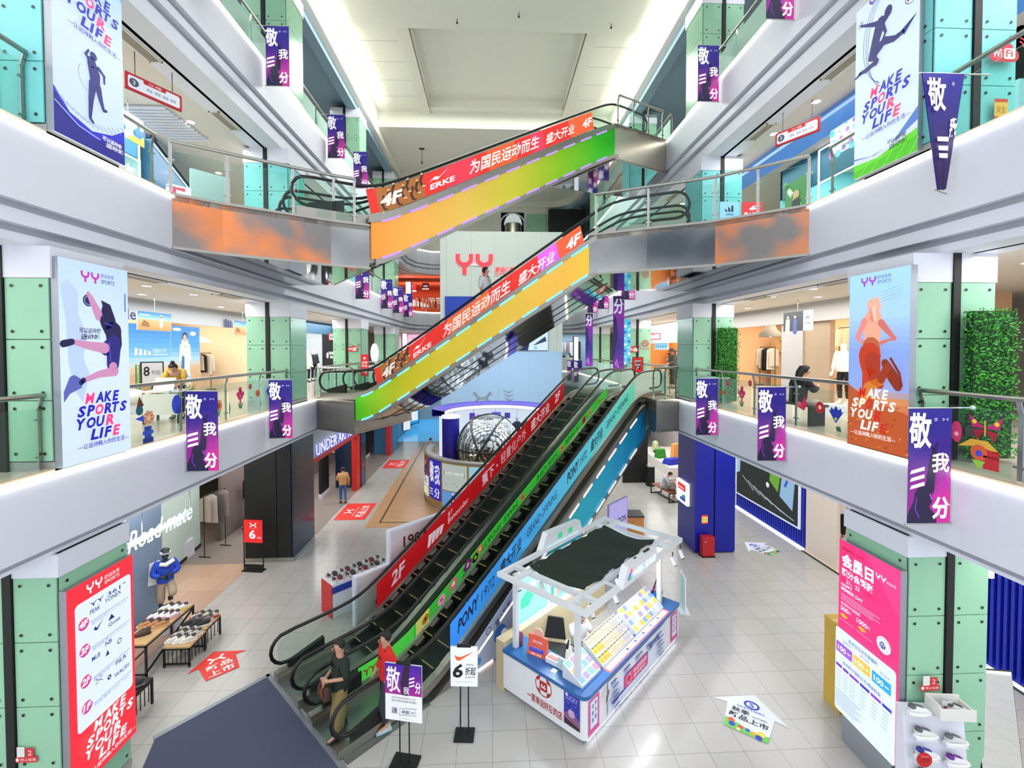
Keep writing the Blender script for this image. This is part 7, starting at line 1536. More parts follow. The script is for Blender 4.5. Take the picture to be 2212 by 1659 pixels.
b = MB(); b.box(-.34, .34, -.31, -.29, .2, .66); b.build('front_panel', ink('#e4e0d8'), t); b = MB(); b.hexa([(-.2, -.2, .72), (.2, -.2, .72), (.2, -.16, .72), (-.2, -.16, .72), (-.2, -.05, 1.0), (.2, -.05, 1.0), (.2, -.02, 1.0), (-.2, -.02, 1.0)]); b.build('monitor', ink('#cfd4d8'), t)
person('person', 'person in yellow top leaning over the desk behind the left balustrade', 'person', (-7.42, 11.0, 5.1), R(20), dict(che=(0, -.12, 1.1), nec=(0, -.2, 1.2), hed=(0, -.3, 1.26), top=(0, -.34, 1.34), lsh=(.17, -.14, 1.18), rsh=(-.17, -.14, 1.18), lel=(.22, -.3, .95), rel=(-.22, -.3, .95), lwr=(.12, -.5, .85), rwr=(-.12, -.5, .85), bel=(0, -.03, 1.0), face=(0, -1, -.8)), '#c9a63a', '#3a3c44', '#17120f', '#222222', sleeve=.9, hairlong=-1, sc=.95)
# ---- flower stickers on the glass
def blossom(A, c1, c2, n, r): flower(A, 0, 0, r, c1, c2, n)
FL = {}
def fsticker(s, y, z, label, art):
    A = Art(.12, gap=.0008); art(A); o = A.build('flower_sticker', None, (s * ((5.92 if s < 0 else 6.17)), y, z), R(90 if s < 0 else -90)); tag(o, label, 'sticker')
def tulip(c, st='#2a8a4a'):
    def f(A):
        A.rect(-.035, -.2, .035, 0, c); A.limb([(-.06, -.02), (0, .1), (.06, -.02)], [.09, .1, .09], c); A.disc(0, .16, .07, c); A.disc(-.1, .06, .06, c); A.disc(.1, .06, .06, c); A.poly([(-.12, -.12), (0, -.22), (.12, -.12), (.05, -.28), (-.05, -.28)], st)
    return f
def lotus(c):
    def f(A):
        for a in (-60, -35, 0, 35, 60): A.poly([(0, -.14), (.16 * sin(R(a - 22)), .02 + .08 * cos(R(a))), (.2 * sin(R(a)), .18 * cos(R(a)) - .0), (.16 * sin(R(a + 22)), .02 + .08 * cos(R(a)))], c)
        A.disc(0, -.06, .03, '#c8d84a', 8); A.poly([(.0, -.2), (.1, -.18), (.14, -.27), (.03, -.27)], '#1f6a3a')
    return f
def butterfly(A):
    for q in (-1, 1): A.poly([(0, 0), (q * .2, .16), (q * .16, .0)], '#b82a6a'); A.poly([(0, -.02), (q * .15, -.04), (q * .1, -.16)], '#a02030'); A.disc(q * .13, .07, .03, '#f0c83a', 8)
    A.line([(0, -.1), (0, .1)], .02, '#c8a83a')
for y, z, lb, f in ((7.85, 5.8, 'dark leaf sticker highest by the leaping-player lightbox', lambda A: (A.poly([(-.08, -.1), (.1, -.02), (.0, .14)], '#5a2a2a'), A.disc(.0, -.1, .08, '#1f5a6a'))), (8.05, 5.55, 'big orange and blue flower sticker on the left glass', lambda A: (blossom(A, '#d8a07a', '#e8c08a', 7, .14), A.poly([(-.3, .02), (-.12, .06), (-.1, -.06)], '#2a4ac8'))), (8.03, 5.25, 'blue vase-shaped sticker low on the left glass', lambda A: (A.rect(-.08, -.1, .08, .16, '#2040a0'), A.rect(-.12, -.12, .12, -.04, '#1a3488'), A.rect(-.12, .02, .12, .08, '#2a50b8'))),
                    (8.75, 5.7, 'blue rounded sticker left of the nearest banner', lambda A: (A.disc(0, 0, .13, '#1f3fc0', ry=.18), A.disc(.05, -.12, .07, '#1a2f98'))), (9.9, 5.78, 'red flower sticker right of the nearest left banner', lambda A: blossom(A, '#c8283a', '#e86a6a', 5, .11)), (10.05, 5.48, 'orange hat-shaped flower sticker with green leaves', lambda A: (A.disc(0, .03, .13, '#d8924a', 14), A.disc(0, .03, .06, '#a83a2a', 10), A.poly([(-.08, -.12), (.08, -.08), (0, -.22)], '#3aa04a'))), (10.9, 5.62, 'tall pink sticker blossom on the left glass', tulip('#d02f6a')), (11.35, 5.82, 'small red flower sticker near the second left pillar', lambda A: blossom(A, '#c02a3a', '#8a1a2a', 6, .08)), (11.7, 5.62, 'orange star flower sticker near the second left pillar', lambda A: blossom(A, '#d86a3a', '#8a2a1a', 8, .1)), (12.3, 5.58, 'blue lotus sticker by the second left pillar', lotus('#1f3fb8')), (10.45, 5.4, 'small green sprig sticker on the left glass', lambda A: A.limb([(0, -.12), (.02, 0), (0, .12)], [.03, .05, .02], '#2a8a5a'))): fsticker(-1, y, z, lb, f)
for y, z, lb, f in ((10.85, 5.58, 'tall pink sticker blossom on the right glass', tulip('#c8306a')), (10.5, 5.9, 'small red flower sticker above the right glass middle', lambda A: blossom(A, '#b02434', '#e0606a', 8, .08)), (11.55, 5.82, 'pink butterfly-leaf sticker on the far right glass', lambda A: A.poly([(-.1, -.1), (.1, -.02), (.06, .16)], '#c83a5a')), (11.75, 5.56, 'brown half-round sticker on the far right glass', lambda A: A.poly([(-.16, -.05), (.16, -.05), (.1, .06), (-.1, .06)], '#a8683a')), (10.1, 5.52, 'tiny red flower sticker on the right glass', lambda A: blossom(A, '#b83a3a', '#e8a08a', 6, .05)), (8.68, 5.62, 'red bird-like flower sticker right of the middle banner', lambda A: (A.poly([(-.16, -.06), (.05, -.12), (.14, .0), (.06, .2), (.0, .04)], '#c02f4a'), A.disc(-.08, .0, .05, '#e05a6a'))), (8.2, 5.62, 'red eight-petal flower sticker on the right glass', lambda A: blossom(A, '#c8323a', '#e8c0a0', 8, .12)), (7.8, 5.52, 'large blue lotus sticker left of the runner lightbox', lotus('#1a36a8')), (5.7, 5.62, 'pink teardrop flower sticker beside the nearest right banner', lambda A: (A.disc(0, 0, .07, '#c8306a', ry=.14), A.disc(0, -.03, .03, '#f0a0b8'))), (5.35, 5.72, 'large pink butterfly sticker on the nearest right glass', butterfly), (5.42, 5.42, 'yellow hat-shaped flower sticker on the nearest right glass', lambda A: (A.poly([(-.26, .02), (-.1, .14), (.1, .14), (.26, .0), (.0, .06)], '#d8a83a'), A.disc(0, -.02, .1, '#d05a2a'), A.disc(0, -.03, .04, '#3a4ac0'), A.poly([(-.08, -.12), (.08, -.12), (0, -.24)], '#8ac03a'))), (5.28, 5.33, 'red jar-shaped sticker low on the nearest right glass', lambda A: (A.rect(-.09, -.12, .09, .12, '#b82028'), A.rect(-.09, .02, .09, .05, '#8a1018')))): fsticker(1, y, z, lb, f)
# ---- right second level: warm outdoor shop
shoproom(1, 2, 11.0, 20, 'outdoor_shop', '#e2b98e', lamp=240, lc=(1, .86, .7), header='#b5b2ae')
t = thing('wardrobe_display', 'open wooden display wardrobe with hanging shirts in the right warm shop', 'wardrobe', (12.4, 18.0, 5.1), R(-90)); b = MB()
b.box(-1.0, -.94, 0, .5, 0, 2.05); b.box(.94, 1.0, 0, .5, 0, 2.05); b.box(-1, 1, 0, .5, 2.0, 2.06); b.box(-1, 1, 0, .5, 1.5, 1.54); b.box(-1, 1, .46, .5, 0, 2.05); b.box(-1.5, -1, 0, .5, 0, 2.05); b.build('carcass', wood, t); b = MB(); b.tube([(-.94, .25, 1.4), (.94, .25, 1.4)], .015, 8); b.build('rail', steel, t)
for i, c in enumerate(['#f2efe8', '#ece8e0', '#e8e0d0', '#2fb85a', '#28a850', '#d86a3a', '#1f1f22', '#efe9dd', '#e8742f', '#8a2a20', '#f4f0ea']): x = -.8 + .16 * i; b = MB(); b.hexa([(x - .03, .05, .75), (x + .03, .05, .75), (x + .03, .45, .75), (x - .03, .45, .75), (x - .015, .08, 1.36), (x + .015, .08, 1.36), (x + .015, .42, 1.36), (x - .015, .42, 1.36)]); b.build('garment', ink(c, 0, .85), t)
b = MB(); b.ball((-.2, .22, 1.62), (.22, .12, .09), 0, 10, 6); b.ball((.35, .22, 1.6), (.18, .1, .07), 0, 10, 6); b.build('cap', ink('#f0ebe2', 0, .8), t)
rail('clothes rail with black and white jackets left of the wooden wardrobe', (12.2, 20.0, 5.1), R(-90), 6, ['#efe9e0', '#d9d2c4', '#1c1c1e', '#242428'], 1.1, 1.7, .95); rail('clothes rail with pale jackets hung high in the right warm shop', (12.9, 16.2, 5.6), R(-90), 7, ['#f4e6cc', '#efdcb8', '#f6efe0', '#e8c8a0'], 2.4, 1.9, .8)
t = thing('pendant_lamp', 'large grey pendant lamp hanging in the right warm shop', 'lamp', (11, 17.35, 7.2)); b = MB(); b.lathe([(.42, 0), (.4, .12), (.22, .3), (.14, .5), (.1, .58), (0, .6)], 28); b.build('shade', ink('#8a857c', 0, .5), t); b = MB(); b.tube([(0, 0, .58), (0, 0, .95)], .01, 6); b.build('cord', blackm, t); b = MB(); b.ball((0, 0, .08), .08, 0, 12, 8); b.build('bulb', led, t)
struct(box1('pillar_grey_panel', mat('warm_grey_panel', '#b8b4b2', .5), 9.9, 10.3, 13.95, 15.0, 5.1, 8.1)); struct(box1('wall_taupe_panel', mat('taupe_panel', '#b29a80', .5), 9.95, 10.1, 12.85, 13.95, 5.1, 8.1))
def tnf(A, w, h): A.rect(0, 0, w, h, '#3a3e40'); A.rect(w * .7, 0, w, h, '#e2d8c8'); A.limb([(.18, .0), (.2, .3)], [.2, .18], '#b8b4ac'); A.disc(.2, .4, .05, '#d8b8a0'); A.limb([(.52, .0), (.52, .3)], [.2, .16], '#4a5a8a'); A.disc(.52, .4, .05, '#d0b098'); A.ring(w * .84, h * .55, .07, .03, '#4a4844', 10, 20, 170); A.rect(w * .76, h * .35, w * .93, h * .38, '#4a4844')
hangboard(1, 8.8, 13.25, 7.24, 1.23, .56, 'black and cream board of two hikers hanging in the right second level', tnf, 8.15)
person('mannequin', 'white mannequin in cream jacket with black trousers beside the runner lightbox', 'mannequin', (9.3, 11.5, 5.25), R(-70), {}, '#f2ead8', '#1a1b1d', None, '#e8e0d4', '#efe6da', sleeve=1.9, loose=.05, noface=True); t = thing('mannequin_plinth', 'low white plinth under the cream-jacket mannequin', 'plinth', (9.3, 11.5, 5.1)); b = MB(); b.box(-.4, .4, -.35, .35, 0, .148); b.build('plinth', white, t)
for i, (lb, y0, y1, z) in enumerate((('wall shelf of pale caps behind the taupe panel', 12.9, 13.9, 6.6), ('wall shelf of shoes behind the cream-jacket mannequin', 11.3, 12.6, 5.9))): wallshelf(1, 12.9, y0, y1, z, 3, lb, ['#efe6d8', '#cfc6b8', '#e8d8c0', '#f6f0e6'], back='#c9a882', per=4)
t = thing('wood_slab_bench', 'dark wooden bench behind the right balustrade, second level', 'bench', (6.75, 9.75, 5.1), R(6)); b = MB(); b.box(-.2, .2, -.7, .7, .4, .45); b.build('seat', ink('#4a3a30', 0, .5), t)
for y in (-.6, .6): b = MB(); b.box(-.18, .18, y - .03, y + .03, 0, .4); b.build('leg', blackm, t)
person('person', 'person in black hooded jacket sitting behind the right second-level balustrade', 'person', (6.75, 9.65, 5.1 - .09), R(95), dict(SIT, face=(0, -1, -.3)), '#16181a', '#b8a49a', '#0d0c0c', '#d8cfc8', sleeve=1.9, loose=.05, hairlong=.3, sc=1.02)
# ---- hedge panels
leafm = [ink(c, 0, .6) for c in ('#1f7a1c', '#2f9a26', '#17611a', '#46b030')]
def hedge(label, x, y, z, w, h):
    t = thing('hedge_panel', label, 'hedge', (x, y, z)); b = MB(); b.box(.02, w - .02, .0, .1, 0, h); b.build('backing_box', ink('#16401a', 0, .9), t)
    b = MB(); rr = random.Random(5)
    for i in range(int(w * h * 1500)):
        px, pz = rr.uniform(-.02, w + .02), rr.uniform(-.01, h + .02); a = rr.uniform(0, 6.28); l = rr.uniform(.03, .06); py = -rr.uniform(.0, .05)
        d = V((cos(a), -.55, sin(a) * .8 + .35)).normalized() * l; n = V((-sin(a), .1, cos(a))).normalized() * l * .3; p = V((px, py, pz))
        if i % 6 == 0: p = V((rr.uniform(-.03, .01), rr.uniform(-.02, .1), pz)); d = V((-.6, d.y, d.z)).normalized() * l
        b.add([p, p + d * .5 + n, p + d, p + d * .5 - n], [(0, 1, 2, 3)], rr.randrange(4))
    o = b.build('leaves', leafm, t); o['kind'] = 'stuff'
hedge('green artificial hedge panel on the right pillar behind the farthest banner', 6.78, 13.22, 5.15, .6, 2.2); hedge('large green artificial hedge panel on the nearest right pillar, second level', 6.78, 6.08, 5.15, .64, 2.1)
t = thing('banner_bracket', 'black bracket below the large hedge panel', 'bracket', (6.6, 5.98, 5.5)); b = MB(); b.box(0, .35, 0, .05, 0, .12); b.build('bracket', blackm, t)
# wifi stickers
def wifi(A): A.disc(-.08, 0, .11, '#c8283a', 14); A.disc(.06, .05, .12, '#c8283a', 14); A.disc(.17, -.02, .09, '#c8283a', 14); A.rect(-.1, -.11, .18, .0, '#c8283a'); A.text('Wi', -.14, -.05, .0, .07, '#f8eaea', .02); A.rrect(.03, -.07, .2, .08, .03, '#f8eaea'); A.text('Fi', .06, -.04, .16, .06, '#c8283a', .02); A.ring(.24, .1, .08, .02, '#c8283a', 8, 0, 80); A.ring(.24, .1, .13, .02, '#c8283a', 8, 0, 80)
for lb, x, y, z in (('red wifi sticker on the left third-level pillar', -6.8, 13.39, Z3 + 1.0), ('red wifi sticker on the nearest right third-level pillar', 7.25, 6.19, 10.9), ('red wifi sticker on the third left pillar, second level', -6.25, 20.54, 6.75), ('red wifi sticker on the third right pillar, second level', 6.5, 20.54, 6.7)): stick(lb, (x, y, z), 0, wifi)
stick('round red no-entry sticker on the third right pillar, second level', (7.1, 20.54, 7.0), 0, lambda A: (A.ring(0, 0, .13, .04, '#c8303a', 16), A.line([(-.09, .09), (.09, -.09)], .035, '#c8303a'), A.text('禁止吸烟', -.14, -.3, .14, -.2, '#c8303a')))
# ---- left second level beyond the second pillar: black sportswear shop
shoproom(-1, 2, 21, 28, 'dark_shop', '#dfe4e6', x0=9.0, x1=12, lamp=140, lc=(.95, .98, 1), header='#3f6f90')
t = thing('shop_sign', 'white glowing lettering on a black panel in the left second-level shop', 'sign', (-8.95, 24.6, 5.1), R(90)); b = MB(); b.box(0, 1.9, 0, .1, 0, 2.45); b.build('panel', ink('#0f141c', 0, .5), t); A = Art(1.6); A.text('THE NORTH', .7, 1.36, 1.6, 1.52, '#f6faff', .02); A.text('FACE', .9, 1.14, 1.5, 1.3, '#f6faff', .02); A.disc(.5, 1.32, .16, '#f6faff', 12); A.build('lettering', t)
person('mannequin', 'mannequin in long white coat in the left second-level black-panel shop', 'mannequin', (-9.3, 23.2, 5.1), R(60), {}, '#e4e6e4', '#1a1b1d', None, '#222222', '#dfe0e0', sleeve=1.9, loose=.06, noface=True, shirtlen=.6); person('mannequin', 'mannequin in dark jacket with white sleeves in the left black-panel shop', 'mannequin', (-9.3, 24.1, 5.1), R(60), {}, '#2a3036', '#16181a', None, '#222222', '#dfe0e0', sleeve=1.9, loose=.05, noface=True)
rail('clothes rail with grey jackets behind the mannequins, left second level', (-11.2, 22.3, 5.1), R(88), 8, ['#c8ccce', '#3a4046', '#e4e6e6', '#1c2024'], 1.9, 1.9, .9)
t = thing('sign_stand', 'red promotion stand with white text beyond the lower escalator start', 'sign stand', (-5.6, 20.2, 5.1)); b = MB(); b.box(-.17, .17, 0, .03, .45, 1.42); b.build('board', ink('#c8242c'), t); b = MB(); b.box(-.02, .02, .01, .03, 0, .46); b.build('pole', blackm, t); b = MB(); b.box(-.16, .16, -.1, .14, 0, .02); b.build('base', blackm, t); A = Art(.2); A.rect(-.16, .46, .16, 1.4, '#e02a34'); A.text('全场', -.12, 1.0, .12, 1.12, '#f8eaea', .02); A.text('新品', -.12, .86, .12, .97, '#f8eaea', .02); A.text('一折', -.06, .55, .1, .72, '#f8eaea', .02); A.disc(0, 1.25, .05, '#f8eaea'); A.build('print', t)
t = thing('floor_lamp', 'white glowing oval lamp past the third left pillar, second level', 'lamp', (-6.0, 23.5, 5.1)); b = MB(); b.ball((0, 0, 1.45), (.2, .2, .5), 0, 16, 10); b.build('shade', mat('lamp_glow', '#f4fbff', .5, emis=2.0), t); b = MB(); b.tube([(0, 0, 0), (0, 0, 1.0)], .02, 8); b.lathe([(.16, 0), (.16, .02), (0, .03)], 16); b.build('stand', blackm, t)
dirsign(-7.4, 22.4, 7.35, R(10), 'hanging blue direction sign in the left second level past the third pillar'); dirsign(8.4, 23.5, 7.4, R(-10), 'hanging direction sign in the right second level past the third pillar')
# far end shops of levels two and three
def endshop(x0, x1, k, name, wallc, lamp, lc, y=38.5):
    z0, z1 = ZF[k], SOF[k] + .06
    b = MB(); b.box(x0, x1, y, y + .1, z0, z1); struct(b.build('wall_' + name, mat('wall_' + name, wallc, .6, noise=.05))); area('shop_lamp', ((x0 + x1) / 2, y - 1.6, z1 - .1), x1 - x0, 1.5, lamp, lc)
endshop(-8, -3, 3, 'orange_shop', '#e2562a', 150, (1, .8, .65)); endshop(-8, -3, 2, 'pink_shop', '#f0d4e0', 110, (1, .96, .98)); endshop(4.6, 9, 2, 'blue_grey_shop', '#8fb0c8', 130, (.95, .98, 1)); endshop(4.6, 9, 3, 'pale_shop', '#c8d4d8', 80, (1, 1, 1))
t = thing('shop_sign', 'white WE lettering on the orange wall at the far third level', 'sign', (-5.2, 38.45, 10.6)); A = Art(.8); A.text('WE', 0, 0, .9, .5, '#ffd8c8', .02); A.poly([(-1.6, -.2), (-1.5, .4), (-.1, -.1), (-.1, -.3)], '#ffd8c8'); A.build('lettering', t)
t = thing('hanging_poster', 'dark square poster hanging at the far orange shop', 'poster', (-5.6, 37, 11.6)); b = MB(); b.box(0, .55, 0, .03, 0, .55); b.build('board', ink('#241a24'), t); A = Art(.3); A.rect(.1, .2, .45, .35, '#c8a8c0'); A.rect(0, .0, .55, .1, '#e8e0e4'); A.build('print', t)
t = thing('cube_sign', 'red and white lit cube sign at the far orange shop', 'sign', (-6.6, 36.6, 11.5)); b = MB(); b.box(0, .5, 0, .4, 0, .5); b.build('cube', mat('red_lit_cube', '#e83a44', .4, emis=.8), t); A = Art(.8); A.text('T', .15, .12, .35, .38, '#fff0f0', .02); A.rect(0, -.14, .6, -.02, '#f8f4f4'); A.build('face', t)
rail('clothes rail with pale and black clothes at the far orange shop', (-6.2, 37.4, Z3), 0, 9, ['#e8e4da', '#1c1c1e', '#d8d8d0', '#2a2a2e', '#c8b8c8'], 2.2, 1.45, .9)
b = MB()
for i in range(5): b.box(-7.8, -3.2, 35.6 + .55 * i, 35.72 + .55 * i, 12.1, 12.3)
o = b.build('ceiling_beams', ink('#c04a2a'), None); struct(o); o.name = 'ceiling_orange_beams'
wallshelf(-1, 3.4, 0, 0.01, 0, 0, '', ['#fff']) if 0 else None
t = thing('pink_sign', 'pale pink lit sign panel at the far left second level', 'sign', (-7.0, 38.4, 6.6)); b = MB(); b.box(0, 2.6, 0, .05, 0, 1.4); b.build('panel', mat('pink_lit_panel', '#f2c8e0', .5, emis=.7), t); A = Art(.7); A.text('美好生活', .3, .8, 1.6, 1.15, '#e86ab0', .02); A.rect(.3, .4, 2.0, .5, '#f8e6f0'); A.build('print', t)
t = thing('light_column', 'white glowing vertical light column at the far left end', 'light', (-6.9, 36.2, 5.1)); b = MB(); b.box(-.15, .15, 0, .1, 0, 2.9); b.build('tube', glow, t); b = MB(); b.box(-.22, -.15, 0, .12, 0, 2.95); b.build('edge', blackm, t)
t = thing('light_column', 'white glowing vertical light column at the far left third level', 'light', (-6.6, 36.4, Z3)); b = MB(); b.box(-.2, .2, 0, .1, 0, 2.7); b.build('tube', glow, t); b = MB(); b.box(.2, .27, 0, .12, 0, 2.75); b.build('edge', blackm, t)
t = thing('light_column', 'white glowing vertical light column at the far right second level', 'light', (6.75, 35.8, 5.1)); b = MB(); b.box(-.17, .17, 0, .1, 0, 2.6); b.build('tube', glow, t); b = MB(); b.box(-.24, -.17, 0, .12, 0, 2.65); b.build('edge', blackm, t)
t = thing('shop_counter', 'white counter row with hats and shoes at the far right second level', 'counter', (5.1, 36.6, 5.1)); b = MB(); b.box(0, 2.0, 0, .6, 0, .95); b.build('body', ink('#cfe0e4'), t)
for i, c in enumerate(['#2a2a2c', '#5a4a40', '#1c1c1e', '#c8a890', '#3a3a3c', '#b8a090']): b = MB(); b.ball((.2 + .32 * i, .3, 1.05), (.13, .13, .1), 0, 10, 6); b.build('hat', ink(c, 0, .8), t)
rail('clothes rail with white shirts at the far right second level', (5.0, 37.9, 5.1), 0, 8, ['#f0ece8', '#e0d8d0', '#d8685a', '#f4f2ee'], 1.7, 2.3, .9)
t = thing('picture_board', 'black and white lit picture panel at the far right second level', 'poster', (6.7, 38.3, 5.9)); b = MB(); b.box(0, .9, 0, .05, 0, 1.5); b.build('board', blackm, t); A = Art(.7); A.rect(.04, .04, .5, 1.46, '#dff0f8'); A.rect(.5, .04, .86, 1.46, '#1a2428'); A.build('print', t)
for y, x in ((36.4, 6.25), (37, 6.25)): pass
# ---- right second level past the second pillar: orange shoe wall
shoproom(1, 2, 21.4, 28, 'orange_shoe_shop', '#e8a05a', x0=9.4, x1=11.2, lamp=150, lc=(1, .85, .65), header='#d8dcda', hz=1.1)
wallshelf(1, 11.1, 22.2, 24.8, 5.4, 4, 'orange-lit wall of shoes behind the person in the hat', ['#c8502a', '#d8d0c4', '#b83a24', '#3a3434', '#efe6da'], back='#f0b070', per=6, warm=.15); wallshelf(1, 11.1, 25.0, 27.6, 5.4, 4, 'orange-lit wall of shoes farther left of the person in the hat', ['#c8502a', '#d8d0c4', '#7a3a24', '#2a2a2c'], back='#f0b070', per=6, warm=.15)
t = thing('screen', 'pale blue lit screen above the orange shoe wall', 'screen', (9.6, 26.2, 6.7), R(-90)); b = MB(); b.box(0, 2.0, 0, .06, 0, .75); b.build('frame', white, t); A = Art(.9); A.rect(.05, .04, 1.95, .71, '#8fd0f0')
for i in range(5):
    for q in range(3): A.rect(.2 + .36 * i, .12 + .2 * q, .36 + .36 * i, .24 + .2 * q, '#4a8ac0')
A.build('display', t)
t = thing('carton', 'plain cardboard carton behind the right second-level balustrade', 'box', (8.2, 21.5, 5.1)); b = MB(); b.box(-.25, .25, -.25, .25, 0, .7); b.build('box', ink('#c89a50', 0, .8), t); b = MB(); b.box(-.04, .04, -.255, .255, .3, .71); b.build('tape', ink('#d8b878'), t)
person('person', 'person in dark bucket hat and grey jacket at the right second-level balustrade', 'person', (7.5, 18.4, 5.1), R(-80), dict(lel=(.2, -.05, 1.1), lwr=(.15, -.28, 1.05), face=(.2, -1, -.3)), '#4a4844', '#3a3834', '#17120f', '#2a2a2a', sleeve=1.9, loose=.05, hat='#3a342e', sc=.98)
t = thing('sign_stand', 'red slogan board on a black post above the double escalator top', 'sign stand', (5.68, 17.3, 5.1), R(-6)); b = MB(); b.box(-.21, .21, 0, .02, .72, 1.32); b.build('board', blackm, t); A = Art(.3); A.rect(-.19, .74, .19, 1.3, '#e8222a'); A.rect(-.09, .84, .1, 1.22, '#1a1416')
for i, tx in enumerate(('JUST', 'DO', 'IT')): A.text(tx, -.12 + .03 * i, 1.1 - .13 * i, .12 - .03 * i, 1.2 - .13 * i, '#f8f0f0', .03, .15)
A.build('print', t); b = MB(); b.tube([(.08, .03, 0), (.08, .03, .75)], .016, 8); b.build('post', blackm, t); b = MB(); b.box(-.1, .26, -.12, .18, 0, .02); b.build('base', blackm, t)
# tall vertical banners hanging on the far right
def tallban(x, y, z0, z1, w, label):
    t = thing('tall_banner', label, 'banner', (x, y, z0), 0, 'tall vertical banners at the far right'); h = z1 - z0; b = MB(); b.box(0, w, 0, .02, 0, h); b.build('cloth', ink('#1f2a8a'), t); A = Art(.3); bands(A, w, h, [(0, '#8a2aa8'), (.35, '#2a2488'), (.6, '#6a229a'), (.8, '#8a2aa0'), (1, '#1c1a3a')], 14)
    A.poly([(0, h * .15), (w * .45, h * .45), (w * .3, h * .7), (0, h * .75)], '#1a1a5a'); A.text('分', .02, h * .76, w - .02, h * .97, '#d8d8f8', .03); A.ring(w * .4, h * .1, .1, .03, '#c8a0e8', 10, 120, 260); A.line([(w * .3, h * .16), (w * .5, h * .04)], .03, '#c8a0e8'); A.build('print', t); b = MB(); b.tube([(-.04, .01, h), (w + .04, .01, h)], .014, 8); b.build('top_rod', steel, t); return t
tallban(5.44, 20.0, 5.75, 9.1, .5, 'nearer tall purple vertical banner before the third right pillar'); tallban(5.46, 26.0, 5.75, 8.8, .42, 'farther tall purple vertical banner at the far right')
t = thing('coral_strip', 'narrow aqua patterned lit strip beside the nearer tall banner', 'light strip', (6.08, 20.5, 6.0)); b = MB(); b.box(0, .3, 0, .04, 0, 2.1); b.build('panel', ink('#2a9ac0'), t); A = Art(.8); A.rect(0, 0, .3, 2.1, '#4ac8e0')
for i in range(14): A.disc(.06 + .18 * (i % 2), .1 + .14 * i, .07, ['#e8f8ff', '#2a6ac8', '#8ae0f0'][i % 3], 7)
A.build('print', t)
# more purple banners along the far crossing balustrades
for i, (x, y) in enumerate(((5.0, 34.6), (5.9, 33.2), (6.05, 31.4))):
    dup(first[-1], (x - .3, y, Z2 - .69), 0, ['purple banner at the far right corner of the second level', 'purple banner second from the far right corner, second level', 'purple banner third from the far right corner, second level'][i])
# ---- third level left: teal shop, sloping escalator underside, hanging boards
tealw = '#9fc9c8'
shoproom(-1, 3, 8.2, 12.6, 'teal_shop', tealw, x0=9.4, x1=12.5, lamp=120, lc=(.85, .96, 1), header='#2f86b8', hz=.75)
for zz in (11.75, 12.45): b = MB(); b.tube([(-9.37, 8.2, zz), (-9.37, 12.6, zz)], .025, 8); tag(b.build('neon_tube', glow), '%s white neon tube along the blue header, left third level' % ('lower' if zz < 12 else 'upper'), 'neon tube')
b = MB(); b.tube([(-9.37, 12.6, 10.9), (-9.37, 12.6, 12.45)], .025, 8); tag(b.build('neon_tube', glow), 'upright white neon tube at the end of the blue header, left third level', 'neon tube')
t = thing('shop_sign', 'small glowing white script sign on the blue header, left third level', 'sign', (-9.33, 11.7, 11.25), R(90)); A = Art(2.0); A.text('Jordan', 0, 0, .7, .3, '#f4faff', .03, .3); A.build('lettering', t)
t = thing('escalator', 'blue glass flank of another escalator rising behind the left third-level pillars', 'escalator', (-9.2, 12.8, Z3)); b = MB(); b.hexa([(-1, 0, .9), (.0, 0, .9), (0, 4.6, .0), (-1, 4.6, .0), (-1, 0, 2.9), (0, 0, 2.9), (0, 4.6, .55), (-1, 4.6, .55)]); b.build('flank', mat('blue_glass_flank', '#1f5f86', .15, noise=.1), t); b = MB(); b.bar((.02, 0, 2.95), (.02, 4.6, .6), .06, .06); b.build('handrail', blackm, t); b = MB(); b.bar((.02, 0, 2.8), (.02, 4.6, .45), .02, .03); b.build('led_line', glow, t)
t = thing('corner_sign', 'white lit box with red mark on the left third level', 'sign', (-8.2, 12.4, 10.6), R(50)); b = MB(); b.box(-.25, .25, 0, .2, 0, .45); b.build('box', glow, t); A = Art(.9); A.line([(-.12, .08), (-.12, .36), (.12, .36)], .09, '#f04a6a'); A.build('mark', t); b = MB(); b.box(.25, 1.2, .0, .1, -.1, 1.0); b.build('back_panel', ink('#a9c8c8'), t)
b = MB(); b.box(-.3, 1.25, -.05, .3, -1.02, -.1); b.build('counter', ink('#c8d4d4'), t)
def abst(A, w, h): A.rect(0, 0, w, h, '#cfe6f0'); [A.disc(w * ((i * 37) % 100) / 100, h * (.35 + .6 * ((i * 53) % 100) / 100), .03 + .03 * (i % 3), ['#7ab8e0', '#a8d8e8', '#3a6ad0'][i % 3], 7) for i in range(18)]; A.poly([(w * .4, 0), (w, 0), (w, h * .35), (w * .6, h * .2)], '#e8d83a'); A.disc(w * .8, h * .4, .12, '#2a7ac8')
def abst2(A, w, h): A.rect(0, 0, w, h, '#cfe8f4'); [A.disc(w * ((i * 37) % 100) / 100, h * ((i * 53) % 100) / 100, .03 + .03 * (i % 3), ['#7ab8e0', '#9a7ad0', '#5ac8d8'][i % 3], 7) for i in range(20)]; A.poly([(0, 0), (w * .25, 0), (0, h * .25)], '#d04aa8'); A.text('JEWELR', w * .4, h * .1, w * .8, h * .25, '#2a4a5a', .02)
hangboard(-1, -8.4, 10.55, 11.62, .9, .62, 'white and yellow paint-splash board hanging in the left third level', abst, 12.55); hangboard(1, 8.6, 11.2, 11.55, .95, .68, 'white paint-splash board hanging in the right third level', abst2, 12.55)
t = thing('slatted_ceiling', 'white slatted ceiling panel above the left third level walkway', 'ceiling panel', (-8.3, 12.2, 12.5))
b = MB()
for i in range(12): b.box(-.5, .5, -.9 + .15 * i, -.84 + .15 * i, 0, .04)
b.build('slats', white, t)
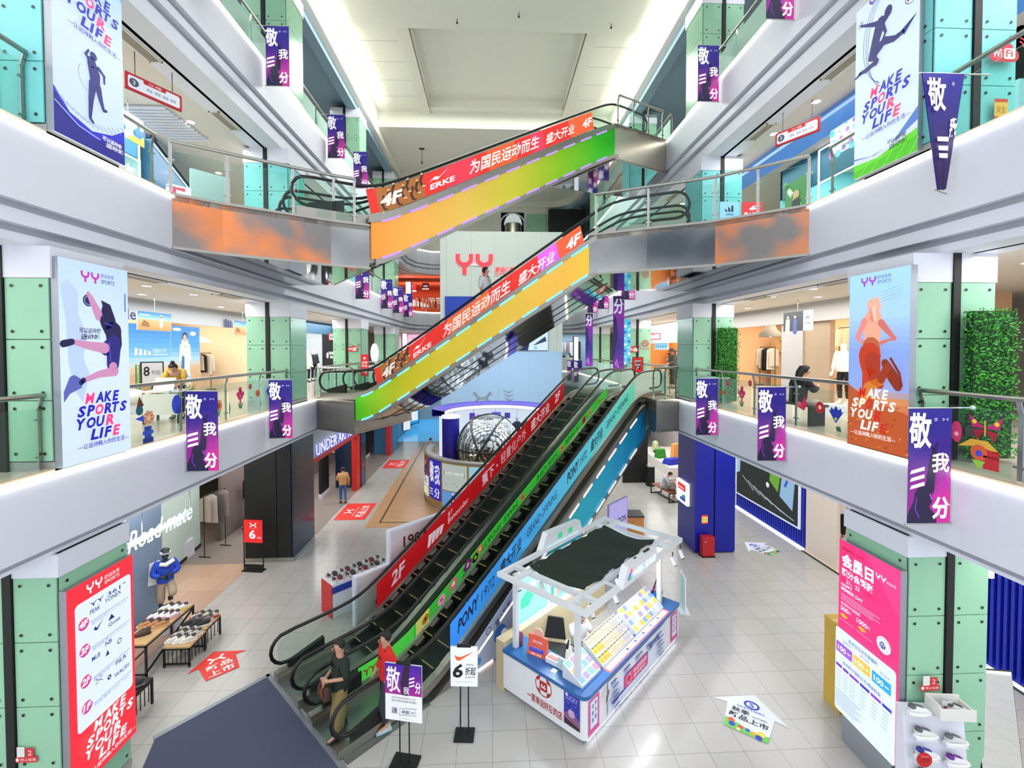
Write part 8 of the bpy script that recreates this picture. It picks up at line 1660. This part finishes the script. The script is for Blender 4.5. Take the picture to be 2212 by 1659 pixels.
# ---- third level right
shoproom(1, 3, 8.0, 14.6, 'cyan_shop', '#8fd4da', x0=9.6, x1=12.5, lamp=170, lc=(.8, .96, 1), header='#1f6f86', hz=.95)
for zz in (11.55, 12.5): b = MB(); b.tube([(9.57, 8.0, zz), (9.57, 12.9, zz)], .025, 8); tag(b.build('neon_tube', glow), '%s white neon tube along the teal header, right third level' % ('lower' if zz < 12 else 'upper'), 'neon tube')
b = MB(); b.tube([(9.57, 12.9, 11.0), (9.57, 12.9, 12.5)], .025, 8); tag(b.build('neon_tube', glow), 'upright white neon tube at the end of the teal header, right third level', 'neon tube')
wallart(1, 9.5, 14.3, 10.75, 'lit_poster', 'green lit jungle poster with a person in black, right third level', lambda A, w, h: (A.rect(0, 0, w, h, '#3a8a3a'), [A.disc(w * ((i * 41) % 100) / 100, h * ((i * 59) % 100) / 100, .1, ['#a8d86a', '#e8f4d8', '#5ab83a', '#2a6a2a'][i % 4], 7) for i in range(30)], A.limb([(w * .55, 0), (w * .55, h * .4)], [.5, .4], '#1a201a'), A.disc(w * .55, h * .62, .14, '#d8b08a')), .85, w=1.0, h=1.25)
b = MB(); b.box(8.2, 8.9, 7.0, 18.5, 12.36, 12.5); struct(b.build('trim_8', mat('blue_ceiling_strip', '#5a9af0', .4, emis=.5)))
for lb, x, w, a in (('pale blue board with black three-bar logo on the right third level', 6.42, .55, lambda A, w, h: (A.rect(0, 0, w, h, '#8fc4f4'), [A.poly([(.16 + .08 * i, .5), (.23 + .08 * i, .5), (.19 + .08 * i + .02 * i, .56 + .05 * i), (.13 + .08 * i + .02 * i, .59 + .05 * i)], '#1a2a3a') for i in range(3)], A.text('adidas', .17, .4, .4, .47, '#1a2a3a', .01), A.text('SALE', .2, .22, .38, .28, '#1a2a3a'))),
                    ('red board with white lettering on the right third level', 7.05, .6, lambda A, w, h: (A.rect(0, 0, w, h, '#e02430'), A.poly([(.2, .58), (.34, .68), (.46, .66), (.4, .58), (.3, .55)], '#fbeeee'), A.text('盛大开业', .06, .34, .54, .5, '#fbeeee', .02)))):
    t = thing('sign_board', lb, 'sign board', (x, 12.5, Z3 + .5)); b = MB(); b.box(0, w, 0, .03, 0, .78); b.build('board', ink('#c8ccd0'), t); A = Art(.45); a(A, w, .78); A.build('print', t); b = MB(); b.box(w / 2 - .02, w / 2 + .02, .01, .03, -.5, .0); b.box(w / 2 - .15, w / 2 + .15, -.1, .12, -.5, -.48); b.build('stand', blackm, t)
t = thing('sign_board', 'white notice board behind the right third-level balustrade', 'sign board', (9.0, 9.6, Z3), R(-80)); b = MB(); b.box(-.4, .4, 0, .04, .7, 1.7); b.build('board', ink('#dfeaec'), t); A = Art(.1); A.text('SPREAD', -.2, 1.25, .2, 1.35, '#2a3a40'); A.rect(-.15, 1.1, .15, 1.13, '#5a6a70'); A.rect(-.15, 1.02, .1, 1.05, '#5a6a70'); A.build('print', t); b = MB(); b.box(-.03, .03, .0, .04, 0, .7); b.box(-.3, .3, -.2, .2, 0, .03); b.build('stand', steel, t)
# mirrored lettering printed on the aqua glass of the nearest right pillar, third level
dirsign(8.0, 16.5, 17.0, R(-15), 'hanging direction sign under the right fourth level ceiling')
# ================================================================ THE WHITE TOWER AND BEYOND
t = thing('tower_sign', 'red glowing double forked-letter logo on the white tower', 'sign', (-2.25, 28.93, 11.5)); A = Art(1.15, gap=.01); yy(A, 0, 0, 2.35, 1.3, '#f03848'); A.text('舒适体育', 2.5, .15, 3.7, .5, '#f03848', .02); A.rect(2.45, .02, 3.7, .07, '#f03848'); A.build('lettering', t); b = MB(); b.box(.2, 2.1, .01, .06, .55, .7); b.build('mounting_rail', white, t)
t = thing('tower_screen', 'wide blue and white lit screen on the tower behind the lower escalator', 'screen', (-2.96, 28.9, 6.66)); b = MB(); b.box(0, 6.6, 0, .09, 0, 3.46); b.build('frame', ink('#8fa2b4'), t); A = Art(.8); A.rect(.02, .02, 6.58, 3.44, '#cfe8f2'); A.poly([(.02, .02), (1.4, .02), (2.0, 3.44), (.02, 3.44)], '#1f3fa8'); A.poly([(1.4, .02), (1.9, .02), (2.4, 3.44), (2.0, 3.44)], '#8ad0e8')
for i in range(26): A.disc(2.4 + 4 * ((i * 37) % 100) / 100, 3.3 * ((i * 61) % 100) / 100, .06 + .05 * (i % 4), ['#4aa8c8', '#e8f6fa', '#8ac8dc'][i % 3], 8)
A.poly([(4.6, .02), (5.3, .02), (5.6, 1.4), (5.0, 1.9)], '#1c2a5a'); A.disc(5.9, 2.4, .4, '#d8eef8'); A.text('UP', 5.5, 2.7, 6.3, 3.1, '#1c3a8a', .02); A.poly([(5.6, .3), (6.4, .9), (6.5, .6)], '#2a3a6a'); A.build('display', t)
t = thing('logo_wall', 'pale blue lower tower wall with two grey sports logos', 'wall panel', (-3.2, 28.9, 2.4)); b = MB(); b.box(0, 7.7, 0, .09, 0, 4.2); b.build('board', mat('pale_blue_tower_board', '#a8cdf0', .4, noise=.02), t)
A = Art(.0, gap=.003)
g2 = '#8a9cac'; ualogo(A, 2.6, 1.2, .62, g2); A.text('UNDER ARMOUR', 1.95, .5, 3.3, .62, '#7a8ca0'); A.rect(3.6, .55, 3.62, 1.8, '#8fb0cc')
for i in range(4): A.line([(3.9 + .06 * i, 1.75 - .25 * i), (4.3 + .03 * i, 1.55 - .25 * i), (4.6, 1.75 - .28 * i)], [.03, .1, .03], g2)
A.ring(4.35, .85, .2, .05, g2, 14); A.text('CURRY', 3.95, .46, 4.75, .58, '#7a8ca0', .01); A.build('print', t)
b = MB()
for x in (1.6, 3.7, 5.6): b.box(x, x + .015, -.004, 0, 0, 4.2)
b.build('seam', groove, t)
area('tower_lamp', (.5, 27, 8.3), 6, .6, 160, (.9, .96, 1), (R(-35), 0, 0))
# wall and lift dome behind the tower top
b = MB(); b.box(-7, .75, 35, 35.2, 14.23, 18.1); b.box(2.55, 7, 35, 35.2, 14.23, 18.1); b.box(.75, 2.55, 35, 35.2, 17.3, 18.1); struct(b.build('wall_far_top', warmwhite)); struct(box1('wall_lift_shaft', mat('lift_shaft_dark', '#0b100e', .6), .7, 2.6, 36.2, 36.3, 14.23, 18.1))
t = thing('arch_trim', 'pale arch around the dark lift opening', 'arch', (1.65, 34.95, 14.23)); b = MB(); b.tube([(-.92, 0, 0), (-.92, 0, 2.2)] + [(-.92 * cos(q * pi / 12), 0, 2.2 + .75 * sin(q * pi / 12)) for q in range(13)] + [(.92, 0, 0)], .06, 8); b.build('arch', white, t)
t = thing('glass_lift', 'round glass lift cabin with white dome in the dark arch', 'lift', (1.65, 34.2, 14.3)); b = MB(); b.lathe([(.66, 1.9), (.62, 2.15), (.48, 2.4), (.26, 2.55), (0, 2.6)], 28); b.lathe([(.68, 1.84), (.68, 1.92), (.6, 1.92)], 28); b.build('dome', mat('dome_white', '#eaf6f6', .3, emis=.5), t); b = MB(); b.lathe([(.62, 1.0), (.62, 1.86)], 28); b.build('steel_band', mat('fluted_steel', '#a8a498', .25, 1, noise=.2, scale=20), t); b = MB(); b.lathe([(.62, 0), (.62, 1.0)], 28); b.build('glass_wall', glass, t)
for q in range(6): a = q * pi / 3; b = MB(); b.box(.62 * cos(a) - .02, .62 * cos(a) + .02, .62 * sin(a) - .02, .62 * sin(a) + .02, 0, 1.0); b.build('mullion', steel, t)
t = thing('glass_panel_wall', 'mint glass clad wall right of the glass lift', 'wall panel', (2.75, 34.9, 14.3)); b = MB(); clad(b, 0, 1.5, 0, 2.85, lambda u, z, d: (u, -d, z)); b.build('glass_panel', [mint, dsteel], t); b = MB(); b.box(0, 1.5, 0, .08, 0, 2.85); b.build('frame', core, t)
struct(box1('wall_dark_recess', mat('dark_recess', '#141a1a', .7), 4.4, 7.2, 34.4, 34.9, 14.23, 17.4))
# small sensors hanging from the atrium ceiling
for i, (x, y, z) in enumerate(((-3.9, 26, 18.1), (.3, 26, 18.1), (-1.2, 16.6, 18.62), (1.0, 16.2, 18.62), (4.4, 16.6, 18.62))):
    t = thing('ceiling_sensor', ['hanging camera left on the far cream ceiling', 'hanging camera right on the far cream ceiling', 'tiny ceiling hook left of the tray', 'tiny wire end at the top centre of the ceiling', 'tiny ceiling hook right of the tray'][i], 'sensor', (x, y, z)); L = .75 if i < 2 else .12
    b = MB(); b.tube([(0, 0, 0), (0, 0, -L)], .012, 6); b.build('rod', dsteel, t); b = MB(); b.box(-.14, .14, -.06, .06, -.06, -.005) if i < 2 else b.ball((0, 0, -L - .03), .04, 0, 8, 6); b.build('housing', dsteel, t)
    if i < 2: b = MB(); b.tube([(0, 0, -L), (0, -.05, -L - .12)], .04, 8); b.build('camera_head', blackm, t)
# corridor beyond, ground floor
t = thing('shop_poster', 'black-framed blue and white lit poster deep in the left corridor', 'poster', (-6.95, 38, .4), R(60)); b = MB(); b.box(0, 1.4, 0, .08, 0, 2.4); b.build('frame', blackm, t); A = Art(.8); A.rect(.06, .06, 1.34, 2.34, '#2a9ae0'); A.rect(.2, .3, 1.2, 2.1, '#e8f4fa'); A.text('NEW', .3, 1.2, 1.1, 1.7, '#2a5ac0', .02); A.build('print', t)
t = thing('shop_poster', 'white lit poster with dark lettering in the left corridor', 'poster', (-6.98, 35.8, .3), R(60)); b = MB(); b.box(0, .9, 0, .08, 0, 2.6); b.build('frame', ink('#9a9ea4'), t); A = Art(.8); A.rect(.04, .04, .86, 2.56, '#eef2f4'); A.text('S', .25, 1.2, .65, 2.0, '#2a2e34', .02); A.build('print', t)
struct(box1('wall_corridor_left', mat('corridor_wall', '#8fb4c8', .5), -7.15, -7.05, 33, 47, 0, 3.96)); struct(box1('wall_corridor_end', mat('corridor_end', '#6a7a80', .6), -7.1, -3.2, 46.9, 47, 0, 3.96))
t = thing('display_case', 'dark green display case at the end of the left corridor', 'display case', (-5.2, 45, 0)); b = MB(); b.box(-1, 1, -.4, .4, 0, 1.1); b.build('base', ink('#1c3a3a'), t); b = MB(); b.box(-1, 1, -.4, .4, 1.1, 1.7); b.build('glass_top', glass, t)
